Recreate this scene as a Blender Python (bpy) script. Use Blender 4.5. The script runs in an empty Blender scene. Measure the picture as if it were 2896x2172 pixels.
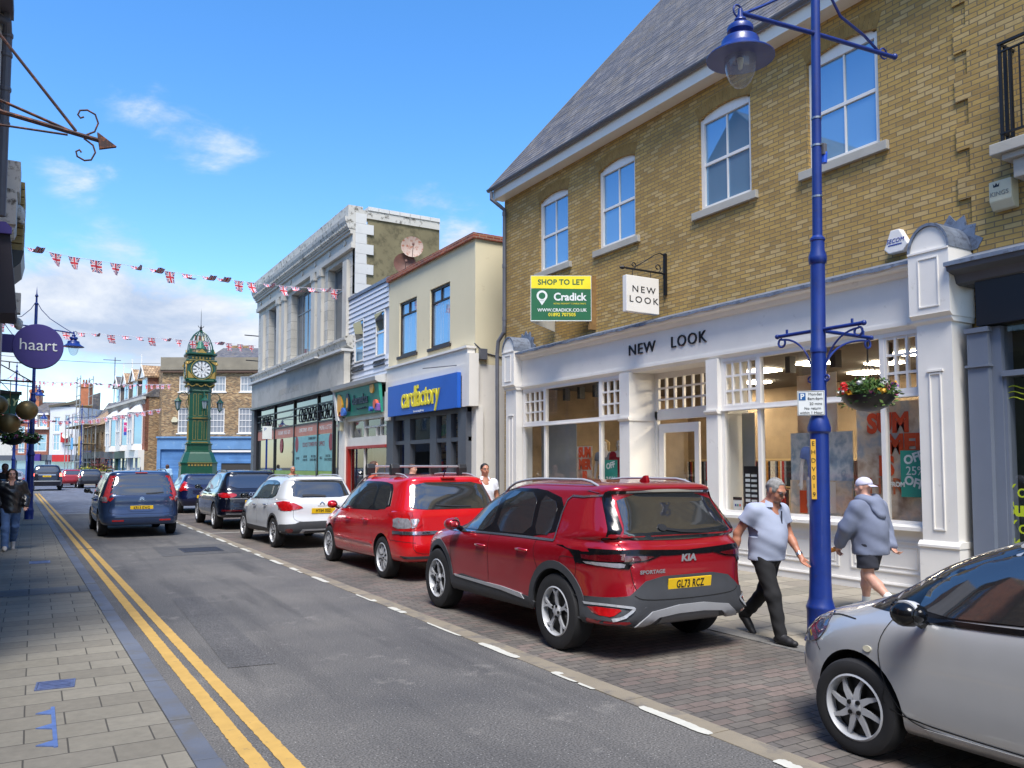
import bpy, bmesh, math, random
import numpy as np
from mathutils import Vector, Matrix
from mathutils.bvhtree import BVHTree
from mathutils.geometry import delaunay_2d_cdt
R = math.radians
S = bpy.context.scene
COL = S.collection
random.seed(7)
# ------------------------------------------------------------------ camera
cam_d = bpy.data.cameras.new("camera")
cam = bpy.data.objects.new("camera", cam_d)
COL.objects.link(cam)
cam.location = (0, 0, 1.75)
cam.rotation_euler = (R(93.43), 0, R(-30.5))
cam_d.sensor_width = 36
cam_d.lens = 28.48
cam_d.shift_y = 0.0328
cam_d.clip_start = 0.05
cam_d.clip_end = 2000
S.camera = cam
# ------------------------------------------------------------------ light
SUN_EL, SUN_AZ = 60.0, 209.0          # azimuth clockwise from +y (the street's direction)
sd = Vector((math.sin(R(SUN_AZ)) * math.cos(R(SUN_EL)), math.cos(R(SUN_AZ)) * math.cos(R(SUN_EL)), math.sin(R(SUN_EL))))
sun_d = bpy.data.lights.new("sun", 'SUN')
sun_d.energy = 2.8
sun_d.angle = R(24)
sun_d.color = (1.0, 0.955, 0.9)
sun = bpy.data.objects.new("sun", sun_d)
COL.objects.link(sun)
sun.rotation_euler = sd.to_track_quat('Z', 'Y').to_euler()
S.view_settings.view_transform = 'Standard'
S.view_settings.look = 'None'
S.view_settings.gamma = 1
S.view_settings.use_curve_mapping = False
S.view_settings.exposure = 1.0
S.cycles.max_bounces = 6
S.cycles.diffuse_bounces = 3
S.cycles.glossy_bounces = 3
S.cycles.transmission_bounces = 6
S.cycles.transparent_max_bounces = 8
S.cycles.caustics_reflective = False
S.cycles.caustics_refractive = False
S.cycles.use_denoising = True
def look(u, v):
 """unit direction for an angle pair: azimuth from +y clockwise, elevation (degrees)"""
 return (math.sin(R(u)) * math.cos(R(v)), math.cos(R(u)) * math.cos(R(v)), math.sin(R(v)))
def world():
 w = bpy.data.worlds.new("World")
 S.world = w
 w.use_nodes = True
 nt = w.node_tree
 N, L = nt.nodes, nt.links
 N.clear()
 out = N.new('ShaderNodeOutputWorld')
 bg = N.new('ShaderNodeBackground')
 bg.inputs['Strength'].default_value = 0.15
 L.new(bg.outputs[0], out.inputs[0])
 sky = N.new('ShaderNodeTexSky')
 sky.sky_type = 'NISHITA'
 sky.sun_disc = False
 sky.sun_elevation = R(SUN_EL)
 sky.sun_rotation = R(SUN_AZ)
 sky.altitude = 0
 sky.air_density = 1.0
 sky.dust_density = 0.4
 sky.ozone_density = 2.5
 hs = N.new('ShaderNodeHueSaturation')
 hs.inputs['Saturation'].default_value = 1.3
 hs.inputs['Value'].default_value = 1.0
 hs.inputs['Hue'].default_value = .503
 L.new(sky.outputs[0], hs.inputs['Color'])
 tc = N.new('ShaderNodeTexCoord')
 D = tc.outputs['Generated']
 def math_(op, a, b=None):
  n = N.new('ShaderNodeMath')
  n.operation = op
  for i, x in enumerate((a, b)):
   if x is None:
    continue
   if isinstance(x, (int, float)):
    n.inputs[i].default_value = x
   else:
    L.new(x, n.inputs[i])
  return n.outputs[0]
 # clouds: soft patches at given directions, broken up by noise; a broad bank elsewhere
 mp = N.new('ShaderNodeMapping')
 mp.inputs['Scale'].default_value = (1, 1, 2.2)
 L.new(D, mp.inputs[0])
 nz = N.new('ShaderNodeTexNoise')
 nz.inputs['Scale'].default_value = 7.0
 nz.inputs['Detail'].default_value = 9
 nz.inputs['Roughness'].default_value = 0.62
 nz.inputs['Distortion'].default_value = 0.25
 L.new(mp.outputs[0], nz.inputs['Vector'])
 n2 = N.new('ShaderNodeTexNoise')
 n2.inputs['Scale'].default_value = 1.7
 n2.inputs['Detail'].default_value = 3
 L.new(mp.outputs[0], n2.inputs['Vector'])
 total = None
 for az, el, rad, sq, amp in CLOUDS:
  c = look(az, el)
  vm = N.new('ShaderNodeVectorMath')
  vm.operation = 'SUBTRACT'
  L.new(D, vm.inputs[0])
  vm.inputs[1].default_value = c
  vs = N.new('ShaderNodeVectorMath')
  vs.operation = 'MULTIPLY'
  L.new(vm.outputs[0], vs.inputs[0])
  vs.inputs[1].default_value = (1 / rad, 1 / rad, 1 / (rad * sq))
  ln = N.new('ShaderNodeVectorMath')
  ln.operation = 'LENGTH'
  L.new(vs.outputs[0], ln.inputs[0])
  mr = N.new('ShaderNodeMapRange')
  mr.interpolation_type = 'SMOOTHERSTEP'
  mr.inputs[1].default_value = 1.15
  mr.inputs[2].default_value = 0.0
  mr.inputs[3].default_value = 0
  mr.inputs[4].default_value = amp
  L.new(ln.outputs['Value'], mr.inputs[0])
  total = mr.outputs[0] if total is None else math_('ADD', total, mr.outputs[0])
 # bank behind the camera and overhead (seen in the glass and the paintwork)
 sx = N.new('ShaderNodeSeparateXYZ')
 L.new(D, sx.inputs[0])
 back = N.new('ShaderNodeMapRange')
 back.interpolation_type = 'SMOOTHSTEP'
 back.inputs[1].default_value = 0.15
 back.inputs[2].default_value = -0.45
 back.inputs[3].default_value = 0
 back.inputs[4].default_value = 0.8
 L.new(math_('ADD', sx.outputs[1], math_('MULTIPLY', sx.outputs[0], 0.25)), back.inputs[0])
 total = math_('ADD', total, back.outputs[0])
 m = math_('ADD', total, math_('MULTIPLY', math_('SUBTRACT', nz.outputs['Fac'], 0.52), 2.8))
 m = math_('ADD', m, math_('MULTIPLY', math_('SUBTRACT', n2.outputs['Fac'], 0.5), 0.5))
 dens = N.new('ShaderNodeMapRange')
 dens.interpolation_type = 'SMOOTHSTEP'
 dens.inputs[1].default_value = 0.26
 dens.inputs[2].default_value = 1.3
 L.new(m, dens.inputs[0])
 gate = N.new('ShaderNodeMapRange')
 gate.inputs[1].default_value = 0.02
 gate.inputs[2].default_value = 0.3
 L.new(total, gate.inputs[0])
 fac = math_('MULTIPLY', dens.outputs[0], gate.outputs[0])
 # cloud colour: white tops, greyer thick parts
 cr = N.new('ShaderNodeMix')
 cr.data_type = 'RGBA'
 cr.inputs[6].default_value = (1.75, 2.15, 2.85, 1)
 cr.inputs[7].default_value = (3.2, 3.35, 3.6, 1)
 sh = N.new('ShaderNodeMapRange')
 sh.inputs[1].default_value = .38
 sh.inputs[2].default_value = .66
 L.new(nz.outputs['Fac'], sh.inputs[0])
 L.new(sh.outputs[0], cr.inputs[0])
 mx = N.new('ShaderNodeMix')
 mx.data_type = 'RGBA'
 L.new(fac, mx.inputs[0])
 L.new(hs.outputs[0], mx.inputs[6])
 L.new(cr.outputs[2], mx.inputs[7])
 L.new(mx.outputs[2], bg.inputs['Color'])
# azimuth, elevation, angular radius, vertical squash, amount
CLOUDS = [(4, 10.5, 0.19, 0.42, 1.0), (10, 8.5, 0.18, 0.4, 1.05), (0, 6, 0.2, 0.35, 0.8), (14, 5, 0.2, 0.4, 0.95), (1, 10, .12, .6, .5),
   (6.0, 22.5, 0.07, 0.9, 0.36), (10.5, 20.5, 0.09, 0.6, 0.37), (22.5, 19, 0.08, 0.5, 0.5), (29, 14.5, 0.10, 0.5, 1.0),
   (2.0, 18, 0.06, 0.9, 0.5), (4.5, 14.5, 0.05, 0.6, 0.45), (16, 12, 0.07, 0.6, 0.5), (9, 30.5, 0.11, 0.3, 0.5), (26, 17, 0.09, 0.7, 0.5)]
world()
# ------------------------------------------------------------------ materials
MATS = {}
def nodes(name):
 m = bpy.data.materials.new(name)
 m.use_nodes = True
 nt = m.node_tree
 b = nt.nodes['Principled BSDF']
 return m, nt, b
def lin(c):
 """sRGB 0-255 triple to linear"""
 return tuple(((x / 255) / 12.92 if x / 255 <= 0.04045 else ((x / 255 + 0.055) / 1.055) ** 2.4) for x in c)
def noise_mix(nt, c1, c2, scale, detail=4, lo=0.35, hi=0.65, coord='Object', stretch=None, rough=0.55):
 N, L = nt.nodes, nt.links
 tc = N.new('ShaderNodeTexCoord')
 src = tc.outputs[coord]
 if stretch:
  mp = N.new('ShaderNodeMapping')
  mp.inputs['Scale'].default_value = stretch
  L.new(src, mp.inputs[0])
  src = mp.outputs[0]
 nz = N.new('ShaderNodeTexNoise')
 nz.inputs['Scale'].default_value = scale
 nz.inputs['Detail'].default_value = detail
 nz.inputs['Roughness'].default_value = rough
 L.new(src, nz.inputs['Vector'])
 mr = N.new('ShaderNodeMapRange')
 mr.inputs[1].default_value = lo
 mr.inputs[2].default_value = hi
 L.new(nz.outputs['Fac'], mr.inputs[0])
 mx = N.new('ShaderNodeMix')
 mx.data_type = 'RGBA'
 L.new(mr.outputs[0], mx.inputs[0])
 for i, c in ((6, c1), (7, c2)):
  if isinstance(c, tuple):
   mx.inputs[i].default_value = (*c, 1)
  else:
   L.new(c, mx.inputs[i])
 return mx.outputs[2], nz.outputs['Fac']
def bump(nt, b, h, strength=0.3, dist=0.01):
 n = nt.nodes.new('ShaderNodeBump')
 n.inputs['Strength'].default_value = strength
 n.inputs['Distance'].default_value = dist
 nt.links.new(h, n.inputs['Height'])
 nt.links.new(n.outputs[0], b.inputs['Normal'])
def paint(name, c, rough=0.5, var=0.12, scale=3.0, metal=0.0, spec=0.5, coat=0.0, dirt=None, dirt_amt=0.5, bmp=0.0, bscale=60):
 """plain material with a little tone variation; dirt = colour of blotchy wear"""
 if name in MATS:
  return MATS[name]
 m, nt, b = nodes(name)
 c2 = tuple(max(0, x * (1 - var)) for x in c)
 col, f = noise_mix(nt, c, c2, scale, 5)
 if dirt:
  col, _ = noise_mix(nt, col, dirt, scale * 2.3, 8, 1 - dirt_amt, 1 - dirt_amt + 0.12, rough=0.68)
 nt.links.new(col, b.inputs['Base Color'])
 b.inputs['Roughness'].default_value = rough
 b.inputs['Metallic'].default_value = metal
 b.inputs['Specular IOR Level'].default_value = spec
 b.inputs['Coat Weight'].default_value = coat
 b.inputs['Coat Roughness'].default_value = 0.04
 if bmp:
  nz = nt.nodes.new('ShaderNodeTexNoise')
  nz.inputs['Scale'].default_value = bscale
  nz.inputs['Detail'].default_value = 4
  tc = nt.nodes.new('ShaderNodeTexCoord')
  nt.links.new(tc.outputs['Object'], nz.inputs['Vector'])
  bump(nt, b, nz.outputs['Fac'], bmp, 0.01)
 MATS[name] = m
 return m
def glow(name, c, s):
 if name in MATS:
  return MATS[name]
 m, nt, b = nodes(name)
 b.inputs['Base Color'].default_value = (*c, 1)
 b.inputs['Emission Color'].default_value = (*c, 1)
 b.inputs['Emission Strength'].default_value = s
 MATS[name] = m
 return m
def brick(name, cols, mortar, w=0.225, h=0.075, ms=0.011, off=0.5, bm=0.5, blotch=0.25, rough=0.9, var=0.25, seedy=0.0):
 """brick / slab pattern laid out in metres on the surface"""
 if name in MATS:
  return MATS[name]
 m, nt, b = nodes(name)
 N, L = nt.nodes, nt.links
 uv = N.new('ShaderNodeTexCoord')
 bt = N.new('ShaderNodeTexBrick')
 bt.offset = off
 bt.inputs['Scale'].default_value = 1
 bt.inputs['Brick Width'].default_value = w
 bt.inputs['Row Height'].default_value = h
 bt.inputs['Mortar Size'].default_value = ms
 bt.inputs['Mortar Smooth'].default_value = 0.3
 bt.inputs['Bias'].default_value = 0
 bt.inputs['Color1'].default_value = (0, 0, 0, 1)
 bt.inputs['Color2'].default_value = (1, 1, 1, 1)
 bt.inputs['Mortar'].default_value = (0.5, 0.5, 0.5, 1)
 # wobble so the courses are not ruled
 wn = N.new('ShaderNodeTexNoise')
 wn.inputs['Scale'].default_value = 2.2 / max(w, 0.1) * 0.3
 wn.inputs['Detail'].default_value = 3
 L.new(uv.outputs['UV'], wn.inputs['Vector'])
 wv = N.new('ShaderNodeVectorMath')
 wv.operation = 'MULTIPLY_ADD'
 L.new(wn.outputs['Color'], wv.inputs[0])
 wv.inputs[1].default_value = (ms * 1.2, ms * 1.2, 0)
 L.new(uv.outputs['UV'], wv.inputs[2])
 L.new(wv.outputs[0], bt.inputs['Vector'])
 ramp = N.new('ShaderNodeValToRGB')
 ramp.color_ramp.interpolation = 'CONSTANT' if len(cols) > 3 else 'LINEAR'
 el = ramp.color_ramp.elements
 while len(el) < len(cols):
  el.new(0.5)
 for i, c in enumerate(cols):
  el[i].position = i / len(cols) if len(cols) > 3 else i / max(1, len(cols) - 1)
  el[i].color = (*c, 1)
 sp = N.new('ShaderNodeSeparateColor')
 L.new(bt.outputs['Color'], sp.inputs[0])
 L.new(sp.outputs[0], ramp.inputs[0])
 nz = N.new('ShaderNodeTexNoise')
 nz.inputs['Scale'].default_value = 14
 nz.inputs['Detail'].default_value = 6
 nz.inputs['Roughness'].default_value = 0.65
 L.new(uv.outputs['UV'], nz.inputs['Vector'])
 n2 = N.new('ShaderNodeTexNoise')
 n2.inputs['Scale'].default_value = 0.7
 n2.inputs['Detail'].default_value = 5
 L.new(uv.outputs['UV'], n2.inputs['Vector'])
 hv = N.new('ShaderNodeHueSaturation')
 ma = N.new('ShaderNodeMapRange')
 ma.inputs[1].default_value = 0.25
 ma.inputs[2].default_value = 0.75
 ma.inputs[3].default_value = 1 - var
 ma.inputs[4].default_value = 1 + var
 L.new(nz.outputs['Fac'], ma.inputs[0])
 mb = N.new('ShaderNodeMapRange')
 mb.inputs[1].default_value = 0.3
 mb.inputs[2].default_value = 0.7
 mb.inputs[3].default_value = 1 - blotch
 mb.inputs[4].default_value = 1 + blotch
 L.new(n2.outputs['Fac'], mb.inputs[0])
 mm = N.new('ShaderNodeMath')
 mm.operation = 'MULTIPLY'
 L.new(ma.outputs[0], mm.inputs[0])
 L.new(mb.outputs[0], mm.inputs[1])
 L.new(mm.outputs[0], hv.inputs['Value'])
 L.new(ramp.outputs[0], hv.inputs['Color'])
 mx = N.new('ShaderNodeMix')
 mx.data_type = 'RGBA'
 L.new(bt.outputs['Fac'], mx.inputs[0])
 L.new(hv.outputs[0], mx.inputs[6])
 mx.inputs[7].default_value = (*mortar, 1)
 L.new(mx.outputs[2], b.inputs['Base Color'])
 b.inputs['Roughness'].default_value = rough
 iv = N.new('ShaderNodeMath')
 iv.operation = 'MULTIPLY_ADD'
 L.new(bt.outputs['Fac'], iv.inputs[0])
 iv.inputs[1].default_value = -1
 ad = N.new('ShaderNodeMath')
 ad.operation = 'MULTIPLY_ADD'
 L.new(nz.outputs['Fac'], ad.inputs[0])
 ad.inputs[1].default_value = 0.45
 L.new(iv.outputs[0], ad.inputs[2])
 L.new(sp.outputs[0], iv.inputs[2])
 iv2 = N.new('ShaderNodeMath')
 iv2.operation = 'MULTIPLY_ADD'
 L.new(sp.outputs[0], iv2.inputs[0])
 iv2.inputs[1].default_value = 0.25
 iv2.inputs[2].default_value = 1.0
 L.new(iv2.outputs[0], iv.inputs[2])
 bump(nt, b, ad.outputs[0], bm, 0.006)
 MATS[name] = m
 return m
def glass(name, tint=(0.02, 0.025, 0.028), trans=0.0, rough=0.02, spec=0.8, milk=0.0):
 if name in MATS:
  return MATS[name]
 m, nt, b = nodes(name)
 b.inputs['Base Color'].default_value = (*tint, 1)
 b.inputs['Roughness'].default_value = rough
 b.inputs['Specular IOR Level'].default_value = spec
 b.inputs['IOR'].default_value = 1.5
 if trans:
  # thin pane: mostly see-through, reflecting by angle
  N, L = nt.nodes, nt.links
  tr = N.new('ShaderNodeBsdfTransparent')
  tr.inputs[0].default_value = (trans, trans * 1.01, trans * 1.0, 1)
  gl = N.new('ShaderNodeBsdfGlossy')
  gl.inputs['Roughness'].default_value = rough
  gl.inputs[0].default_value = (0.95, 0.97, 1, 1)
  fr = N.new('ShaderNodeFresnel')
  ge = N.new('ShaderNodeNewGeometry')
  io = N.new('ShaderNodeMapRange')
  io.inputs[3].default_value = 1.5
  io.inputs[4].default_value = 1 / 1.5
  L.new(ge.outputs['Backfacing'], io.inputs[0])
  L.new(io.outputs[0], fr.inputs[0])
  ms = N.new('ShaderNodeMixShader')
  mr = N.new('ShaderNodeMath')
  mr.operation = 'MULTIPLY'
  mr.inputs[1].default_value = 1.0
  mr.use_clamp = True
  L.new(fr.outputs[0], mr.inputs[0])
  L.new(mr.outputs[0], ms.inputs[0])
  L.new(tr.outputs[0], ms.inputs[1])
  L.new(gl.outputs[0], ms.inputs[2])
  out = [n for n in N if n.type == 'OUTPUT_MATERIAL'][0]
  L.new(ms.outputs[0], out.inputs[0])
  if milk:
   df = N.new('ShaderNodeBsdfDiffuse')
   df.inputs[0].default_value = (.75, .77, .8, 1)
   m2 = N.new('ShaderNodeMixShader')
   m2.inputs[0].default_value = milk
   L.new(ms.outputs[0], m2.inputs[1])
   L.new(df.outputs[0], m2.inputs[2])
   L.new(m2.outputs[0], out.inputs[0])
 MATS[name] = m
 return m
# ------------------------------------------------------------------ mesh builder
class MB:
 """collects geometry; frame = (origin, along, outward) maps local (s, d, z) to space"""
 def __init__(self, frame=None):
  self.v, self.f = [], []
  self.fr = frame
 def P(self, s, d, z):
  if self.fr is None:
   return (s, d, z)
  o, a, n = self.fr
  return (o[0] + a[0] * s + n[0] * d, o[1] + a[1] * s + n[1] * d, o[2] + z)
 def add(self, vs, fs):
  k = len(self.v)
  self.v += [self.P(*p) for p in vs]
  self.f += [tuple(i + k for i in f) for f in fs]
  return self
 def box(self, a0, a1, b0, b1, c0, c1):
  a0, a1 = min(a0, a1), max(a0, a1)
  b0, b1 = min(b0, b1), max(b0, b1)
  c0, c1 = min(c0, c1), max(c0, c1)
  return self.add([(a0, b0, c0), (a1, b0, c0), (a1, b1, c0), (a0, b1, c0), (a0, b0, c1), (a1, b0, c1), (a1, b1, c1), (a0, b1, c1)],
      [(0, 3, 2, 1), (4, 5, 6, 7), (0, 1, 5, 4), (1, 2, 6, 5), (2, 3, 7, 6), (3, 0, 4, 7)])
 def prism(self, poly, b0, b1, axis='y'):
  """polygon (a, c) extruded; axis y: (a, b, c); x: (b, a, c); z: (a, c, b)"""
  n = len(poly)
  def q(p, b):
   return {'y': (p[0], b, p[1]), 'x': (b, p[0], p[1]), 'z': (p[0], p[1], b)}[axis]
  vs = [q(p, b0) for p in poly] + [q(p, b1) for p in poly]
  fs = [tuple(range(n)), tuple(range(2 * n - 1, n - 1, -1))] + [(i, i + n, (i + 1) % n + n, (i + 1) % n) for i in range(n)]
  return self.add(vs, fs)
 def tube(self, pts, r, n=8, cap=True):
  pts = [Vector(p) for p in pts]
  rs = r if isinstance(r, (list, tuple)) else [r] * len(pts)
  t0 = (pts[1] - pts[0]).normalized()
  up = Vector((0, 0, 1)) if abs(t0.z) < 0.9 else Vector((1, 0, 0))
  a = t0.cross(up).normalized()
  vs, fs = [], []
  for i, p in enumerate(pts):
   if i == 0:
    t = pts[1] - pts[0]
   elif i == len(pts) - 1:
    t = pts[-1] - pts[-2]
   else:
    t = (pts[i + 1] - p).normalized() + (p - pts[i - 1]).normalized()
   t.normalize()
   a = (a - t * a.dot(t)).normalized()
   b = t.cross(a)
   for k in range(n):
    w = 2 * math.pi * k / n
    vs.append(tuple(p + (a * math.cos(w) + b * math.sin(w)) * rs[i]))
  for i in range(len(pts) - 1):
   for k in range(n):
    fs.append((i * n + k, i * n + (k + 1) % n, (i + 1) * n + (k + 1) % n, (i + 1) * n + k))
  if cap:
   fs.append(tuple(range(n - 1, -1, -1)))
   fs.append(tuple((len(pts) - 1) * n + k for k in range(n)))
  return self.add(vs, fs)
 def lathe(self, prof, c=(0, 0, 0), n=24, axis='z', sx=1, sy=1, a0=0, a1=2 * math.pi, cap=True):
  """prof: (radius, height) list"""
  full = abs(a1 - a0 - 2 * math.pi) < 1e-6
  m = n if full else n + 1
  vs, fs = [], []
  for r, h in prof:
   for k in range(m):
    w = a0 + (a1 - a0) * k / n
    x, y = r * math.cos(w) * sx, r * math.sin(w) * sy
    p = {'z': (x, y, h), 'x': (h, x, y), 'y': (x, h, y)}[axis]
    vs.append((p[0] + c[0], p[1] + c[1], p[2] + c[2]))
  for i in range(len(prof) - 1):
   for k in range(n):
    k2 = (k + 1) % m
    fs.append((i * m + k, i * m + k2, (i + 1) * m + k2, (i + 1) * m + k))
  if cap and full and prof[0][0] > 1e-5:
   fs.append(tuple(range(m - 1, -1, -1)))
  if cap and full and prof[-1][0] > 1e-5:
   fs.append(tuple((len(prof) - 1) * m + k for k in range(m)))
  return self.add(vs, fs)
 def ball(self, c, r, n=12, sz=1):
  m = max(4, n // 2)
  pr = [(max(1e-6, r * math.sin(math.pi * i / m)), -r * sz * math.cos(math.pi * i / m)) for i in range(m + 1)]
  return self.lathe(pr, c, n)
 def wall(self, s0, s1, z0, z1, holes, d0, d1):
  """slab from depth d0 to d1 (outer) with rectangular holes (s0,s1,z0,z1)"""
  xs = sorted({s0, s1, *[h[i] for h in holes for i in (0, 1)]})
  zs = sorted({z0, z1, *[h[i] for h in holes for i in (2, 3)]})
  solid = [[not any(h[0] - 1e-6 <= (xs[i] + xs[i + 1]) / 2 <= h[1] + 1e-6 and h[2] <= (zs[j] + zs[j + 1]) / 2 <= h[3] for h in holes)
     for j in range(len(zs) - 1)] for i in range(len(xs) - 1)]
  for i in range(len(xs) - 1):
   for j in range(len(zs) - 1):
    if not solid[i][j]:
     continue
    a, b, c, d = xs[i], xs[i + 1], zs[j], zs[j + 1]
    self.add([(a, d1, c), (b, d1, c), (b, d1, d), (a, d1, d)], [(0, 1, 2, 3)])
    self.add([(a, d0, c), (b, d0, c), (b, d0, d), (a, d0, d)], [(3, 2, 1, 0)])
    for (ii, jj, q) in ((i - 1, j, [(a, d0, c), (a, d1, c), (a, d1, d), (a, d0, d)]), (i + 1, j, [(b, d1, c), (b, d0, c), (b, d0, d), (b, d1, d)]),
         (i, j - 1, [(a, d0, c), (b, d0, c), (b, d1, c), (a, d1, c)]), (i, j + 1, [(a, d1, d), (b, d1, d), (b, d0, d), (a, d0, d)])):
     out = ii < 0 or jj < 0 or ii >= len(solid) or jj >= len(solid[0])
     if out or not solid[ii][jj]:
      self.add(q, [(0, 1, 2, 3)])
  return self
 def build(self, name, mat, parent=None, smooth=None, bev=0.0, sub=0, solid=0.0, recalc=True):
  me = bpy.data.meshes.new(name)
  v = self.v
  if parent is not None and parent.get('_off'):
   o = parent['_off']
   v = [(p[0] - o[0], p[1] - o[1], p[2] - o[2]) for p in v]
  me.from_pydata(v, [], self.f)
  me.update()
  if recalc:
   bm = bmesh.new()
   bm.from_mesh(me)
   if bev or smooth is not None:
    bmesh.ops.remove_doubles(bm, verts=bm.verts, dist=1e-5)
   bmesh.ops.recalc_face_normals(bm, faces=bm.faces)
   if bev:
    es = [e for e in bm.edges if len(e.link_faces) == 2 and e.calc_face_angle(0) > 0.6]
    bmesh.ops.bevel(bm, geom=es, offset=bev, segments=2, profile=0.6, affect='EDGES', clamp_overlap=True)
   bm.to_mesh(me)
   bm.free()
  uvmap(me)
  if smooth is not None:
   for p in me.polygons:
    p.use_smooth = True
   me.set_sharp_from_angle(angle=R(smooth))
  o = bpy.data.objects.new(name, me)
  COL.objects.link(o)
  for mm in (mat if isinstance(mat, (list, tuple)) else [mat]):
   me.materials.append(mm)
  if parent is not None:
   o.parent = parent
   if parent.get('_off'):
    o['_off'] = parent['_off']
  return o
def uvmap(me):
 """surface coordinates in metres by face direction"""
 n = len(me.polygons)
 if not n:
  return
 nor = np.empty(n * 3)
 me.polygons.foreach_get('normal', nor)
 nor = nor.reshape(-1, 3)
 lt = np.empty(n, dtype=np.int64)
 me.polygons.foreach_get('loop_total', lt)
 lv = np.empty(len(me.loops), dtype=np.int64)
 me.loops.foreach_get('vertex_index', lv)
 co = np.empty(len(me.vertices) * 3)
 me.vertices.foreach_get('co', co)
 co = co.reshape(-1, 3)[lv]
 fn = np.repeat(nor, lt, axis=0)
 horiz = np.abs(fn[:, 2]) > 0.9
 t = np.stack([-fn[:, 1], fn[:, 0], np.zeros(len(fn))], 1)
 L = np.linalg.norm(t, axis=1)
 t = t / np.maximum(L, 1e-6)[:, None]
 t[horiz] = (1, 0, 0)
 b = np.cross(fn, t)
 b[horiz] = (0, 1, 0)
 uv = np.stack([(co * t).sum(1), (co * b).sum(1)], 1)
 lay = me.uv_layers.new(name='UVMap')
 lay.data.foreach_set('uv', uv.ravel())
def tag(o, label=None, cat=None, group=None, kind=None):
 for k, x in (('label', label), ('category', cat), ('group', group), ('kind', kind)):
  if x:
   o[k] = x
 return o
def empty(name, loc=(0, 0, 0), rz=0.0, label=None, cat=None, group=None, off=False):
 """a thing's base; off=True: its parts' meshes are written in scene coordinates"""
 o = bpy.data.objects.new(name, None)
 COL.objects.link(o)
 o.location = loc
 o.rotation_euler = (0, 0, rz)
 o.empty_display_size = 0.2
 if off:
  o['_off'] = tuple(float(x) for x in loc)
 tag(o, label, cat, group)
 return o
FONT = {}
def font():
 return None
def text(body, size, mat, parent=None, name='lettering', loc=(0, 0, 0), frame=None, extrude=0.004, sx=1.0, shear=0.0, bold=0.0, align='CENTER', spacing=1.0, rot=0.0):
 """letters as a mesh standing in the (s, z) plane of a frame, facing outward; loc = (s, d, z)"""
 cu = bpy.data.curves.new('t', 'FONT')
 cu.body = body
 cu.size = size
 cu.extrude = extrude
 cu.offset = bold
 cu.shear = shear
 cu.space_character = spacing
 cu.align_x = align
 cu.align_y = 'CENTER'
 cu.resolution_u = 3
 o = bpy.data.objects.new('t', cu)
 COL.objects.link(o)
 bpy.context.view_layer.update()
 me = bpy.data.meshes.new_from_object(o.evaluated_get(bpy.context.evaluated_depsgraph_get()))
 bpy.data.objects.remove(o)
 bpy.data.curves.remove(cu)
 mb = MB(frame)
 s0, d0, z0 = loc
 c, s_ = math.cos(rot), math.sin(rot)
 vs = []
 for v in me.vertices:
  x, y = v.co.x * sx, v.co.y
  vs.append((s0 + x * c - y * s_, d0 + v.co.z, z0 + x * s_ + y * c))
 mb.add(vs, [tuple(p.vertices) for p in me.polygons])
 bpy.data.meshes.remove(me)
 return mb.build(name, mat, parent)
# ------------------------------------------------------------------ shared materials
LONDON = brick('london stock brick', [lin(c) for c in ((170, 138, 78), (178, 146, 84), (164, 132, 74), (184, 156, 102), (172, 140, 78), (158, 128, 74), (180, 148, 84), (184, 156, 104), (172, 140, 80))],
    lin((124, 108, 80)), h=.07, ms=.009, var=0.09, blotch=0.15, bm=0.7)
DARKBRICK = brick('weathered brown brick', [lin(c) for c in ((150, 118, 78), (120, 92, 62), (168, 136, 94), (98, 76, 56), (140, 104, 66), (180, 150, 108))], lin((150, 138, 118)), var=0.3, blotch=0.35)
REDBRICK = brick('red brick', [lin(c) for c in ((150, 74, 52), (132, 62, 46), (165, 88, 62), (120, 58, 46), (156, 80, 54))], lin((150, 130, 112)), var=0.25)
SOLDIER = brick('brick arch', [lin(c) for c in ((166, 130, 74), (180, 146, 88), (150, 116, 64))], lin((120, 104, 74)), w=0.075, h=0.5, off=0)
WHITE = paint('white gloss paint', lin((233, 229, 221)), 0.42, 0.05, 2.5, dirt=lin((202, 197, 188)), dirt_amt=0.37)
OLDWHITE = paint('flaking white paint', lin((206, 206, 202)), 0.6, 0.08, 2, dirt=lin((128, 120, 104)), dirt_amt=0.36)
WINWHITE = paint('white window paint', lin((232, 228, 222)), 0.4, 0.04, 6, dirt=lin((170, 166, 156)), dirt_amt=0.3)
CREAM = paint('cream render', lin((224, 213, 180)), 0.85, 0.06, 0.7, dirt=lin((200, 186, 150)), dirt_amt=0.36, bmp=0.15)
STONE = paint('pale limestone', lin((198, 194, 184)), 0.85, 0.1, 1.2, dirt=lin((158, 154, 142)), dirt_amt=0.4, bmp=0.2)
SILL = paint('sill stone', lin((176, 172, 162)), 0.85, 0.12, 3, bmp=0.2)
WORNSTONE = paint('flaking coping stone', lin((196, 194, 186)), 0.85, 0.1, 2, dirt=lin((84, 80, 70)), dirt_amt=0.47, bmp=0.3)
LEAD = paint('lead flashing', lin((132, 142, 158)), 0.5, 0.3, 5, 0.3, dirt=lin((98, 104, 116)), dirt_amt=0.5, bmp=0.2, bscale=12)
SLATE = brick('roof slates', [lin(c) for c in ((96, 94, 98), (80, 80, 86), (112, 108, 106), (92, 90, 92), (104, 98, 92))], lin((52, 52, 56)), w=0.27, h=0.2, ms=0.008, var=0.35, blotch=0.22, bm=0.9, rough=0.75)
TILE = brick('clay roof tiles', [lin(c) for c in ((168, 140, 106), (150, 120, 90), (178, 150, 118), (140, 112, 84))], lin((88, 70, 56)), w=0.25, h=0.28, ms=0.02, var=0.25)
BLACKP = paint('black plastic', lin((34, 35, 38)), 0.45, 0.1, 8)
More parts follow.
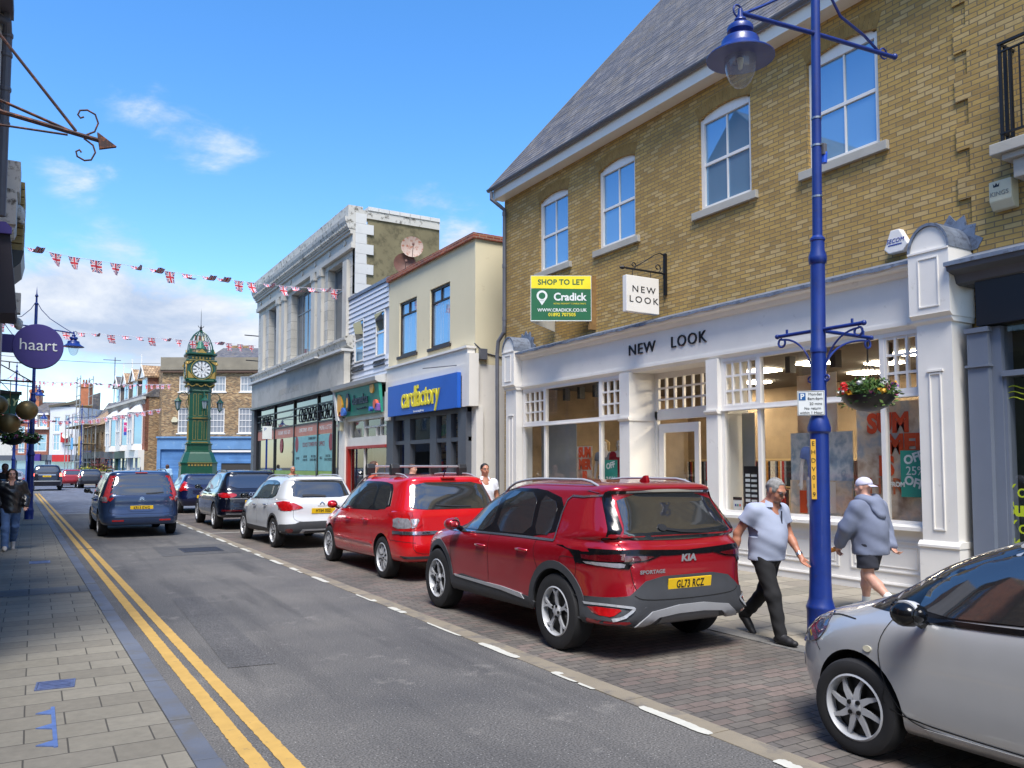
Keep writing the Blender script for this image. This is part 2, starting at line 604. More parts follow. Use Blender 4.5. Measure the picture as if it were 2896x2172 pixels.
DARKGREY = paint('dark grey paint', lin((84, 88, 96)), 0.5, 0.08, 3)
BLUEGREY = paint('blue grey paint', lin((112, 120, 134)), 0.45, 0.05, 3)
GREYPIPE = paint('grey pipe', lin((98, 100, 108)), 0.5, 0.15, 4)
IRON = paint('black iron', lin((28, 28, 30)), 0.5, 0.2, 10, 0.3)
OLIVE = paint('olive render', lin((124, 116, 88)), 0.95, 0.2, 0.8, dirt=lin((92, 86, 64)), dirt_amt=0.5, bmp=0.4, bscale=20)
BLUEP = paint('royal blue paint', lin((22, 50, 128)), 0.38, 0.2, 5, spec=0.5, coat=0.1, dirt=lin((36, 46, 100)), dirt_amt=.42, bmp=.05, bscale=14)
WINGLASS = glass('window glass', (0.5, 0.56, 0.62), spec=1.0, rough=0.01)
WINGLASS.node_tree.nodes['Principled BSDF'].inputs['Metallic'].default_value = .45
WINGLASS.node_tree.nodes['Principled BSDF'].inputs['Base Color'].default_value = (.22, .40, .58, 1)
SHOPGLASS = glass('shop glass', trans=0.88)
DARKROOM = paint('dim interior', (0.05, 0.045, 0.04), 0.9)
PALEROOM = paint('pale interior board', lin((150, 150, 146)), 0.9)
CURTAIN = paint('net curtain', lin((196, 200, 206)), 0.95, 0.35, 3)
XW = 10.6
def RF(x, y=0.0):
 return ((x, y, 0), (0, 1, 0), (-1, 0, 0))
def TF(x, y):
 return ((x, y, 0), (0, -1, 0), (-1, 0, 0))
# ------------------------------------------------------------------ ground
def xl(y):
 return -0.019 * (y - 5)
def sheet(name, pts, z, mat, kind='structure'):
 mb = MB()
 mb.add([(x, y, z) for x, y in pts], [tuple(range(len(pts)))])
 return tag(mb.build(name, mat), kind=kind)
def asphalt(name, base, speck, dark):
 m, nt, b = nodes(name)
 N, L = nt.nodes, nt.links
 tc = N.new('ShaderNodeTexCoord')
 col, f = noise_mix(nt, lin(base), lin(dark), 0.55, 6, 0.3, 0.7)
 col, _ = noise_mix(nt, col, tuple(x * .72 for x in lin(dark)), 1.0, 5, .5, .78, stretch=(2.6, .22, 1))
 col, _ = noise_mix(nt, col, tuple(x * 1.25 for x in lin(base)), 2.0, 8, .58, .7, rough=.7)
 v = N.new('ShaderNodeTexNoise')
 v.inputs['Scale'].default_value = 75
 v.inputs['Detail'].default_value = 2
 L.new(tc.outputs['Object'], v.inputs['Vector'])
 mr = N.new('ShaderNodeMapRange')
 mr.inputs[1].default_value = 0.3
 mr.inputs[2].default_value = 0.72
 mr.inputs[3].default_value = 0.45
 mr.inputs[4].default_value = 1.75
 L.new(v.outputs['Fac'], mr.inputs[0])
 hs = N.new('ShaderNodeHueSaturation')
 L.new(mr.outputs[0], hs.inputs['Value'])
 L.new(col, hs.inputs['Color'])
 vo = N.new('ShaderNodeTexVoronoi')
 vo.inputs['Scale'].default_value = 45
 L.new(tc.outputs['Object'], vo.inputs['Vector'])
 m2 = N.new('ShaderNodeMapRange')
 m2.inputs[1].default_value = 0.16
 m2.inputs[2].default_value = 0.1
 L.new(vo.outputs['Distance'], m2.inputs[0])
 gt = N.new('ShaderNodeMath')
 gt.operation = 'GREATER_THAN'
 gt.inputs[1].default_value = 0.72
 sp = N.new('ShaderNodeSeparateColor')
 L.new(vo.outputs['Color'], sp.inputs[0])
 L.new(sp.outputs[0], gt.inputs[0])
 mu = N.new('ShaderNodeMath')
 mu.operation = 'MULTIPLY'
 L.new(gt.outputs[0], mu.inputs[0])
 L.new(m2.outputs[0], mu.inputs[1])
 mx = N.new('ShaderNodeMix')
 mx.data_type = 'RGBA'
 L.new(mu.outputs[0], mx.inputs[0])
 L.new(hs.outputs[0], mx.inputs[6])
 mx.inputs[7].default_value = (*lin(speck), 1)
 L.new(mx.outputs[2], b.inputs['Base Color'])
 b.inputs['Roughness'].default_value = 0.85
 bump(nt, b, v.outputs['Fac'], 0.5, 0.006)
 return m
ASPH = asphalt('asphalt', (104, 101, 96), (190, 188, 182), (78, 77, 76))
ground = sheet('ground', [(-400, -300), (400, -300), (400, 900), (-400, 900)], -0.02, paint('bare ground', lin((112, 110, 106)), 0.95, 0.2, 0.4))
y0, y1 = -20, 33.9
sheet('road_patch', [(2.2, 17.0), (3.7, 17.1), (3.68, 19.2), (2.25, 19.1)], .004, asphalt('patch asphalt', (86, 85, 84), (160, 158, 154), (70, 70, 70)))
sheet('road_patch', [(1.5, 7.4), (1.9, 7.35), (2.0, 11.6), (1.62, 11.65)], .004, MATS.get('x') or asphalt('trench asphalt', (92, 90, 88), (170, 168, 164), (76, 75, 74)))
road = sheet('road', [(0.95 + xl(y0), y0), (3.84, y0), (3.84, y1), (0.95 + xl(y1), y1)], 0.0, ASPH)
SETT = brick('blue grey setts', [lin(c) for c in ((104, 110, 124), (88, 94, 108), (118, 124, 136), (96, 98, 108))], lin((70, 72, 78)), w=0.2, h=0.1, ms=0.008, var=0.2, blotch=0.2)
road2 = sheet('road_table', [(0.95 + xl(34), 33.9), (13, 33.9), (13, 200), (-14, 200), (0.95 + xl(34), 70)], 0.0, SETT)
bays = sheet('parking_bay_paving', [(4.04, -20), (6.27, -20), (6.27, 33.9), (4.04, 33.9)], 0.0,
    brick('block paving', [lin(c) for c in ((104, 98, 91), (97, 91, 85), (110, 98, 91), (92, 87, 82), (101, 95, 88), (106, 95, 88))], lin((60, 57, 53)), w=0.2, h=0.1, ms=0.005, var=0.2, blotch=0.3, bm=0.8))
strip = MB()
for i in range(60):
 a = -18 + i * 0.88
 strip.box(3.845, 4.035, a + 0.004, a + 0.876, -0.02, 0.004 + 0.002 * (i % 3))
strip = tag(strip.build('edging_strip', paint('buff concrete', lin((142, 132, 114)), 0.9, 0.2, 1.5, dirt=lin((112, 106, 98)), dirt_amt=0.5, bmp=0.3, bscale=90), bev=0.004), kind='structure')
gut = MB()
for i in range(70):
 a = -16 + i * 0.75
 gut.box(6.275, 6.5, a + 0.004, a + 0.746, -0.02, 0.008 + 0.003 * (i % 2))
tag(gut.build('gutter_stones', paint('granite gutter', lin((116, 114, 110)), 0.85, 0.25, 2, dirt=lin((84, 84, 84)), dirt_amt=0.5, bmp=0.3, bscale=80), bev=0.006), kind='structure')
PAVE = brick('buff paving slabs', [lin(c) for c in ((148, 140, 124), (140, 132, 118), (154, 146, 130), (134, 128, 114), (144, 136, 120))], lin((84, 78, 68)), w=0.62, h=0.45, ms=0.008, var=0.12, blotch=0.12, bm=0.5)
sheet('pavement_right', [(6.5, -20), (12, -20), (12, 34), (6.5, 34)], 0.004, PAVE)
PAVL = brick('grey paving slabs', [lin(c) for c in ((126, 121, 108), (122, 117, 105), (130, 125, 112), (119, 114, 102))], lin((72, 69, 62)), w=0.47, h=0.31, ms=0.006, var=0.14, blotch=0.1, bm=0.4)
mb = MB()
ys = [-20 + 2 * i for i in range(70)]
for i in range(len(ys) - 1):
 a, b = ys[i], ys[i + 1]
 mb.add([(-3.2 - (0.05 * max(0, a - 40)), a, 0.05), (0.84 + xl(a), a, 0.05), (0.84 + xl(b), b, 0.05), (-3.2 - (0.05 * max(0, b - 40)), b, 0.05)], [(0, 1, 2, 3)])
tag(mb.build('pavement_left', PAVL), kind='structure')
mb = MB()
a = -12.0
rk = random.Random(3)
while a < 90:
 l = rk.uniform(0.5, 0.95)
 w = rk.uniform(-0.006, 0.006)
 x, x2 = xl(a), xl(a + l)
 z = 0.054 + rk.uniform(-0.003, 0.004)
 mb.add([(0.845 + x, a + .006, -.02), (1.0 + x + w, a + .006, -.02), (1.0 + x2 + w, a + l, -.02), (0.845 + x2, a + l, -.02),
   (0.845 + x, a + .006, z), (0.99 + x + w, a + .006, z - .004), (0.99 + x2 + w, a + l, z - .004), (0.845 + x2, a + l, z)],
   [(0, 3, 2, 1), (4, 5, 6, 7), (0, 1, 5, 4), (1, 2, 6, 5), (2, 3, 7, 6), (3, 0, 4, 7)])
 a += l
tag(mb.build('kerb', paint('blue grey granite kerb', lin((104, 110, 122)), 0.75, 0.3, 1.1, dirt=lin((96, 96, 96)), dirt_amt=0.5, bmp=0.2, bscale=60), bev=0.008), kind='structure')
for k, (a, b, x0) in enumerate(((12.5, 12.82, -3.1), (12.84, 13.16, -3.1), (27.2, 27.7, -3.1), (41, 41.5, -3.1))):
 sheet('granite_band', [(x0, a), (0.84 + xl(a), a), (0.84 + xl(b), b), (x0, b)], 0.054, brick('dark granite slabs', [lin((96, 100, 102)), lin((86, 90, 92)), lin((106, 108, 108))], lin((60, 60, 60)), w=0.6, h=0.6, var=0.12))
YEL = paint('worn yellow road paint', lin((196, 158, 84)), 0.8, 0.14, 6, dirt=lin((142, 122, 84)), dirt_amt=0.4)
WHT = paint('worn white road paint', lin((198, 196, 184)), 0.8, 0.12, 8, dirt=lin((150, 146, 134)), dirt_amt=0.36)
def ragged(name, x0, x1, a, b, z, mat, step=0.035, amp=0.006, seed=1, sl=0.0):
 r = random.Random(seed)
 n = max(2, int((b - a) / step))
 L_, R_ = [], []
 for i in range(n + 1):
  y = a + (b - a) * i / n
  L_.append((x0 + sl * (y - 5) + r.uniform(-amp, amp), y, z))
  R_.append((x1 + sl * (y - 5) + r.uniform(-amp, amp), y, z))
 mb = MB()
 mb.add(L_ + R_, [(i, i + n + 1, i + n + 2, i + 1) for i in range(n)])
 return mb
for nm, xa, xb in (('yellow_line', 1.13, 1.235), ('yellow_line', 1.305, 1.405)):
 v = MB()
 for a, b in ((-10, 19.42), (19.5, 33.2), (33.3, 60)):
  q = ragged('x', xa, xb, a, b, 0.005, YEL, seed=int(a * 7 + xa * 100), sl=-0.019, amp=0.004)
  v.add(q.v, q.f)
 tag(v.build(nm, YEL, recalc=False), kind='structure')
DASH = [(-1.6, -0.8), (-0.2, 0.6), (1.0, 1.8), (2.2, 2.8), (3.28, 3.45), (3.99, 4.7), (5.24, 5.85), (6.44, 7.16), (7.55, 8.38), (9.06, 9.52), (10.02, 10.7), (12.01, 12.75), (13.27, 14.05), (14.61, 15.4), (15.84, 16.63),
  (17.11, 17.87), (18.14, 19.17), (19.57, 20.58), (21.0, 21.9), (22.4, 23.3), (23.8, 24.7), (25.2, 26.1), (26.7, 27.6)]
mb = MB()
for i, (a, b) in enumerate(DASH):
 r = random.Random(i)
 cuts = [(a, b)] if i % 3 else [(a, a + (b - a) * .35), (a + (b - a) * .4, b)]
 for c, d in cuts:
  n = 26
  ph = r.uniform(0, 6)
  pts_l, pts_r = [], []
  for k in range(n + 1):
   t = k / n
   e = min(1, min(t, 1 - t) * 9) ** .5
   w = 0.042 * (0.55 + .45 * e)
   wb = .005 * math.sin(9 * t + ph) + r.uniform(-.005, .005)
   pts_l.append((3.855 - w + wb * .4, c + (d - c) * t, 0.0075))
   pts_r.append((3.855 + w + wb, c + (d - c) * t, 0.0075))
  mb.add(pts_l + pts_r, [(k, k + n + 1, k + n + 2, k + 1) for k in range(n)])
tag(mb.build('bay_marking', WHT, recalc=False), kind='structure')
v = ragged('x', 3.9, 6.2, 23.3, 23.4, 0.008, WHT)
w_ = MB().add([(3.85, 22.2, .008), (6.2, 22.2, .008), (6.2, 22.3, .008), (3.85, 22.3, .008), (1.75 + xl(34), 33.85, .008), (3.8, 33.85, .008), (3.8, 33.93, .008), (1.0, 33.93, .008)], [(0, 1, 2, 3), (4, 5, 6, 7)])
tag(w_.build('bay_end_line', WHT, recalc=False), kind='structure')
# joint crack across the lines, repaired strip
r = random.Random(5)
mb = MB()
pts = [(0.7 + 0.04 * i, 19.46 + r.uniform(-.025, .025)) for i in range(14)]
mb.add([(x, y - .02, .009) for x, y in pts] + [(x, y + .018, .009) for x, y in pts], [(i, i + 1, i + 15, i + 14) for i in range(13)])
tag(mb.build('road_crack', paint('tar joint', lin((58, 56, 54)), 0.9), recalc=False), kind='structure')
def cover(name, x0, x1, ya, yb, z, label, mat, ribs=0, rz=0.0):
 c = empty(name, ((x0 + x1) / 2, (ya + yb) / 2, z), rz, label, 'cover')
 w, h = (x1 - x0) / 2, (yb - ya) / 2
 mb = MB()
 for a, b, c_, d in ((-w, w, -h, -h + .014), (-w, w, h - .014, h), (-w, -w + .014, -h + .014, h - .014), (w - .014, w, -h + .014, h - .014)):
  mb.box(a, b, c_, d, -.01, .008)
 mb.build('frame', mat, c)
 mb = MB().box(-w + .016, w - .016, -h + .016, h - .016, -.01, .004)
 for i in range(ribs):
  t = -h + .03 + (2 * h - .06) * (i + .5) / ribs
  mb.box(-w + .03, w - .03, t - .006, t + .006, .004, .0075)
 mb.build('lid', mat, c)
 return c
STEEL = paint('blue grey steel cover', lin((112, 122, 158)), 0.45, 0.35, 14, 0.5)
cover('access_cover', .06, .33, 7.2, 7.46, .05, 'small blue grey metal cover set in the left pavement', STEEL, 4, R(-4))
cover('inspection_cover', -.02, .3, 16.5, 16.9, .05, 'dull metal cover set in the left pavement nearest the woman', STEEL, 3)
cover('road_drain_cover', 2.68, 3.45, 17.6, 18.5, .002, 'dark ribbed iron cover in the middle of the road', paint('dark iron', lin((70, 72, 80)), 0.6, 0.3, 8, 0.4), 8)
tri = empty('tree_grille_edge', (.165, 6.2, .052), 0, 'blue metal strip with three small triangular teeth set in the pavement', 'metal strip')
mb = MB().box(-.012, .012, -.48, .46, -.004, .006)
for yy in (-.4, -.02, .34):
 mb.prism([(-.012, yy - .06), (-.012, yy + .06), (-.105, yy)], -.004, .005, 'z')
mb.build('strip', paint('light blue steel', lin((110, 134, 190)), 0.4, 0.3, 10, 0.4), tri)
# ------------------------------------------------------------------ window helper (right-hand street front)
def sash(b, F, s0, s1, z0, z1, d=-0.08, fw=0.07, cols=2, rows=(0.5,), arch=0.0, mat=None, gmat=None, curtain=False, sill=None, sm=None, bars_top=None, name='window', paint_w=.028, label=None, back=None):
 """frame with meeting rail and glazing bars; glass as sub-part; d = depth of frame face behind the wall face"""
 mat = mat or WINWHITE
 mb = MB(F)
 d1, d0 = d, d - 0.09
 mb.box(s0, s0 + fw, d0, d1, z0, z1)
 mb.box(s1 - fw, s1, d0, d1, z0, z1)
 mb.box(s0 + fw, s1 - fw, d0, d1, z0, z0 + fw)
 if arch:
  n = 10
  sc = [s0 + (s1 - s0) * i / n for i in range(n + 1)]
  top = [z1 + arch * (1 - (2 * i / n - 1) ** 2) for i in range(n + 1)]
  mb.prism([(s0 + fw, z1 - fw)] + [(s1 - fw, z1 - fw)] + [(s1 - fw, z1)] + list(zip(sc, top))[::-1][1:-1] + [(s0 + fw, z1)], d0, d1)
 else:
  mb.box(s0 + fw, s1 - fw, d0, d1, z1 - fw, z1)
 for r in rows:
  z = z0 + (z1 - z0) * r
  mb.box(s0 + fw, s1 - fw, d0 + .01, d1 - .015, z - .028, z + .028)
 for c in range(1, cols):
  s = s0 + (s1 - s0) * c / cols
  mb.box(s - paint_w / 2, s + paint_w / 2, d0 + .02, d1 - .02, z0 + fw, z1 - fw)
 fr = mb.build(name, mat, b, bev=.004)
 if label:
  fr['label'] = label
 g = MB(F).box(s0 + .02, s1 - .02, d0 + .03, d0 + .045, z0 + .02, z1 - .02)
 g.build('pane', gmat or WINGLASS, fr)
 if back:
  MB(F).box(s0 + .02, s1 - .02, d0 - .02, d0 - .01, z0 + .02, z1 - .02).build('blind', back, fr)
 if sill:
  e, dd, h = sill
  MB(F).box(s0 - e, s1 + e, d0, dd, z0 - h, z0 - .002).build('sill', sm or SILL, fr, bev=.008)
 return fr
def gridlight(b, F, s0, s1, z0, z1, cols, rows, d, mat, name='leaded_light', bw=.036):
 mb = MB(F)
 for i in range(cols + 1):
  s = s0 + (s1 - s0) * i / cols
  s = min(max(s, s0 + bw / 2), s1 - bw / 2)
  mb.box(s - bw / 2, s + bw / 2, d - .03, d + .03, z0, z1)
 for i in range(rows + 1):
  z = z0 + (z1 - z0) * i / rows
  z = min(max(z, z0 + bw / 2), z1 - bw / 2)
  mb.box(s0, s1, d - .024, d + .024, z - bw / 2, z + bw / 2)
 return mb.build(name, mat, b)
# ------------------------------------------------------------------ the yellow brick shop building
F = RF(XW)
nl = empty('brick_shop_building', (XW, 12, 0), 0, 'yellow brick building with slate roof and white painted clothes shop front', 'building', off=True)
WINS = [(7.31, 8.59), (9.79, 11.07), (12.95, 14.22), (15.41, 16.67)]
mb = MB(F)
AR = 0.1
holes = [(a, b, 6.5, 8.25 + AR) for a, b in WINS]
mb.wall(6.16, 18.38, 4.4, 8.95, holes, -0.35, 0)
for a, b in WINS:      # brick above the flat arch line
 n = 10
 sc = [a + (b - a) * i / n for i in range(n + 1)]
 zz = [8.25 + AR * (1 - (2 * i / n - 1) ** 2) for i in range(n + 1)]
 for h in range(n):
  mb.prism([(sc[h], zz[h]), (sc[h + 1], zz[h + 1]), (sc[h + 1], 8.25 + AR), (sc[h], 8.25 + AR)], -.35, 0)
mb.wall(17.4, 18.38, -.02, 4.4, [], -0.35, 0)
mb.add([(18.38, -.35, -.02), (18.38, -9, -.02), (18.38, -9, 8.95), (18.38, -.35, 8.95)], [(0, 1, 2, 3)])
mb.add([(18.38, 0, 8.95), (18.38, -9, 8.95), (18.38, -7, 17.2), ], [(0, 1, 2)])
mb.build('wall', LONDON, nl)
for a, b in WINS:      # gauged arches, 2 mm proud
 mb = MB(F)
 n = 16
 for h in range(n):
  t0, t1 = h / n, (h + 1) / n
  f = lambda t, up: (a - .1 * up + (b - a + .2 * up) * t, 8.25 + AR * (1 - (2 * t - 1) ** 2) + .235 * up)
  p = [f(t0, 0), f(t1, 0), f(t1, 1), f(t0, 1)]
  g = .006
  p = [(p[0][0] + g, p[0][1]), (p[1][0] - g, p[1][1]), (p[2][0] - g, p[2][1]), (p[3][0] + g, p[3][1])]
  mb.prism(p, -.02, .004)
 mb.build('window_arch', paint('arch bricks', lin((158, 126, 70)), 0.9, 0.3, 6, bmp=0.3), nl)
for a, b in WINS:
 sash(nl, F, a, b, 6.5, 8.25, d=-.06, fw=.09, cols=2, rows=(.5,), arch=AR, sill=(.15, .07, .14))
# the toothed brickwork where the next bay stands slightly proud
mb = MB(F)
mb.wall(-9, 5.98, 4.3, 10.2, [(3.55, 4.85, 5.7, 8.4)], -.3, .03)
for i in range(18):
 z = 4.3 + i * .335
 if i % 2:
  mb.box(5.98, 6.16, -.3, .03, z, min(z + .335, 10.2))
 else:
  mb.box(5.98, 6.16, -.3, -.001, z, min(z + .335, 10.2))
mb.wall(5.93, 6.16, -.02, 4.3, [], -.3, -.02)
mb.build('wall', LONDON, nl)
sash(nl, F, 3.55, 4.85, 5.7, 8.4, d=-.06, fw=.09)
# roof: courses of slate laid as steps
PR = math.tan(R(49.2))
mb = MB(F)
n = 52
for i in range(n):
 d_a, d_b = .42 - i * .13, .42 - (i + 1) * .13 - .02
 za = 9.07 + (0.42 - d_a) * PR
 zb = 9.07 + (0.42 - d_b) * PR
 mb.add([(-9, d_a, za + .02), (18.5, d_a, za + .02), (18.5, d_b, zb + .006), (-9, d_b, zb + .006), (-9, d_a, za), (18.5, d_a, za)], [(0, 1, 2, 3), (4, 5, 1, 0)])
mb.build('roof', SLATE, nl, recalc=False)
mb = MB(F)
mb.prism([(.42, 9.0), (.42, 9.1), (-6.4, 9.1 + 6.82 * PR), (-6.4, 9.0 + 6.82 * PR)], 18.5, 18.56, 'x')
mb.build('verge', paint('verge strip', lin((110, 104, 96)), 0.8), nl)
mb = MB(F)
mb.box(-9, 18.46, 0.0, .30, 8.8, 8.84)
mb.box(-9, 18.46, .27, .30, 8.842, 9.06)
mb.box(18.42, 18.46, 0, .27, 8.842, 9.06)
mb.build('fascia_board', WHITE, nl)
mb = MB(F)
prof = [(.31 + .065 * (1 - math.cos(math.pi * i / 8)), 9.09 - .07 * math.sin(math.pi * i / 8)) for i in range(9)]
prof2 = [(.32 + .055 * (1 - math.cos(math.pi * i / 8)), 9.09 - .06 * math.sin(math.pi * i / 8)) for i in range(9)][::-1]
mb.prism(prof + prof2, -9, 18.6, 'x')
mb.build('gutter', GREYPIPE, nl)
mb = MB()
mb.tube([(10.22, 18.42, 9.0), (10.22, 18.42, 8.8), (10.4, 18.3, 8.62), (10.5, 18.22, 8.5), (10.5, 18.22, 5.4), (10.5, 18.24, 5.25), (10.42, 18.4, 5.02), (10.42, 18.46, 4.7), (10.42, 18.42, .02)], .05, 10)
for z in (8.4, 7.0, 5.6):
 mb.lathe([(.058, z - .05), (.058, z + .05)], (10.5, 18.22, 0), 10)
mb.build('downpipe', GREYPIPE, nl)
# shop front
G = RF(10.3)
mb = MB(G)
YA, YB = 6.55, 16.97
mb.box(YA, YB, -.05, .03, 3.73, 4.36)
mb.build('sign_board', WHITE, nl)
mb = MB(G)
mb.prism([(.03, 4.34), (.08, 4.36), (.11, 4.42), (.2, 4.44), (.22, 4.5), (-.25, 4.5), (-.25, 4.34)], YA, YB, 'x')
mb.prism([(.03, 3.66), (.06, 3.68), (.06, 3.73), (-.05, 3.75), (-.3, 3.75), (-.3, 3.62), (.0, 3.62)], YA, YB, 'x')
mb.build('cornice', WHITE, nl)
mb = MB(G)
rr_ = random.Random(2)
ss = [YA + (YB - YA) * i / 60 for i in range(61)]
for i in range(60):
 j0, j1 = (.012 * math.sin(i * 1.7)), (.012 * math.sin((i + 1) * 1.7))
 mb.add([(ss[i], .235, 4.47 + j0), (ss[i + 1], .235, 4.47 + j1), (ss[i + 1], .235, 4.52), (ss[i], .235, 4.52),
   (ss[i + 1], -.28, 4.69), (ss[i], -.28, 4.69), (ss[i + 1], -.29, 4.5), (ss[i], -.29, 4.5)], [(0, 1, 2, 3), (3, 2, 4, 5), (5, 4, 6, 7)])
mb.build('lead_flashing', LEAD, nl, recalc=False, smooth=40)
def pilaster(s0, s1, zb=0.0):
 mb = MB(G)
 mb.box(s0 + .04, s1 - .04, -.3, .17, .78, 3.62)
 mb.box(s0 + .01, s1 - .01, -.3, .2, zb, .70)
 mb.prism([(-.3, .70), (.22, .70), (.22, .73), (.18, .78), (-.3, .78)], s0, s1, 'x')
 mb.prism([(-.3, 3.62), (.17, 3.62), (.21, 3.66), (.21, 3.69), (-.3, 3.69)], s0 + .01, s1 - .01, 'x')
 # sunk panel edges on the shaft
 q0, q1 = s0 + .2, s1 - .2
 for a, b, c, d in ((q0, q1, .92, .94), (q0, q1, 2.95, 2.97), (q0, q0 + .015, .94, 2.95), (q1 - .015, q1, .94, 2.95)):
  mb.box(a, b, .17, .186, c, d)
 mb.box(q0 - .03, q1 + .03, .17, .195, 2.985, 3.01)
 mb.box(s0 - .0, s1 + .0, -.3, .26, 3.74, 4.56)
 mb.prism([(-.3, 3.69), (.21, 3.69), (.27, 3.74), (-.3, 3.74)], s0, s1, 'x')
 for a, b, c, d in ((s0 + .14, s1 - .14, 3.83, 3.845), (s0 + .14, s1 - .14, 4.47, 4.485), (s0 + .14, s0 + .155, 3.845, 4.47), (s1 - .155, s1 - .14, 3.845, 4.47)):
  mb.box(a, b, .26, .272, c, d)
 c, r = (s0 + s1) / 2, (s1 - s0) / 2 - .02
 arc = [(c + r * math.cos(math.pi * i / 14), 4.58 + r * 1.25 * math.sin(math.pi * i / 14)) for i in range(15)]
 mb.prism(arc, -.25, .235)
 mb.box(s0 - .0, s1 + .0, -.25, .275, 4.56, 4.585)
 mb.build('pilaster', WHITE, nl)
 mb = MB(G)
 a1 = [(c + (r + .0) * math.cos(math.pi * i / 14), 4.585 + r * 1.25 * math.sin(math.pi * i / 14)) for i in range(15)]
 a2 = [(c + (r + .03) * math.cos(math.pi * i / 14), 4.585 + (r + .03) * 1.25 * math.sin(math.pi * i / 14)) for i in range(15)]
 mb.prism(a1 + a2[::-1], -.25, .262)
 # jagged lead soaker against the wall
 z = []
 for i in range(15):
  t = math.pi * i / 14
  rr2 = r + (.17 if i % 2 else .09)
  z.append((c + rr2 * math.cos(t) * 1.05, 4.6 + rr2 * 1.25 * math.sin(t)))
 for i in range(14):
  mb.prism([a1[i], z[i], z[i + 1], a1[i + 1]], -.29, -.26)
 mb.build('lead_cap', LEAD, nl)
pilaster(6.0, 6.56)
pilaster(16.96, 17.54)
# window bays
GL = glass('shop window', trans=0.86)
def stall(s0, s1, panels):
 mb = MB(G)
 mb.box(s0, s1, -.12, 0, 0, .83)
 mb.box(s0, s1, -.12, .03, 0, .14)
 mb.box(s0, s1, .03, .045, .11, .125)
 mb.box(s0, s1, -.12, .05, .83, .88)
 mb.prism([(-.12, .88), (.12, .88), (.12, .93), (.0, .955), (-.12, .955)], s0 - .02, s1 + .02, 'x')
 for a, b in panels:
  for (e, f_, c, d) in ((a, b, .28, .30), (a, b, .70, .72), (a, a + .02, .30, .70), (b - .02, b, .30, .70)):
   mb.box(e, f_, 0, .018, c, d)
  for (e, f_, c, d) in ((a + .06, b - .06, .35, .36), (a + .06, b - .06, .64, .65), (a + .06, a + .07, .36, .64), (b - .07, b - .06, .36, .64)):
   mb.box(e, f_, 0, .01, c, d)
 mb.build('stall_riser', WHITE, nl)
stall(13.05, 16.97, [(13.2, 14.9), (15.1, 16.85)])
stall(6.56, 10.3, [(6.65, 7.75), (7.95, 9.0), (9.2, 10.2)])
for s0, s1, m1, m2 in ((13.05, 16.97, 13.83, 15.99), (6.56, 10.3, 7.18, 9.45)):
 mb = MB(G)
 for a, b in ((s0, s0 + .07), (m1 - .035, m1 + .035), (m2 - .035, m2 + .035), (s1 - .07, s1)):
  mb.box(a, b, -.1, -.01, .95, 3.62)
 mb.box(s0, s1, -.1, .0, 2.715, 2.79)
 mb.box(s0, s1, -.1, .03, 2.70, 2.718)
 mb.box(s0, s1, -.1, -.005, .95, 1.0)
 mb.box(s0, s1, -.1, -.005, 3.56, 3.63)
 fr = mb.build('window', WINWHITE, nl)
 MB(G).add([(s0, -.06, .96), (s1, -.06, .96), (s1, -.06, 3.6), (s0, -.06, 3.6)], [(0, 1, 2, 3)]).build('pane', GL, fr, recalc=False)
 c1 = 4
 gridlight(fr, G, s0 + .07, m1 - .035, 2.79, 3.56, 3, 3, -.05, WINWHITE)
 gridlight(fr, G, m2 + .035, s1 - .07, 2.79, 3.56, 4, 3, -.05, WINWHITE)
# door recess
mb = MB(G)
mb.box(12.73, 13.05, -.65, .08, .0, 3.63)
mb.box(10.3, 10.58, -.65, .08, .0, 3.63)
mb.prism([(-.65, 2.66), (.1, 2.66), (.13, 2.70), (.13, 2.73), (-.65, 2.73)], 12.71, 13.07, 'x')
mb.prism([(-.65, 2.66), (.1, 2.66), (.13, 2.70), (.13, 2.73), (-.65, 2.73)], 10.28, 10.6, 'x')
mb.box(10.58, 12.73, -.65, -.0, 3.63, 3.66)
mb.box(10.58, 12.73, -.66, -.58, 3.55, 3.63)
mb.box(10.58, 12.73, -.66, -.58, 2.68, 2.86)
mb.box(12.66, 12.73, -.66, -.58, 0, 3.55)
mb.box(10.58, 10.64, -.66, -.58, 0, 3.55)
mb.build('door_surround', WHITE, nl)
gridlight(nl, G, 10.64, 12.66, 2.86, 3.55, 8, 3, -.62, WINWHITE, 'fanlight')
mb = MB(G)
for a, b, c, d in ((11.5, 11.62, 0.02, 2.6), (12.5, 12.65, .02, 2.6), (11.62, 12.5, 2.42, 2.6), (11.62, 12.5, .02, .3)):
 mb.box(a, b, -.66, -.61, c, d)
dr = mb.build('door', WINWHITE, nl)
MB(G).add([(11.62, -.635, .3), (12.5, -.635, .3), (12.5, -.635, 2.42), (11.62, -.635, 2.42)], [(0, 1, 2, 3)]).build('pane', GL, dr, recalc=False)
MB(G).tube([(11.56, -.6, 1.0), (11.56, -.55, 1.0), (11.56, -.55, 1.35), (11.56, -.6, 1.35)], .012, 8).build('handle', paint('steel', lin((150, 150, 152)), .35, .1, 5, .9), dr)
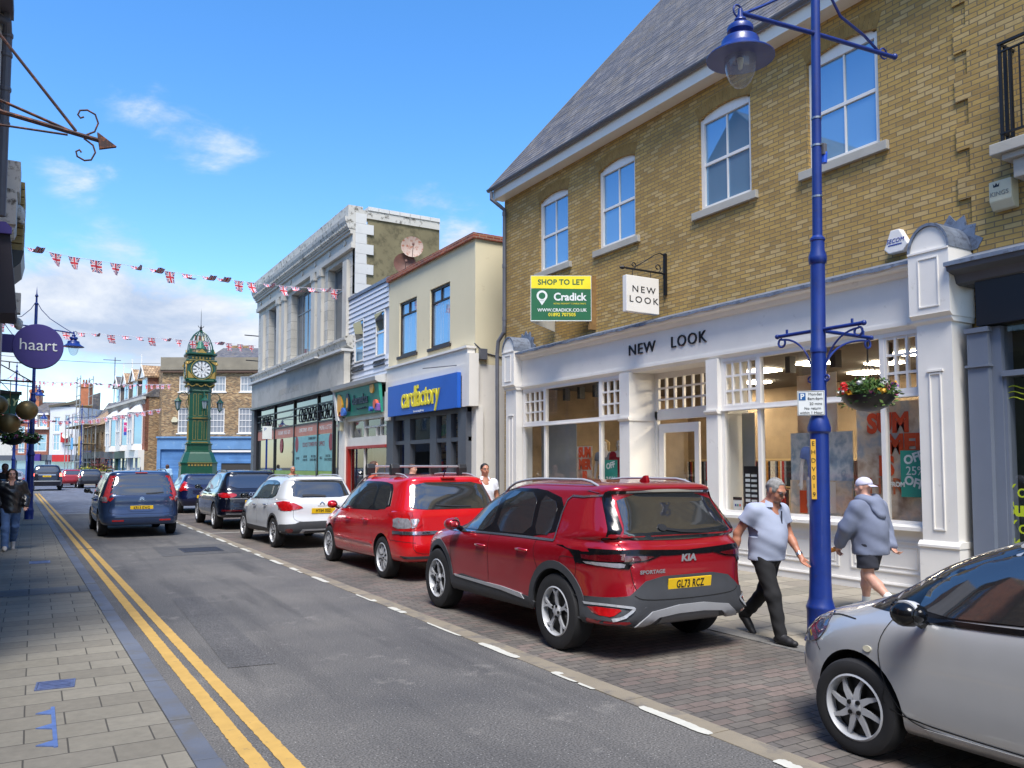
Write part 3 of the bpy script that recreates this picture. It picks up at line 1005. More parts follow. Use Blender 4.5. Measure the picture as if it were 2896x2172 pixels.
# interior
mb = MB()
mb.box(10.45, 19, 6.2, 17.3, -.01, .012)
mb.build('shop_floor', paint('shop floor', lin((150, 146, 138)), .5), nl)
mb = MB()
mb.box(16, 16.1, 6.2, 17.3, 0, 3.7)
mb.box(10.5, 16, 6.15, 6.25, 0, 3.7)
mb.box(10.5, 16, 17.3, 17.4, 0, 3.7)
mb.build('shop_wall', paint('shop back wall', lin((168, 146, 118)), .9, .4, 1.2), nl)
mb = MB().box(10.4, 16, 6.2, 17.3, 3.7, 3.75)
mb.build('shop_ceiling', paint('shop ceiling', lin((92, 86, 78)), .9), nl)
LIT = glow('lit ceiling panel', (1.0, .86, .64), 38.0)
for x, y in ((13.4, 9.2), (12.4, 11.2), (14.5, 10.4), (12.6, 8.1), (14.8, 8.2), (14, 12.9), (15, 14.6), (12.3, 9.9)):
 MB().box(x, x + .5, y, y + .5, 3.66, 3.68).build('ceiling_light', LIT, nl)
for y in (9.3, 8.4, 7.5, 16, 15.4, 14.8):
 MB().box(10.9, 11.05, y, y + .1, 3.32, 3.6).build('spotlight', BLACKP, nl)
rc = random.Random(11)
CLOTH = [paint('cloth %d' % i, lin(c), .95, .3, 20) for i, c in enumerate(((150, 40, 40), (30, 34, 44), (196, 180, 150), (70, 84, 60), (170, 120, 50), (120, 130, 150), (60, 40, 40), (200, 196, 190)))]
for (x, ya, yb, z) in ((15.6, 6.6, 16.8, 1.9), (15.6, 6.6, 16.8, .9), (13.6, 10.5, 12.9, 1.3), (12.7, 11.8, 13.2, 1.15), (13.2, 8.6, 10.1, 1.35)):
 rail = empty('clothes_rail', (x, (ya + yb) / 2, 0), 0, 'rail of hanging clothes inside the shop, %s' % {15.6: 'along the back wall at %s' % ('shoulder height' if z > 1 else 'knee height'), 13.6: 'behind the door', 12.7: 'just inside the door', 13.2: 'behind the large window'}[x], 'clothes rail', 'clothes rails in the shop', off=True)
 MB().box(x - .02, x + .02, ya, yb, z, z + .03).box(x - .02, x + .02, ya, ya + .03, 0, z).box(x - .02, x + .02, yb - .03, yb, 0, z).build('rail', paint('pale wood rail', lin((190, 166, 120)), .6), rail)
 y = ya + .05
 sets = {}
 while y < yb - .1:
  w = rc.uniform(.03, .07)
  k = rc.randrange(8)
  h = rc.uniform(.5, .85)
  sets.setdefault(k, MB()).box(x - .2, x + .2, y, y + w, max(.05, z - h), z - .03)
  y += w + .015
 for k, q in sets.items():
  q.build('clothes', CLOTH[k], rail)
# NEW LOOK letters
LB = paint('black letters', lin((24, 24, 28)), .4)
t = empty('shop_sign_lettering', (10.24, 11.7, 4.05), 0, 'large black raised letters NEW LOOK on the white fascia', 'sign', off=True)
text('NEW', .30, LB, t, 'word', (0, 0, 4.06), TF(10.268, 12.38), .022, sx=1.12, spacing=1.14)
text('LOOK', .30, LB, t, 'word', (0, 0, 4.06), TF(10.268, 11.06), .022, sx=1.05, spacing=1.14)
# ------------------------------------------------------------------ things on and beside the yellow brick shop
hs = empty('hanging_sign', (10.6, 12.02, 4.7), 0, 'square white NEW LOOK sign hanging from a black scrolled bracket', 'sign', off=True)
mb = MB()
mb.box(10.55, 10.6, 11.99, 12.05, 5.1, 5.92)
mb.tube([(10.55, 12.02, 5.52), (9.6, 12.02, 5.52)], .02, 6)
mb.tube([(9.6, 12.02, 5.52), (9.52, 12.02, 5.52), (9.42, 12.02, 5.52)], [.004, .045, .001], 6)
def spiral(c, r0, r1, a0, a1, n=18, plane='xz', y=0):
 pts = []
 for i in range(n + 1):
  t = i / n
  r, a = r0 + (r1 - r0) * t, a0 + (a1 - a0) * t
  p = (c[0] + r * math.cos(a), c[1] + r * math.sin(a))
  pts.append((p[0], y, p[1]) if plane == 'xz' else (y, p[0], p[1]))
 return pts
mb.tube(spiral((10.38, 5.62), .09, .02, -1.4, 5.2, y=12.02), .011, 6)
mb.tube(spiral((9.78, 5.60), .07, .02, -1.6, 5, y=12.02), .010, 6)
mb.tube([(10.55, 12.02, 5.88), (10.45, 12.02, 5.92), (10.3, 12.02, 5.86), (10.05, 12.02, 5.7), (9.8, 12.02, 5.56)], .012, 6)
for x in (9.75, 10.2):
 mb.tube([(x, 12.02, 5.5), (x, 12.02, 5.38)], .008, 6)
mb.build('bracket', IRON, hs)
MB().box(9.56, 10.36, 11.96, 12.08, 4.68, 5.38).build('board', WHITE, hs, bev=.01)
for w_, z in (('NEW', 5.12), ('LOOK', 4.92)):
 text(w_, .175, LB, hs, 'word', (0, 0, z), ((9.98, 11.958, 0), (1, 0, 0), (0, -1, 0)), .003, sx=1.25, spacing=1.35)
# estate agent's board, two panels in a V
tl = empty('letting_board', (10.55, 14.3, 4.9), 0, 'green and yellow SHOP TO LET board fixed to the brick wall', 'sign', off=True)
A_, B_ = Vector((9.30, 14.98, 0)), Vector((10.45, 14.31, 0))
dv = (B_ - A_).normalized()
nv = Vector((-dv.y * -1, -dv.x, 0))
nv = Vector((dv.y, -dv.x, 0))
BF = ((A_.x, A_.y, 0), (dv.x, dv.y, 0), (nv.x, nv.y, 0))
GREEN = paint('board green', lin((24, 100, 62)), .5)
YELB = paint('board yellow', lin((240, 222, 30)), .5)
WB = paint('board white', lin((226, 230, 228)), .5)
W_ = 1.335
MB(BF).box(0, W_, -.014, 0, 4.93, 5.94).build('panel', WB, tl)
MB(BF).add([(.01, .004, 5.66), (W_ - .01, .004, 5.64), (W_ - .01, .004, 5.93), (.01, .004, 5.93)], [(0, 1, 2, 3)]).build('heading', YELB, tl)
MB(BF).add([(.01, .002, 4.95), (W_ - .01, .002, 4.95), (W_ - .01, .002, 5.64), (W_ * .6, .002, 5.675), (W_ * .3, .002, 5.675), (.01, .002, 5.65)], [(0, 1, 2, 3, 4, 5)]).build('lower_panel', GREEN, tl)
dk = paint('dark green letters', lin((26, 92, 58)), .5)
text('SHOP TO LET', .165, dk, tl, 'words', (W_ / 2, .006, 5.79), BF, .001, bold=.004, spacing=1.02)
text('Cradick', .235, WB, tl, 'words', (.86, .005, 5.46), BF, .001, bold=.007, sx=.95)
text('RETAIL PROPERTY CONSULTANTS', .046, YELB, tl, 'words', (.86, .005, 5.315), BF, .001)
text('WWW.CRADICK.CO.UK', .098, WB, tl, 'words', (.69, .005, 5.17), BF, .001, bold=.002)
text('01892 707505', .105, YELB, tl, 'words', (.69, .005, 5.07), BF, .001, bold=.002)
mb = MB(BF)
for i in range(20):
 a, b = 2 * math.pi * i / 20, 2 * math.pi * (i + 1) / 20
 for (a_, b_) in ((a, b),):
  mb.add([(.25 + r * math.cos(t), .005, 5.49 + r * math.sin(t)) for r, t in ((.12, a_), (.12, b_), (.075, b_), (.075, a_))], [(0, 1, 2, 3)])
mb.add([(.17, .005, 5.40), (.33, .005, 5.40), (.25, .005, 5.28)], [(0, 1, 2)])
mb.build('logo', WB, tl, recalc=False)
MB().box(10.42, 10.62, 14.33, 14.39, 4.75, 5.95).build('post', paint('timber post', lin((150, 116, 70)), .9, .3, 8), tl)
A2 = Vector((9.34, 15.02, 0))
MB().add([(A2.x, A2.y, 4.93), (10.55, 15.9, 4.93), (10.55, 15.9, 5.94), (A2.x, A2.y, 5.94), (A2.x, A2.y + .02, 4.93), (10.55, 15.92, 4.93), (10.55, 15.92, 5.94), (A2.x, A2.y + .02, 5.94)],
   [(0, 1, 2, 3), (7, 6, 5, 4), (0, 4, 5, 1), (3, 2, 6, 7), (0, 3, 7, 4)]).build('rear_panel', WB, tl)
# alarm boxes
CREAMP = paint('cream plastic', lin((216, 208, 176)), .5)
al = empty('alarm_box', (10.6, 5.52, 5.0), 0, 'cream square alarm box with a small crown, under the iron balcony', 'alarm box', off=True)
F = RF(10.57)
mb = MB(F)
mb.prism([(0, 5.0), (.1, 5.0), (.17, 5.1), (.17, 5.36), (0, 5.38)], 5.38, 5.66, 'x')
mb.build('cover', CREAMP, al, bev=.015)
text('KINGS', .08, paint('grey letters', lin((140, 136, 124)), .5), al, 'word', (0, 0, 5.19), TF(10.397, 5.53), .002)
MB(F).add([(5.6, .172, 5.28), (5.53, .172, 5.28), (5.525, .172, 5.33), (5.545, .172, 5.30), (5.565, .172, 5.335), (5.585, .172, 5.30), (5.605, .172, 5.33)], [(0, 1, 2, 3, 4, 5, 6)]).build('crown', LB, al)
al = empty('alarm_box', (10.6, 7.0, 4.8), 0, 'white six-sided alarm box with blue lettering above the white fascia', 'alarm box', off=True)
F = RF(10.6)
mb = MB(F)
hexa = [(6.84, 4.88), (6.92, 4.79), (7.14, 4.79), (7.21, 4.86), (7.1, 5.12), (6.97, 5.12)]
mb.prism(hexa, 0, .12)
mb.build('cover', WINWHITE, al, bev=.012)
text('SECOM', .085, paint('blue letters', lin((30, 60, 150)), .5), al, 'word', (0, 0, 4.96), TF(10.477, 7.03), .002, shear=.2)
MB(F).box(6.93, 7.14, .121, .124, 4.895, 4.91).build('stripe', paint('blue letters', (0, 0, 0)), al)
# iron balcony at the right edge
bc = empty('iron_balcony', (10.6, 4.5, 5.5), 0, 'black iron balcony railing on a stone slab high on the brick wall', 'balcony', off=True)
F = RF(10.6)
MB(F).box(3.2, 5.52, .0, .42, 5.62, 5.76).box(3.3, 5.4, 0, .36, 5.54, 5.62).box(5.1, 5.3, 0, .3, 5.3, 5.54).build('slab', SILL, bc, bev=.01)
mb = MB(F)
for d in (.36,):
 mb.box(3.3, 5.40, d - .02, d + .02, 7.0, 7.03).box(3.3, 5.40, d - .015, d + .015, 6.9, 6.92).box(3.3, 5.40, d - .02, d + .02, 5.86, 5.88)
 for i in range(18):
  s = 3.35 + i * .12
  mb.box(s - .008, s + .008, d - .008, d + .008, 5.88, 6.9)
for d in (.0, .12, .24, .36):
 mb.box(5.36, 5.40, d - .012, d + .012, 5.76, 7.03)
mb.box(5.37, 5.39, 0, .36, 7.0, 7.03).box(5.37, 5.39, 0, .36, 5.86, 5.88)
mb.build('railing', IRON, bc)
F = RF(10.6)
# shop window displays
POSTBEACH = None
def poster_mat(name, cols, scale=2.2, seed=0.0):
 if name in MATS:
  return MATS[name]
 m, nt, b = nodes(name)
 N, L = nt.nodes, nt.links
 tc = N.new('ShaderNodeTexCoord')
 mp = N.new('ShaderNodeMapping')
 mp.inputs['Location'].default_value = (seed, seed, seed)
 L.new(tc.outputs['Object'], mp.inputs[0])
 nz = N.new('ShaderNodeTexNoise')
 nz.inputs['Scale'].default_value = scale
 nz.inputs['Detail'].default_value = 9
 nz.inputs['Distortion'].default_value = .15
 L.new(mp.outputs[0], nz.inputs['Vector'])
 rp = N.new('ShaderNodeValToRGB')
 el = rp.color_ramp.elements
 while len(el) < len(cols):
  el.new(.5)
 for i, c in enumerate(cols):
  el[i].position = .3 + .42 * i / (len(cols) - 1)
  el[i].color = (*lin(c), 1)
 L.new(nz.outputs['Fac'], rp.inputs[0])
 L.new(rp.outputs[0], b.inputs['Base Color'])
 b.inputs['Roughness'].default_value = .6
 MATS[name] = m
 return m
BEACH = poster_mat('beach photo print', ((128, 100, 80), (186, 156, 130), (222, 200, 174), (176, 176, 176), (232, 220, 206)), 3)
SEA = poster_mat('sea photo print', ((110, 130, 150), (150, 170, 188), (206, 212, 216), (140, 160, 178), (226, 224, 220)), 3)
ORANGE = paint('orange print', lin((232, 84, 34)), .5, .1)
TEAL = paint('teal print', lin((48, 150, 132)), .5, .08)
F = RF(0)
def poster(nm, x, ya, yb, za, zb, mat, label, cat='poster'):
 p = empty(nm, (x, (ya + yb) / 2, za), 0, label, cat, off=True)
 MB().box(x, x + .012, ya, yb, za, zb).build('sheet', mat, p)
 return p
p1 = poster('window_poster', 10.62, 6.62, 7.84, .98, 2.68, BEACH, 'tall beach photo poster reading SUMMER IS in orange, right end of the large window')
text('SUM', .38, ORANGE, p1, 'words', (0, 0, 2.36), TF(10.612, 7.32), .002, bold=.02, sx=.9)
text('MER', .38, ORANGE, p1, 'words', (0, 0, 2.05), TF(10.612, 7.02), .002, bold=.02, sx=.9)
text('IS', .38, ORANGE, p1, 'words', (0, 0, 1.74), TF(10.612, 7.36), .002, bold=.02, sx=.9)
text('HERE', .34, paint('tan print', lin((206, 110, 66)), .6), p1, 'words', (0, 0, 1.45), TF(10.612, 7.3), .002, sx=.9)
p2 = poster('window_poster', 10.50, 6.66, 7.06, 1.32, 1.97, TEAL, 'teal 25% offer poster stuck in front of the beach photo')
text('OFF', .17, WB, p2, 'words', (0, 0, 1.86), TF(10.498, 6.86), .002, bold=.006, rot=.3)
text('25%', .17, WB, p2, 'words', (0, 0, 1.68), TF(10.498, 6.84), .002)
text('OFF', .17, WB, p2, 'words', (0, 0, 1.52), TF(10.498, 6.86), .002, bold=.006, rot=-.3)
text('FROM', .09, WB, p1, 'words', (0, 0, 1.49), TF(10.497, 7.12), .002, bold=.004)
p3 = poster('window_poster', 11.0, 8.2, 9.4, .96, 2.3, SEA, 'large seaside photo panel behind the mannequin in the blue top')
p9 = poster('window_poster', 10.97, 8.2, 9.4, .96, 1.52, BEACH, 'sandy lower photo strip in front of the seaside panel')
MB().box(10.96, 10.966, 8.5, 8.75, 1.0, 1.5).build('printed_figure', paint('pale print', lin((226, 214, 200)), .6), p9)
MB().box(10.96, 10.966, 8.95, 9.2, .98, 1.35).build('printed_figure', ORANGE, p9)
p4 = poster('window_poster', 11.3, 8.7, 9.5, 2.3, 3.3, poster_mat('portrait print', ((60, 44, 38), (200, 168, 140), (214, 196, 178), (230, 226, 220)), 1.6, 3), 'pale fashion portrait hung above the seaside photo panel')
p5 = poster('window_poster', 10.46, 9.62, 9.95, 1.0, 1.75, LB, 'narrow black opening hours sheet with white rows in the large window')
for i in range(7):
 MB().box(10.455, 10.459, 9.66, 9.78, 1.06 + i * .085, 1.1 + i * .085).box(10.455, 10.459, 9.81, 9.91, 1.06 + i * .085, 1.11 + i * .085).build('printed_rows', WB, p5)
p6 = poster('window_poster', 10.46, 10.0, 10.2, 1.0, 1.22, WB, 'small white notice with a black edge low in the large window')
MB().box(10.455, 10.459, 10.0, 10.2, 1.17, 1.22).build('heading', LB, p6)
for i, c in enumerate((ORANGE, TEAL, paint('blue letters', (0, 0, 0)))):
 MB().box(10.455, 10.459, 10.03 + i * .05, 10.06 + i * .05, 1.06, 1.1).build('card_mark', c, p6)
p7 = poster('window_poster', 10.75, 14.72, 15.3, 1.0, 2.2, BEACH, 'orange lettered beach poster behind the mannequins near the far end')
for i, w_ in enumerate(('SUM', 'MER', 'IS', 'HERE')):
 text(w_, .3, ORANGE, p7, 'words', (0, 0, 2.05 - i * .27), TF(10.745, 15.0), .002, bold=.02, sx=.8)
p8 = poster('window_poster', 10.5, 13.5, 13.95, 1.2, 1.88, TEAL, 'teal 25% offer poster in the smaller window by the door')
text('25%', .2, WB, p8, 'words', (0, 0, 1.45), TF(10.498, 13.72), .002)
text('OFF', .17, WB, p8, 'words', (0, 0, 1.76), TF(10.498, 13.72), .002, bold=.006, rot=.2)
MB().box(10.8, 10.82, 15.4, 16.9, .9, 2.75).build('window_back_board', PALEROOM, nl)
MB().box(10.75, 10.77, 9.97, 10.25, .96, 2.68).build('window_back_board', PALEROOM, nl)
rg = empty('retail_sign', (12.4, 11.6, 0), 0, 'orange sale sign above the rails just inside the shop door', 'sign', off=True)
MB().box(12.4, 12.42, 11.75, 12.45, 2.0, 2.5).build('sheet', ORANGE, rg)
# ------------------------------------------------------------------ neighbour on the right (grey shop front)
gs = empty('grey_shop_front', (10.4, 3, 0), 0, 'grey painted shop front with black fascia at the right edge', 'shop front', off=True)
G = RF(10.35)
MB(G).box(-6, 5.78, -.05, .12, 3.52, 4.08).build('sign_board', LB, gs)
MB(G).prism([(.1, 4.08), (.16, 4.1), (.2, 4.2), (.36, 4.24), (.38, 4.32), (-.25, 4.32), (-.25, 4.08)], -6, 6.0, 'x').build('cornice', DARKGREY, gs)
MB(G).prism([(.4, 4.30), (.4, 4.35), (-.24, 4.55), (-.24, 4.30)], -6, 6.02, 'x').build('lead_flashing', LEAD, gs)
mb = MB(G)
mb.box(5.66, 5.92, -.25, .1, 0, 3.44)
mb.box(5.64, 5.94, -.25, .13, 3.44, 3.5).box(5.64, 5.94, -.25, .13, 3.0, 3.03).box(5.64, 5.94, -.25, .12, 0, .3)
mb.box(5.54, 5.66, -.25, .02, 0, 3.5)
mb.box(-6, 5.54, -.25, .0, 0, .5)
mb.box(-6, 5.54, -.2, .05, 2.86, 2.93)
mb.box(5.50, 5.54, -.15, .0, .5, 2.86)
for s in (3.6, 1.5, -1):
 mb.box(s, s + .08, -.15, 0, .5, 3.5)
mb.build('frame', BLUEGREY, gs)
MB(G).add([(-6, -.06, .5), (5.54, -.06, .5), (5.54, -.06, 3.5), (-6, -.06, 3.5)], [(0, 1, 2, 3)]).build('pane', GL, gs, recalc=False)
MB().box(11.2, 11.3, -6, 5.9, 0, 3.6).box(10.6, 11.2, 5.9, 5.95, 0, 3.6).box(10.5, 11.3, -6, 5.9, 3.52, 3.6).build('blind', paint('olive blind', lin((96, 104, 92)), .9, .2, .6), gs)
LIME = paint('lime letters', lin((184, 200, 40)), .5)
for w_, z, bo in (('Your', 1.44, 0), ('Summer', 1.22, .012), ('Your', 1.0, 0), ('Style', .78, .012)):
 text(w_, .24, LIME, gs, 'words', (0, 0, z), TF(10.40, 5.6), .001, bold=bo, align='LEFT')
for k in range(3):
 MB(G).tube([(5.52 - i * .04, -.045, 2.72 - k * .07 + .022 * math.sin(i * .9)) for i in range(40)], .006, 4).build('wavy_line', LIME, gs)
# ------------------------------------------------------------------ cream rendered building with the blue card shop
cf = empty('cream_rendered_building', (10.6, 23, 0), 0, 'cream rendered building with dark sash windows over the blue sign shop', 'building', off=True)
F = RF(XW)
mb = MB(F)
cw = [(21.66, 23.08, 5.42, 7.3), (24.12, 25.57, 5.46, 7.3)]
mb.wall(20.04, 26.5, 4.3, 8.2, cw, -.3, 0)
mb.add([(20.04, -.3, 4.62), (20.04, -9, 4.62), (20.04, -9, 8.2), (20.04, -.3, 8.2), (26.5, -9, 8.2), (26.5, -.3, 8.2)], [(0, 1, 2, 3), (3, 2, 4, 5)])
mb.box(20.03, 20.2, -9, .02, 4.62, 4.68)
mb.build('wall', CREAM, cf)
mb = MB(F)
mb.box(19.98, 26.55, -.28, .1, 8.2, 8.36)
mb.box(19.98, 20.3, -9, -.28, 8.2, 8.36)
mb.build('brick_coping', REDBRICK, cf)
DKF = paint('dark brown frame', lin((52, 44, 42)), .5)
for a, b, c, d in cw:
 fr = sash(cf, F, a, b, c, d, d=-.05, fw=.08, cols=1, rows=(.76,), mat=DKF, gmat=WINGLASS, sill=(.1, .06, .1), sm=DKF)
 MB(F).box((a + b) / 2 - .03, (a + b) / 2 + .03, -.12, -.05, c + (d - c) * .76, d - .06).build('bar', DKF, fr)
 q = MB(F)
 for i in range(24):
  s0_ = a + .1 + (b - a - .2) * i / 24
  s1_ = a + .1 + (b - a - .2) * (i + 1) / 24
  q.add([(s0_, -.105 + .014 * math.sin(i * 1.9), c + .1), (s1_, -.105 + .014 * math.sin((i + 1) * 1.9), c + .1), (s1_, -.105 + .014 * math.sin((i + 1) * 1.9), c + (d - c) * .74), (s0_, -.105 + .014 * math.sin(i * 1.9), c + (d - c) * .74)], [(0, 1, 2, 3)])
 q.build('curtain', CURTAIN, fr, recalc=False)
mb = MB(F)
mb.box(19.86, 20.04, -.02, .28, 3.42, 4.9)
mb.box(20.04, 26.1, -.02, .26, 4.3, 4.62)
mb.box(20.04, 26.1, -.02, .24, 4.62, 5.06)
mb.box(20.0, 26.15, -.02, .3, 5.06, 5.12)
mb.box(25.75, 26.1, -.02, .3, 3.3, 4.3)
mb.box(20.05, 20.35, -.02, .26, 3.42, 4.3)
mb.add([(20.03, .02, 0), (20.03, -9, 0), (20.03, -9, 4.62), (20.03, .02, 4.62)], [(0, 1, 2, 3)])
mb.box(19.92, 20.3, -.2, .02, 0, 3.42)
mb.build('painted_lower_wall', WHITE, cf)
mb = MB(F)
pts = [(20.1 + 6.3 * i / 12, .03, 5.1 + .12 * math.sin(i * 1.3) - .02 * i) for i in range(13)]
mb.tube(pts, .02, 5)
mb.tube([(20.03, .03, 5.2), (20.02, -.3, 4.95), (20.02, -.9, 4.85)], .018, 5)
mb.box(19.9, 20.03, -.32, -.1, 4.75, 5.05)
mb.tube([(20.6, .3, 4.62), (21.6, .9, 4.6)], .014, 5)
mb.build('cables', GREYPIPE, cf)
BL = paint('card shop blue', lin((28, 92, 190)), .45, .05)
G = RF(10.2)
MB(G).box(20.36, 25.55, -.12, 0, 3.4, 4.4).build('sign_board', BL, cf)
YC = paint('card shop yellow', lin((244, 226, 40)), .45)
t = text('cardfactory', .92, YC, cf, 'words', (0, 0, 3.9), TF(10.19, 22.95), .02, bold=.012, sx=.74, shear=.12, spacing=.92)
text('the card and gift shop', .09, WB, cf, 'words', (0, 0, 3.46), TF(10.19, 23), .003)
G = RF(10.45)
mb = MB(G)
for a, b in ((20.2, 20.7), (21.3, 21.6), (22.3, 22.75), (24.3, 24.75), (25.55, 26.15)):
 mb.box(a, b, -.2, .05 if a in (20.2, 25.55) else -.02, 0, 3.42)
mb.box(20.2, 26.1, -.2, .0, 3.28, 3.42).box(20.2, 26.1, -.2, -.03, 2.46, 2.58).box(20.2, 26.1, -.2, -.02, 0, .5)
mb.build('shop_frame', DARKGREY, cf)
MB(G).add([(20.2, -.12, .5), (26, -.12, .5), (26, -.12, 3.3), (20.2, -.12, 3.3)], [(0, 1, 2, 3)]).build('pane', GL, cf, recalc=False)
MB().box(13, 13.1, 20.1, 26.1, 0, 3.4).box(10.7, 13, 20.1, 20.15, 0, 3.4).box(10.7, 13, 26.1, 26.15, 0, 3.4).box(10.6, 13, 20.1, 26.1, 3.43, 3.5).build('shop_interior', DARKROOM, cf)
cols = [paint('gift %d' % i, lin(c), .6, .2, 8) for i, c in enumerate(((60, 170, 70), (230, 180, 50), (40, 90, 200), (220, 60, 80), (230, 230, 235), (150, 90, 200)))]
for i, (x, y, z) in enumerate([(11.2 + .12 * (i % 3), 22.9 + .17 * i, 2.85 + .06 * ((i * 7) % 3)) for i in range(8)]):
 b = MB().ball((x, y, z), .13, 10, 1.1)
 tag(b.build('balloon', cols[0], smooth=60), 'green balloon in the cluster above the card shop door', 'balloon', 'green balloons in the card shop')
sp_ = {}
for i in range(120):
 x, y, z = rc.uniform(11.2, 12.8), rc.uniform(20.7, 25.6), rc.uniform(.5, 2.4)
 k = rc.choice((0, 1, 1, 2, 2, 3, 4, 5))
 sp_.setdefault(k, MB()).box(x, x + .05, y, y + rc.uniform(.08, .2), z, z + rc.uniform(.1, .3))
for k, q in sp_.items():
 q.build('gift_display', cols[k], cf)['kind'] = 'stuff'
# ------------------------------------------------------------------ white boarded building with the green charity sign
dm = empty('white_boarded_building', (10.6, 28.5, 0), 0, 'narrow white boarded building over the green charity shop sign', 'building', off=True)
F = RF(XW)
BOARD = paint('white weatherboard', lin((206, 210, 218)), .5, .05, 4)
dw = [(26.86, 27.74, 5.7, 7.33), (29.0, 30.02, 5.72, 7.35)]
mb = MB(F)
mb.wall(26.52, 30.96, 4.9, 8.3, dw, -.3, -.02)
n = 18
for i in range(n):
 z = 4.95 + i * (3.35 / n)
 h = 3.35 / n
 segs = [(26.52, 30.96)]
 for a, b, c, d in dw:
  if c < z + h * .6 and d > z + h * .4:
   segs = [q for s in segs for q in ((s[0], a), (b, s[1])) if q[1] - q[0] > .01 and q[0] >= s[0] - 1e-6 and q[1] <= s[1] + 1e-6]
 for a, b in segs:
  mb.prism([(.035, z), (.0, z + h), (-.02, z + h), (-.02, z)], a, b, 'x')
mb.build('wall', BOARD, dm)
MB(F).prism([(.06, 8.3), (.06, 8.42), (-2.5, 9.0), (-2.5, 8.3)], 26.5, 30.98, 'x').build('roof', LEAD, dm)
for a, b, c, d in dw:
 fr = sash(dm, F, a, b, c, d, d=.03, fw=.06, cols=1, rows=(.52,), mat=WINWHITE)
 MB(F).add([(a + .08, -.02, 6.6), (b - .08, -.02, 6.6), (b - .08, .12, 7.25), (a + .08, .12, 7.25)], [(0, 1, 2, 3)]).build('tilted_pane', glass('tilted glass', (.02, .03, .04), spec=1), fr)
 q = MB(F)
 for i in range(9):
  s = a - .05 + (b - a + .1) * i / 8
  q.tube([(s, .06, c - .34), (s + .02, .09, c - .25), (s, .06, c - .16)], .012, 5)
 q.box(a - .1, b + .1, .04, .07, c - .18, c - .15).box(a - .1, b + .1, .04, .07, c - .36, c - .33)
 q.build('sill_rail', IRON, fr)
G = RF(10.2)
TEALS = paint('charity green', lin((48, 150, 128)), .5)
mb = MB(G)
mb.add([(26.2, -.02, 3.62), (30.25, -.02, 3.64), (30.8, .1, 4.62), (26.2, .1, 4.62), (26.2, -.1, 3.62), (30.25, -.1, 3.64), (30.8, -.02, 4.62), (26.2, -.02, 4.62)], [(0, 1, 2, 3), (7, 6, 5, 4), (0, 4, 5, 1), (3, 2, 6, 7), (0, 3, 7, 4), (1, 5, 6, 2)])
mb.build('sign_board', TEALS, dm)
SF = ((10.16, 28.2, 0), (0, -1, 0), (-1, 0, 0))
text('demelza', .5, paint('navy letters', lin((20, 34, 54)), .5), dm, 'words', (0, .0, 4.16), ((10.11, 28.05, 0), (0, -1, 0), (-1, 0, 0)), .012, bold=.008)
text('hospice care for children', .1, paint('navy letters', (0, 0, 0)), dm, 'words', (0, 0, 3.84), ((10.14, 27.9, 0), (0, -1, 0), (-1, 0, 0)), .012)
for (y, z, r, c) in ((30.4, 4.1, .42, (232, 166, 50)), (29.9, 3.78, .2, (60, 110, 200)), (30.2, 3.72, .12, (220, 90, 60)), (26.5, 3.9, .16, (230, 100, 70)), (26.8, 4.5, .2, (236, 176, 60)), (26.3, 3.75, .17, (130, 90, 170)), (27.0, 3.76, .08, (60, 110, 200))):
 MB(G).prism([(min(max(y + r * math.cos(t * math.pi / 8), 26.22), 30.5), min(max(z + r * math.sin(t * math.pi / 8), 3.67), 4.6)) for t in range(16)], -.0, .118).build('coloured_spot', paint('spot %d' % (c[0] + c[1]), lin(c), .5), dm)
MB(G).prism([(29.35 + .2 * math.cos(t * math.pi / 8), 4.14 + .34 * math.sin(t * math.pi / 8)) for t in range(16)], 0, .122).build('badge', paint('navy letters', (0, 0, 0)), dm)
MB(G).prism([(29.35 + .1 * math.cos(t * math.pi / 8), 4.12 + .2 * math.sin(t * math.pi / 8)) for t in range(16)], .1, .126).build('badge_face', paint('spot 398', lin((180, 150, 120)), .5), dm)
mb = MB(G)
mb.prism([(.12, 4.64), (.22, 4.7), (.25, 4.84), (-.4, 5.0), (-.4, 4.64)], 26.15, 31.0, 'x')
mb.prism([(30.3, 3.5), (30.6, 3.5), (31.0, 4.64), (30.85, 4.64)], -.05, .14)
mb.build('cornice', OLDWHITE, dm)
G = RF(10.4)
mb = MB(G)
mb.box(30.2, 31.0, -.3, .1, 0, 3.6)
mb.box(26.15, 30.2, -.2, .02, 2.5, 2.82).box(26.15, 30.2, -.2, .05, 3.45, 3.64)
for s in (28.35, 29.9):
 mb.box(s, s + .08, -.14, -.02, 2.8, 3.5)
mb.box(26.15, 28.35, -.14, -.03, 3.14, 3.19).box(27.2, 27.24, -.14, -.03, 2.8, 3.14).box(26.8, 26.84, -.14, -.03, 2.8, 3.5)
mb.build('shop_frame', WHITE, dm)
REDP = paint('red paint', lin((176, 44, 36)), .45)
MB(G).box(30.02, 30.2, -.1, .04, 0, 2.5).box(26.15, 30.02, -.1, .04, 2.4, 2.5).build('red_surround', REDP, dm)
MB(G).add([(26.15, -.1, .3), (30.1, -.1, .3), (30.1, -.1, 3.5), (26.15, -.1, 3.5)], [(0, 1, 2, 3)]).build('pane', GL, dm, recalc=False)
MB(G).box(28.4, 28.46, -.1, -.04, .1, 2.4).build('mullion', WINWHITE, dm)
MB().box(11.4, 11.5, 28.5, 30.1, 0, 2.5).build('window_back_board', PALEROOM, dm)
MB().box(12.2, 12.3, 26.2, 30.2, 0, 3.6).box(10.6, 12.2, 26.16, 26.2, 0, 3.6).box(10.6, 12.2, 30.2, 30.24, 0, 3.6).box(10.6, 12.2, 26.2, 30.2, 3.6, 3.62).build('shop_interior', DARKROOM, dm)
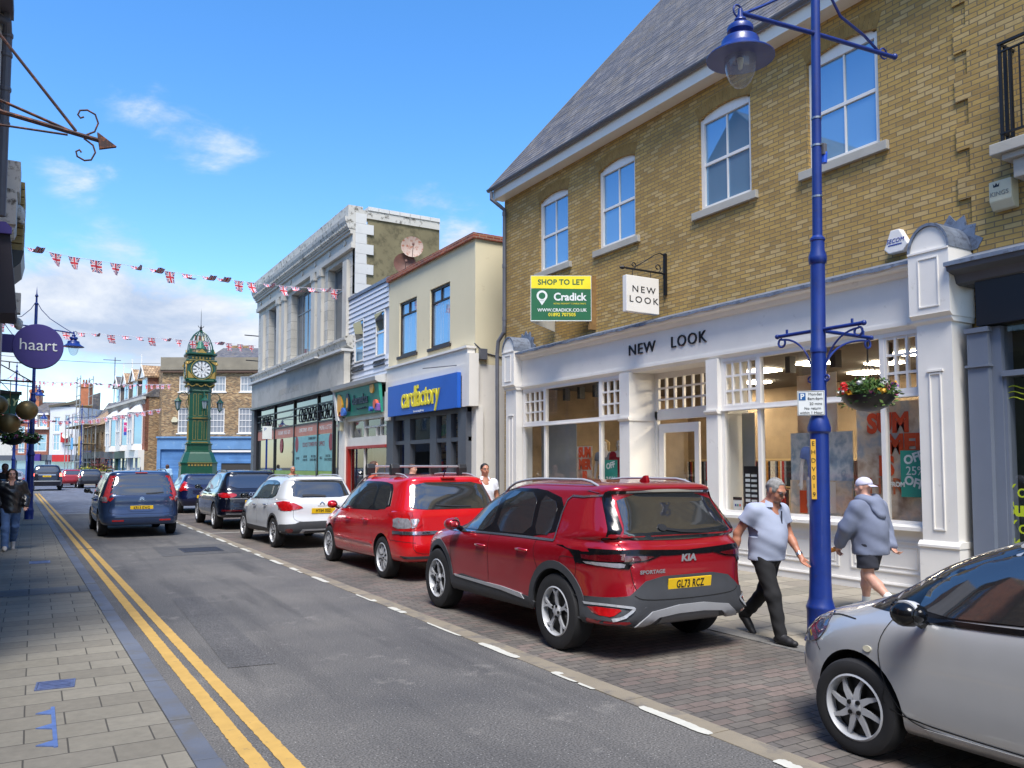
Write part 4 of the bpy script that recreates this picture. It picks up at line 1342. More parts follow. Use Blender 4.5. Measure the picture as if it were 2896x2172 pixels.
for i in range(6):
 MB().tube([(11, 27.2 + .1 * i, 1.3), (11.02, 27.1 + .16 * i, 1.75 + .05 * (i % 3))], [.03, .01], 5).build('display_stem', cols[(1, 1, 4, 0, 5, 1)[i]], dm)
al = empty('alarm_box', (10.3, 30.55, 3.2), 0, 'small cream alarm box beside the end of the green charity sign', 'alarm box', off=True)
MB().box(10.17, 10.3, 30.4, 30.66, 3.12, 3.45).build('cover', CREAMP, al, bev=.02)
# ------------------------------------------------------------------ stone faced building with the old grey fascia
sb = empty('stone_faced_building', (10.6, 38, 0), 0, 'large pale stone faced building with tall windows and dentilled cornice', 'building', off=True)
F = RF(XW)
sw = [(31.6, 33.5, 6.9, 10.1), (35.8, 39.25, 6.9, 10.1), (41.8, 43.65, 6.9, 10.1)]
mb = MB(F)
mb.wall(30.15, 45.9, 6.3, 11.2, sw, -.5, 0)
mb.build('wall', brick('ashlar', [lin((194, 190, 180)), lin((184, 181, 172)), lin((204, 200, 190))], lin((150, 147, 138)), w=.85, h=.42, ms=.012, var=.14, blotch=.2, rough=.85, bm=.4), sb)
mb = MB(F)
for a in (34.0, 34.95, 40.0, 41.0):
 mb.box(a, a + .55, 0, .14, 6.9, 9.95)
 mb.box(a - .05, a + .6, 0, .18, 9.95, 10.3)
 mb.box(a + .1, a + .45, .14, .2, 10.0, 10.24)
mb.box(30.7, 31.2, 0, .14, 6.9, 9.95)
mb.box(44.3, 44.8, 0, .14, 6.9, 9.95)
for d, z0_, z1_ in ((.16, 10.3, 10.5), (.1, 10.5, 10.86), (.2, 10.86, 10.98), (.26, 10.98, 11.06)):
 mb.box(30.12, 45.92, -.02, d, z0_, z1_)
for i in range(8):
 s = 31.0 + i * 2.0
 mb.tube([(s, .1, 10.68), (s, .15, 10.68)], .12, 10)
mb.build('entablature', STONE, sb)
mb = MB(F)
mb.prism([(0, 11.06), (.3, 11.06), (.36, 11.2), (.42, 11.34), (.44, 11.5), (0, 11.5)], 30.1, 45.95, 'x')
mb.box(30.1, 45.95, -.3, .3, 11.5, 11.98)
for i in range(64):
 s = 30.2 + i * .246
 mb.box(s, s + .13, .3, .385, 11.12, 11.2)
mb.box(30.1, 30.55, -3.64, -.3, 11.55, 11.86)
mb.build('cornice', WORNSTONE, sb)
mb = MB(F)
for i in range(8):
 z = 8.5 + i * .4
 w = .45 if i % 2 else .75
 mb.box(30.09, 30.4, -w, -.0, z + .004, z + .396)
for i in range(7):
 d = -.5 - i * .45
 mb.box(30.07, 30.5, d - .44, d - .01, 11.87, 12.02)
mb.build('quoin', OLDWHITE, sb)
mb = MB(F)
mb.add([(30.15, -.5, 4.5), (30.15, -3.65, 4.5), (30.15, -3.65, 11.55), (30.15, -.5, 11.55), (30.15, -9, 4.5), (30.15, -9, 10.6), (30.15, -3.65, 10.6)], [(0, 1, 2, 3), (1, 4, 5, 6)])
mb.box(30.17, 45, -3.6, -3.4, 10, 11.6)
mb.box(30.16, 45, -9, -.5, 9.6, 9.7)
mb.build('side_wall', OLIVE, sb)
STEELW = paint('grey steel window', lin((150, 156, 160)), .5)
for a, b, c, d in sw:
 sash(sb, F, a, b, c, d, d=-.3, fw=.08, cols=4 if b - a > 3 else 2, rows=(.68,), mat=STEELW, curtain=True, gmat=glass('pale window glass', (.10, .12, .14), spec=1), paint_w=.05)
mb = MB(F)
mb.prism([(0, 6.3), (.3, 6.45), (.34, 6.62), (.4, 6.66), (.4, 6.76), (0, 6.9)], 30.1, 46.2, 'x')
mb.build('string_course', WORNSTONE, sb)
G = RF(10.2)
GF = paint('faded grey fascia', lin((184, 180, 170)), .7, .1, .6, dirt=lin((166, 162, 152)), dirt_amt=.5)
MB(G).box(30.1, 45.5, -.25, 0, 4.87, 6.2).build('sign_board', GF, sb)
MB(G).box(30.05, 45.9, -.4, .14, 6.2, 6.3).box(33, 38, .14, .3, 6.24, 6.3).build('sign_hood', OLDWHITE, sb)
GH = paint('ghost letters', lin((170, 166, 157)), .7)
text('BUREAU DE CHANGE', .42, GH, sb, 'ghost_lettering', (0, 0, 5.3), TF(10.196, 38), .002, sx=.85)
MB(G).box(30.0, 45.6, -.4, .04, 4.78, 4.87).build('soffit', BLACKP, sb)
G = RF(10.45)
mb = MB(G)
for s in (31.1, 32.1, 34.2, 37.9, 41.5, 45.2):
 mb.box(s - .05, s + .05, -.12, .02, .0, 4.8)
for z in (3.66, 4.1, 4.42):
 mb.box(31.1, 45.2, -.1, 0, z - .03, z + .03)
mb.box(31.1, 45.2, -.12, .04, 0, .5)
for (a, b) in ((31.3, 37.8), (42, 45.1)):
 k = int((b - a) / .82)
 for i in range(k):
  s = a + .1 + i * .82
  for q0, q1 in (((s, 3.92), (s + .12, 4.28)), ((s + .12, 4.28), (s + .6, 4.28)), ((s + .6, 4.28), (s + .72, 3.92)), ((s + .72, 3.92), (s + .6, 3.72)), ((s + .6, 3.72), (s + .12, 3.72)), ((s + .12, 3.72), (s, 3.92))):
   mb.tube([(q0[0], .0, q0[1] + .05), (q1[0], .0, q1[1] + .05)], .03, 4)
mb.build('shop_frame', BLACKP, sb)
MB(G).add([(31.1, -.05, .5), (45.2, -.05, .5), (45.2, -.05, 4.8), (31.1, -.05, 4.8)], [(0, 1, 2, 3)]).build('pane', glass('dark shop glass', (.03, .035, .035), spec=1), sb, recalc=False)
SAL = paint('salmon vinyl', lin((206, 130, 108)), .5)
AQUA = paint('aqua vinyl', lin((130, 190, 192)), .5)
GRN = paint('green vinyl', lin((150, 186, 90)), .5, .2, 1)
for a, b in ((32.15, 34.15), (34.25, 37.85), (37.95, 41.45), (41.55, 45.1)):
 MB(G).box(a, b, -.045, -.03, 3.12, 3.62).build('vinyl_band', SAL, sb)
 if b < 38:
  MB(G).box(a, b, -.045, -.03, 1.55, 3.1).build('vinyl_panel', AQUA, sb)
 MB(G).box(a, b, -.045, -.03, .5, 1.54).build('vinyl_foot', GRN, sb)
for (w_, y) in (('POST OFFICE', 43.3), ('STATIONERY - PARCELS - GIFTS', 39.7), ('CONFECTIONERY - PAYPOINT', 36.05), ('PHONE & LOTTERY', 33.15)):
 text(w_, .25, WB, sb, 'words', (0, 0, 3.37), TF(10.475, y), .002, sx=.62 if len(w_) > 16 else .8)
RL = paint('dark red letters', lin((150, 50, 60)), .5)
NV = paint('navy letters', (0, 0, 0))
text('CORNER SHOP', .16, NV, sb, 'words', (0, 0, 2.97), TF(10.475, 35.1), .002)
text('CLOCK TOWER POST OFFICE', .27, RL, sb, 'words', (0, 0, 2.7), TF(10.475, 34.9), .002, sx=.9)
for w_, y in (('TOP UPS', 37.3), ('CASH IN\nCASH OUT', 36.1), ('WE COME\n& POST OFFICE', 34.85), ('BILLS', 33.75), ('CAR TAX\nDVLA CHECKS', 32.8)):
 text(w_, .15, NV, sb, 'words', (0, 0, 2.1), TF(10.475, y), .002)
for y in (37.45, 32.45, 40.2):
 MB(G).prism([(y + .26 * math.cos(t * math.pi / 8), 2.75 + .36 * math.sin(t * math.pi / 8)) for t in range(16)], -.03, -.02).build('round_logo', RL, sb)
MB().box(10.3, 10.5, 45.3, 45.9, 0, 4.8).box(10.3, 10.5, 30.9, 31.08, 0, 4.8).build('end_pier', DARKGREY, sb)
mb = MB(F)
mb.add([(45.9, -.5, 0), (45.9, -14, 0), (45.9, -14, 11.5), (45.9, -.5, 11.5)], [(0, 1, 2, 3)])
mb.build('far_wall', STONE, sb)
for z, e in ((9.0, .7), (7.6, .6)):
 MB(F).tube([(45.9, 0, z), (46.2, e, z + .05)], .03, 5).build('wall_hook', IRON, sb)
# rusty dishes on the roof behind the cream wall
RUST = paint('rusty dish', lin((170, 150, 138)), .6, .2, 3, dirt=lin((138, 76, 44)), dirt_amt=.5)
RUSTD = paint('dark rusty dish', lin((104, 66, 54)), .6, .3, 5)
for (x, y, z, m, lb) in ((12.1, 28, 10.05, RUST, 'pale rusty satellite dish, higher of the two above the cream wall'), (11.85, 28.1, 9.4, RUSTD, 'dark brown satellite dish, lower of the two above the cream wall')):
 d = empty('satellite_dish', (x, y, z), 0, lb, 'satellite dish', 'rusty roof dishes')
 d.rotation_euler = (R(80), 0, R(-18))
 MB().lathe([(.001, -.1), (.15, -.09), (.3, -.05), (.42, 0), (.425, .01), (.3, -.035), (.15, -.075), (.001, -.085)], n=20).build('dish', m, d, smooth=50)
 MB().tube([(0, 0, -.1), (0, -.3, -.35), (0, -.5, -.9)], .03, 6).tube([(0, -.4, 0), (0, -.1, .45)], .012, 5).box(-.04, .04, -.14, -.06, .42, .5).build('arm', RUSTD, d)
# filler roofs behind so the row has depth
MB().box(12, 20, 18.4, 30, 0, 5.9).build('rear_block', DARKBRICK, cf)
# sign pole in front of the stone building
sp = empty('parking_sign_pole', (8.5, 35, 0), 0, 'blue pole with a small white parking plate by the far shop windows', 'sign', off=True)
MB().lathe([(.04, 0), (.04, 3.3)], (8.5, 35, 0), 10).build('pole', BLUEP, sp)
MB().box(8.3, 8.7, 34.94, 34.955, 2.9, 3.45).build('plate', WB, sp)
text('P', .2, paint('blue letters', (0, 0, 0)), sp, 'words', (0, 0, 3.3), ((8.42, 34.938, 0), (1, 0, 0), (0, -1, 0)), .001)
# ------------------------------------------------------------------ left-hand row
def simple_house(name, x0, x1, ya, yb, h, mat, label, wins, ridge=2.2, roofmat=None, gable=False, shop=None, parapet=0.0, wsize=(1.0, 1.6), off=0.0):
 """street house whose front (x = x1) looks towards +x"""
 b = empty(name, (x1, (ya + yb) / 2, 0), 0, label, 'building', off=True)
 Fl = ((x1, 0, 0), (0, 1, 0), (1, 0, 0))
 holes = []
 for (y, z) in wins:
  holes.append((y - wsize[0] / 2, y + wsize[0] / 2, z, z + wsize[1]))
 mb = MB(Fl)
 mb.wall(ya, yb, 3.4, h, holes, -.3, 0)
 D_ = x1 - x0
 mb.add([(ya, -.3, 0), (ya, -D_, 0), (ya, -D_, h), (ya, -.3, h), (yb, -.3, 0), (yb, -D_, 0), (yb, -D_, h), (yb, -.3, h)], [(0, 1, 2, 3), (7, 6, 5, 4)])
 if gable:
  m_ = (ya + yb) / 2
  mb.prism([(ya, h), (yb, h), (m_, h + (yb - ya) * .5)], -.3, 0)
 mb.build('wall', mat, b)
 rm = roofmat or SLATE
 mb = MB(Fl)
 if gable:
  m_, k = (ya + yb) / 2, (yb - ya) * .5
  for a, s in ((ya - .25, 1), (yb + .25, -1)):
   mb.add([(a, .25, h - .2), (a, -D_, h - .2), (m_, -D_, h + k + .1), (m_, .25, h + k + .1)], [(0, 1, 2, 3)])
   mb.add([(a, .25, h - .32), (a, -D_, h - .32), (m_, -D_, h + k - .02), (m_, .25, h + k - .02)], [(3, 2, 1, 0)])
 else:
  mb.prism([(.3, h), (-D_ / 2, h + ridge), (-D_ - .2, h)], ya, yb, 'x')
 mb.build('roof', rm, b)
 for (a, b_, c, d) in holes:
  sash(b, Fl, a, b_, c, d, d=-.1, fw=.08, sill=(.08, .06, .1))
 mb = MB(Fl)
 mb.box(ya, yb, -.3, .1, 2.8, 3.4).box(ya, ya + .35, -.3, .05, 0, 2.8).box(yb - .35, yb, -.3, .05, 0, 2.8).box(ya + .35, yb - .35, -.3, 0, 0, .6)
 mb.build('shop_front', shop or DARKGREY, b)
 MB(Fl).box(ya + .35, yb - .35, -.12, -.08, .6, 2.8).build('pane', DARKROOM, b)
 return b
simple_house('brick_gabled_house', -9, -3.6, -12, -4.2, 7.2, REDBRICK, 'red brick gabled house opposite the grey shop front, behind the viewer', [(-10.2, 4.4), (-6, 4.4), (-8.1, 5.6)], gable=True)
simple_house('rendered_house', -9, -3.4, -4.2, 2.4, 8.0, CREAM, 'pale rendered house directly behind the viewer on the left row', [(-2.6, 4.4), (.8, 4.4), (-.9, 6.0)], shop=BLUEGREY)
simple_house('set_back_brick_house', -9, -3.2, 2.4, 7.7, 6.6, DARKBRICK, 'brown brick house set back beside the viewer on the left', [(3.6, 4.0), (6.2, 4.0)], ridge=1.4, roofmat=TILE)
h3 = simple_house('old_brick_house', -9, -.62, 7.8, 9.45, 6.4, REDBRICK, 'narrow red brick house end with the grey downpipe at its corner, left edge', [(8.6, 4.3)], ridge=.8, roofmat=TILE)
# pieces of it that reach into the picture
MB().box(-.62, -.40, 9.25, 9.34, 4.9, 6.4).box(-.5, -.42, 9.25, 9.34, 4.4, 4.9).build('corner_board', OLDWHITE, h3)
mb = MB()
mb.tube([(-.36, 9.28, 4.2), (-.36, 9.28, 6.02), (-.36, 9.2, 6.12), (-.48, 9.2, 6.16)], .046, 12)
for z in (5.1, 5.45, 5.8, 6.0):
 mb.lathe([(.05, z), (.055, z + .01), (.055, z + .04), (.05, z + .05)], (-.36, 9.28, 0), 12)
mb.box(-.42, -.31, 8.2, 9.35, 6.22, 6.33)
mb.box(-.39, -.34, 9.2, 9.26, 6.1, 6.24)
mb.build('downpipe', GREYPIPE, h3)
br = empty('trade_sign_bracket', (-.62, 7.63, 4.5), 0, 'rusty iron wall bracket with two scrolls and an arrow tip, left edge', 'bracket', off=True)
RI = paint('rusty iron', lin((72, 54, 52)), .8, .3, 12, dirt=lin((132, 78, 48)), dirt_amt=.48)
y = 7.63
mb = MB()
mb.tube([(-.62, y, 4.66), (.40, y, 4.53)], .019, 6)
mb.tube([(-.62, y, 4.80), (.1, y, 4.59), (.2, y, 4.56)], .012, 6)
mb.tube([(-.62, y, 5.45), (-.42, y, 5.35), (.22, y, 4.575)], .013, 6)
mb.tube([(-.62, y, 4.50), (.16, y, 4.53)], .009, 6)
mb.build('arm', RI, br)
MB().prism([(.38, 4.595), (.40, 4.455), (.53, 4.50)], y - .02, y + .02).build('arrow_tip', RI, br)
mb = MB()
mb.tube([(.30, y, 4.56), (.36, y, 4.60), (.385, y, 4.68), (.36, y, 4.75), (.30, y, 4.775), (.245, y, 4.76), (.23, y, 4.72), (.25, y, 4.695), (.275, y, 4.71)], .008, 6)
mb.tube([(.28, y, 4.525), (.35, y, 4.48), (.37, y, 4.42), (.34, y, 4.35), (.29, y, 4.335), (.235, y, 4.36), (.225, y, 4.40), (.25, y, 4.42), (.265, y, 4.40)], .008, 6)
mb.build('scroll', RI, br)
simple_house('white_shop_building', -9, -.9, 9.9, 15.5, 5.2, OLDWHITE, 'low white building carrying the round purple sign', [(11.2, 3.7), (14, 3.7)], ridge=.3, shop=BLUEGREY, wsize=(1.0, 1.1))
fb = empty('shop_fascia_box', (-.9, 11.6, 3.5), 0, 'dark deep shop fascia seen end on at the left edge', 'fascia', off=True)
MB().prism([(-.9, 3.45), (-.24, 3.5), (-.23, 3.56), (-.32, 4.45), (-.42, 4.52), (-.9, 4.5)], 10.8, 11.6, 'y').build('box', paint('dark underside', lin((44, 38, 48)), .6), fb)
MB().prism([(-.9, 4.5), (-.36, 4.53), (-.30, 4.47), (-.3, 4.40), (-.9, 4.38)], 10.75, 10.79, 'y').build('purple_edge', paint('sign purple', lin((62, 50, 122)), .45), fb)
MB().box(-.6, -.405, 12.0, 12.3, 0, 4.6).build('post', OLDWHITE, fb)
hp = empty('round_hanging_sign', (0, 12.77, 3.2), 0, 'round purple haart sign on a short purple wall bracket', 'sign', off=True)
PUR = paint('sign purple', (0, 0, 0))
MB().lathe([(.001, -.06), (.30, -.06), (.305, -.05), (.305, .05), (.30, .06), (.001, .06)], (0.0, 12.77, 3.38), 40, 'y').build('disc', PUR, hp, smooth=40)
MB().box(-.9, -.28, 12.73, 12.81, 3.28, 3.52).build('arm', PUR, hp)
text('haart', .22, WB, hp, 'words', (0, .061 + .003, 3.39), ((0, 12.77, 0), (1, 0, 0), (0, -1, 0)), .003, sx=1.0, bold=-.001)
l5 = simple_house('ornate_white_building', -9, -1.3, 16, 27, 9.6, REDBRICK, 'tall building with flaking white parapet and carved heads above the left pavement', [(18, 4.6), (21, 4.6), (25, 4.6), (19.5, 7.2), (23.5, 7.2)], shop=BLUEGREY, gable=True)
mb = MB()
mb.box(-2.2, -.47, 21.4, 22.4, 8.0, 8.72).box(-2.2, -.52, 21.2, 22.2, 7.2, 8.0).prism([(-2.2, 7.0), (-.66, 7.0), (-.56, 7.08), (-.52, 7.2), (-2.2, 7.2)], 21.3, 22.2)
mb.box(-2.2, -.62, 21.4, 22, 6.5, 7.0)
mb.box(-1.5, -.49, 28.0, 28.4, 6.3, 6.9)
mb.build('parapet', WORNSTONE, l5)
mb = MB()
for z in range(9):
 mb.box(-.9, -.40 + .003 * (z % 2) + .012 * min(z, 4) * .2, 22.5, 24.5, 6.9 + z * .19, 7.07 + z * .19)
mb.build('hung_tiles', paint('yellow brown tiles', lin((158, 136, 84)), .8, .3, 6), l5, bev=.01)
for (x, y, z, s) in ((-.50, 22.3, 7.72, 1.0), (-.53, 28.3, 6.0, .8)):
 mb = MB()
 mb.ball((x, y, z), .15 * s, 14, 1.45)
 mb.ball((x + .1 * s, y, z - .02 * s), .05 * s, 8, 1.5).ball((x + .09 * s, y, z - .17 * s), .06 * s, 8).ball((x + .07 * s, y, z + .1 * s), .08 * s, 8, .8)
 mb.ball((x - .04, y, z + .12 * s), .16 * s, 12, .8)
 mb.build('carved_head', WORNSTONE, l5, smooth=80)
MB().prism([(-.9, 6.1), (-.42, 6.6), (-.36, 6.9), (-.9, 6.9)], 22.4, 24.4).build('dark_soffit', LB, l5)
simple_house('plain_far_house', -10, -1.6, 27.5, 40, 10.6, DARKBRICK, 'plain brick house further along the left row', [(30, 4.4), (34, 4.4), (38, 4.4), (30, 7.6), (34, 7.6)], ridge=3.0, shop=DARKGREY)
simple_house('pale_far_house', -12, -3.2, 41, 60, 7.5, CREAM, 'pale house at the far end of the left row', [(44, 4.4), (49, 4.4), (54, 4.4)], shop=BLUEGREY)
sg = empty('shop_panel_sign', (-.9, 16.4, 2.6), 0, 'dark green shop panel with pale slanted letters, left edge', 'sign', off=True)
MB().prism([(-1.0, 2.66), (-.31, 2.63), (-.25, 2.98), (-.27, 3.02), (-1.0, 3.12)], 16.3, 16.45).build('board', paint('shop green', lin((22, 78, 58)), .5), sg)
MB().box(-1.0, -.22, 16.25, 16.5, 2.985, 3.03).build('top_rail', LB, sg)
text('SUBWAY', .17, paint('pale green letters', lin((188, 204, 150)), .5), sg, 'words', (0, 0, 2.84), ((-.62, 16.296, 0), (1, 0, 0), (0, -1, 0)), .003, bold=.004, shear=.25)
bl = empty('pawnbroker_sign', (-.9, 12.9, 2.7), 0, 'three dull golden balls hanging from a thin iron arm', 'sign', off=True)
GOLD = paint('dull gold', lin((120, 104, 66)), .45, .15, 6, .5)
for x, y, z in ((-.105, 12.85, 2.51), (-.307, 12.93, 2.33), (-.46, 13.0, 2.58)):
 MB().ball((x, y, z), .135, 24).tube([(x, y, z + .13), (x, y, 2.9)], .005, 4).build('ball', GOLD, bl, smooth=80)
MB().tube([(-.9, 13, 2.92), (-.05, 12.83, 2.9)], .012, 5).tube([(-.9, 13, 3.4), (-.05, 12.83, 2.9)], .008, 5).build('arm', IRON, bl)
spk = empty('loudspeaker', (-.54, 21.1, 3.9), 0, 'pair of small horn loudspeakers on a wire frame by the left wall', 'loudspeaker', off=True)
for dx, s in ((-.03, -1), (.06, 1)):
 MB().lathe([(.02, 0), (.035, .05), (.09, .16), (.095, .17), (.08, .165), (.02, .06)], (0, 0, 0), 12, 'x').build('horn', GREYPIPE, spk, smooth=50)
 COL.objects[-1].location = (dx, 0, 0)
 COL.objects[-1].rotation_euler = (0, R(-12), 0 if s > 0 else R(180))
MB().tube([(-1.05, 21.1, 4.1), (-.3, 21.1, 4.05)], .012, 5).tube([(-.54, 21.1, 4.07), (-.54, 21.1, 3.92)], .012, 5).build('frame', IRON, spk)
# ------------------------------------------------------------------ lamp columns
def lamp_post(loc, rz, label, full=True, near=False):
 t = empty('street_lamp', loc, rz, label, 'street lamp', 'blue cast iron street lamps')
 n = 32 if near else 12
 mb = MB()
 mb.lathe([(.155, 0), (.155, .02), (.135, .05), (.13, .06), (.132, .30), (.14, .33), (.14, .345), (.132, .36), (.115, .42), (.112, .44), (.105, .6), (.098, 1.6), (.093, 2.08),
    (.112, 2.1), (.115, 2.14), (.10, 2.19), (.093, 2.22), (.076, 2.26), (.074, 2.9), (.082, 2.91), (.082, 2.95), (.073, 2.97), (.072, 3.82), (.082, 3.83), (.092, 3.87), (.09, 3.9),
    (.07, 3.97), (.068, 4.06), (.076, 4.07), (.076, 4.09), (.05, 4.12), (.047, 5.5), (.045, 7.0), (.06, 7.01), (.06, 7.05), (.03, 7.08), (.028, 7.25), (.05, 7.28), (.05, 7.3), (.02, 7.36), (.0, 7.62)], n=n)
 mb.build('post', BLUEP, t, smooth=35)
 # lantern arm
 mb = MB()
 mb.tube([(-1.1, 0, 6.16), (0, 0, 6.27), (1.3, 0, 6.38)], .024, 10)
 mb.ball((1.33, 0, 6.39), .035, 10)
 pts = [(0, 0, 7.0)]
 for s in (-1, 1):
  q = [(s * .04, 0, 7.05), (s * .15, 0, 6.85), (s * .4, 0, 6.58), (s * .8, 0, 6.40 + .08 * s), (s * 1.05, 0, 6.27 + .1 * s)]
  mb.tube(q, .012 if not near else .016, 6)
  mb.tube([(s * 1.13 + .06 * math.cos(a), 0, 6.27 + .1 * s + .06 * math.sin(a)) for a in [k * .5 for k in range(12)]], .01, 6)
 mb.build('lamp_arm', BLUEP, t, smooth=50)
 c = (-1.1, 0, 0)
 mb = MB()
 mb.lathe([(.02, 6.2), (.03, 6.12), (.055, 6.10), (.06, 6.08), (.05, 6.06), (.05, 6.04), (.11, 6.03), (.125, 6.01), (.125, 5.97), (.10, 5.955), (.09, 5.93), (.10, 5.91), (.17, 5.89), (.18, 5.87), (.185, 5.82),
    (.20, 5.80), (.26, 5.75), (.31, 5.725), (.325, 5.71), (.325, 5.70), (.31, 5.70)], c, n)
 ln = mb.build('lantern', BLUEP, t, smooth=40)
 MB().lathe([(.312, 5.705), (.25, 5.73), (.16, 5.775), (.03, 5.79)], c, n).build('reflector', paint('grey reflector', lin((188, 182, 176)), .5, .2, 9, dirt=lin((120, 110, 104)), dirt_amt=.45), ln, smooth=60)
 MB().lathe([(.155, 5.775), (.155, 5.70), (.148, 5.62), (.13, 5.54), (.10, 5.47), (.06, 5.425), (.03, 5.41), (.001, 5.405)], c, n).build('bowl', glass('lamp bowl', trans=.95, milk=.12), ln, smooth=80)
 if near:
  MB().lathe([(.03, 5.78), (.035, 5.70), (.02, 5.60), (.001, 5.585)], c, 12).build('bulb', paint('pale bulb', lin((216, 216, 210)), .3), ln, smooth=80)
 if full:
  # lower scrolled brackets: two across the street line, one towards the shops
  mb = MB()
  for (dx, dy, L_) in ((0, 1, .52), (0, -1, .52), (1, 0, .84)):
   mb.tube([(dx * .05, dy * .05, 3.14), (dx * L_, dy * L_, 3.14)], .02, 8)
   mb.ball((dx * (L_ + .01), dy * (L_ + .01), 3.14), .028, 8)
   q = []
   for k in range(13):
    a = math.pi / 2 * k / 12
    q.append(((L_ - .06) * math.sin(a) * dx + dx * .06 * (1 - math.sin(a)), (L_ - .06) * math.sin(a) * dy + dy * .06 * (1 - math.sin(a)), 2.72 + .38 * (1 - math.cos(a)) + .0))
   q = [(dx * (.075 + (L_ - .12) * (1 - math.cos(math.pi / 2 * k / 12))), dy * (.075 + (L_ - .12) * (1 - math.cos(math.pi / 2 * k / 12))), 2.66 + .44 * math.sin(math.pi / 2 * k / 12)) for k in range(13)]
   mb.tube(q, .011, 6)
   e = (L_ - .05)
   mb.tube([(dx * (e + .045 * math.cos(a)), dy * (e + .045 * math.cos(a)), 3.065 + .045 * math.sin(a)) for a in [math.pi / 2 - k * .55 for k in range(11)]], .012, 6)
   mb.tube([(dx * (.10 + .03 * math.cos(a)), dy * (.10 + .03 * math.cos(a)), 2.64 + .03 * math.sin(a)) for a in [k * .6 for k in range(11)]], .009, 6)
   mb.tube([(dx * (L_ - .12), dy * (L_ - .12), 3.16), (dx * (L_ - .12), dy * (L_ - .12), 3.2)], .014, 6)
  mb.build('basket_bracket', BLUEP, t, smooth=50)
 if near:
  for z in (4.52, 5.06, 5.35):
   MB().lathe([(.049, z), (.053, z), (.053, z + .02), (.049, z + .02)], n=20).box(-.01, .01, -.065, -.05, z, z + .02).build('metal_strap', paint('bright steel', lin((170, 172, 176)), .35, .1, 5, .9), t)
  MB().box(.05, .10, -.05, .03, 4.98, 5.10).build('socket_box', GREYPIPE, t, bev=.005)
  MB().lathe([(.03, -.12), (.035, -.02), (.03, 0)], (.09, -.02, 5.02), 10).build('socket', paint('bright blue plastic', lin((40, 90, 210)), .4), t)
 return t
LN = (6.84, 5.52, 0)
lamp1 = lamp_post(LN, R(0), 'nearest blue street lamp, standing between the polo shirt man and the boy', True, True)
lamp1.rotation_euler = (R(.4), R(.7), 0)
vdir = Vector((0 - LN[0], 0 - LN[1], 0)).normalized()
VF = lambda r, dz=0: ((LN[0] + vdir.x * r, LN[1] + vdir.y * r, 0), (-vdir.y, vdir.x, 0), (vdir.x, vdir.y, 0))
pk = empty('parking_sign', (LN[0], LN[1], 2.3), 0, 'small white parking plate reading Mon-Sat 8am-6pm 20 mins on the near lamp', 'sign', off=True)
# plate faces the road's approach and sits to the left of the post
PF = VF(.10)
MB(PF).box(-.205, .055, -.004, .004, 2.36, 2.61).build('plate', WB, pk, bev=.002)
PBL = paint('sign blue', lin((24, 90, 150)), .5)
MB(PF).box(-.19, -.125, .004, .006, 2.515, 2.59).build('symbol', PBL, pk)
text('P', .075, WB, pk, 'words', (-.1575, .007, 2.552), PF, .001, bold=.002)
BK = paint('sign black', lin((26, 26, 30)), .5)
for s, x, z in (('Mon-Sat', -.035, 2.575), ('8am-6pm', -.035, 2.53), ('20 mins', -.03, 2.478), ('No return', -.06, 2.432), ('within 1 Hour', -.075, 2.388)):
 text(s, .038, BK, pk, 'words', (x, .006, z), PF, .0008)
mb = MB(PF)
for a, b, c, d in ((-.2, .05, 2.365, 2.369), (-.2, .05, 2.601, 2.605), (-.2, -.196, 2.369, 2.601), (.046, .05, 2.369, 2.601)):
 mb.box(a, b, .004, .0055, c, d)
mb.build('border', BK, pk)
cl = empty('column_number_label', (LN[0], LN[1], 1.6), 0, 'yellow vertical strip reading EHDV019 on the near lamp post', 'label', off=True)
CF = VF(.099)
MB(CF).box(-.078, -.030, -.01, .004, 1.42, 2.02).build('strip', paint('label yellow', lin((226, 176, 60)), .5), cl)
for i, ch in enumerate('EHDV019'):
 text(ch, .062, BK, cl, 'words', (-.054, .0055, 1.975 - i * .085), CF, .001)
pk.location = (pk.location[0] + .03, pk.location[1] - .017, 2.2)
cl.location = (cl.location[0] + .021, cl.location[1] - .012, 1.6)
def leafball(name, center, R0, rz_, n, cols_, parent, seed, leaf=.03, flat=1.0, hang=0.0):
 r = random.Random(seed)
 m = []
 for c in cols_:
  mb = MB()
  for i in range(n // len(cols_)):
   a, b = r.uniform(0, 2 * math.pi), r.uniform(-.12, 1.0)
   rad = R0 * r.uniform(.45, 1.08)
   el = math.asin(max(-1, min(1, b)))
   p = Vector((center[0] + rad * math.cos(a) * math.cos(el), center[1] + rad * math.sin(a) * math.cos(el), center[2] + rad * flat * math.sin(el)))
   if b < 0:
    p.z -= hang * r.random()
   s = leaf * r.uniform(.6, 1.4)
   u = Vector((r.gauss(0, 1), r.gauss(0, 1), r.gauss(0, .6))).normalized()
   w = u.cross(Vector((r.gauss(0, 1), r.gauss(0, 1), r.gauss(0, 1)))).normalized()
   mb.add([tuple(p), tuple(p + u * s + w * s * .45), tuple(p + u * s * 2), tuple(p + u * s - w * s * .45)], [(0, 1, 2, 3)])
  m.append(mb)
 return m
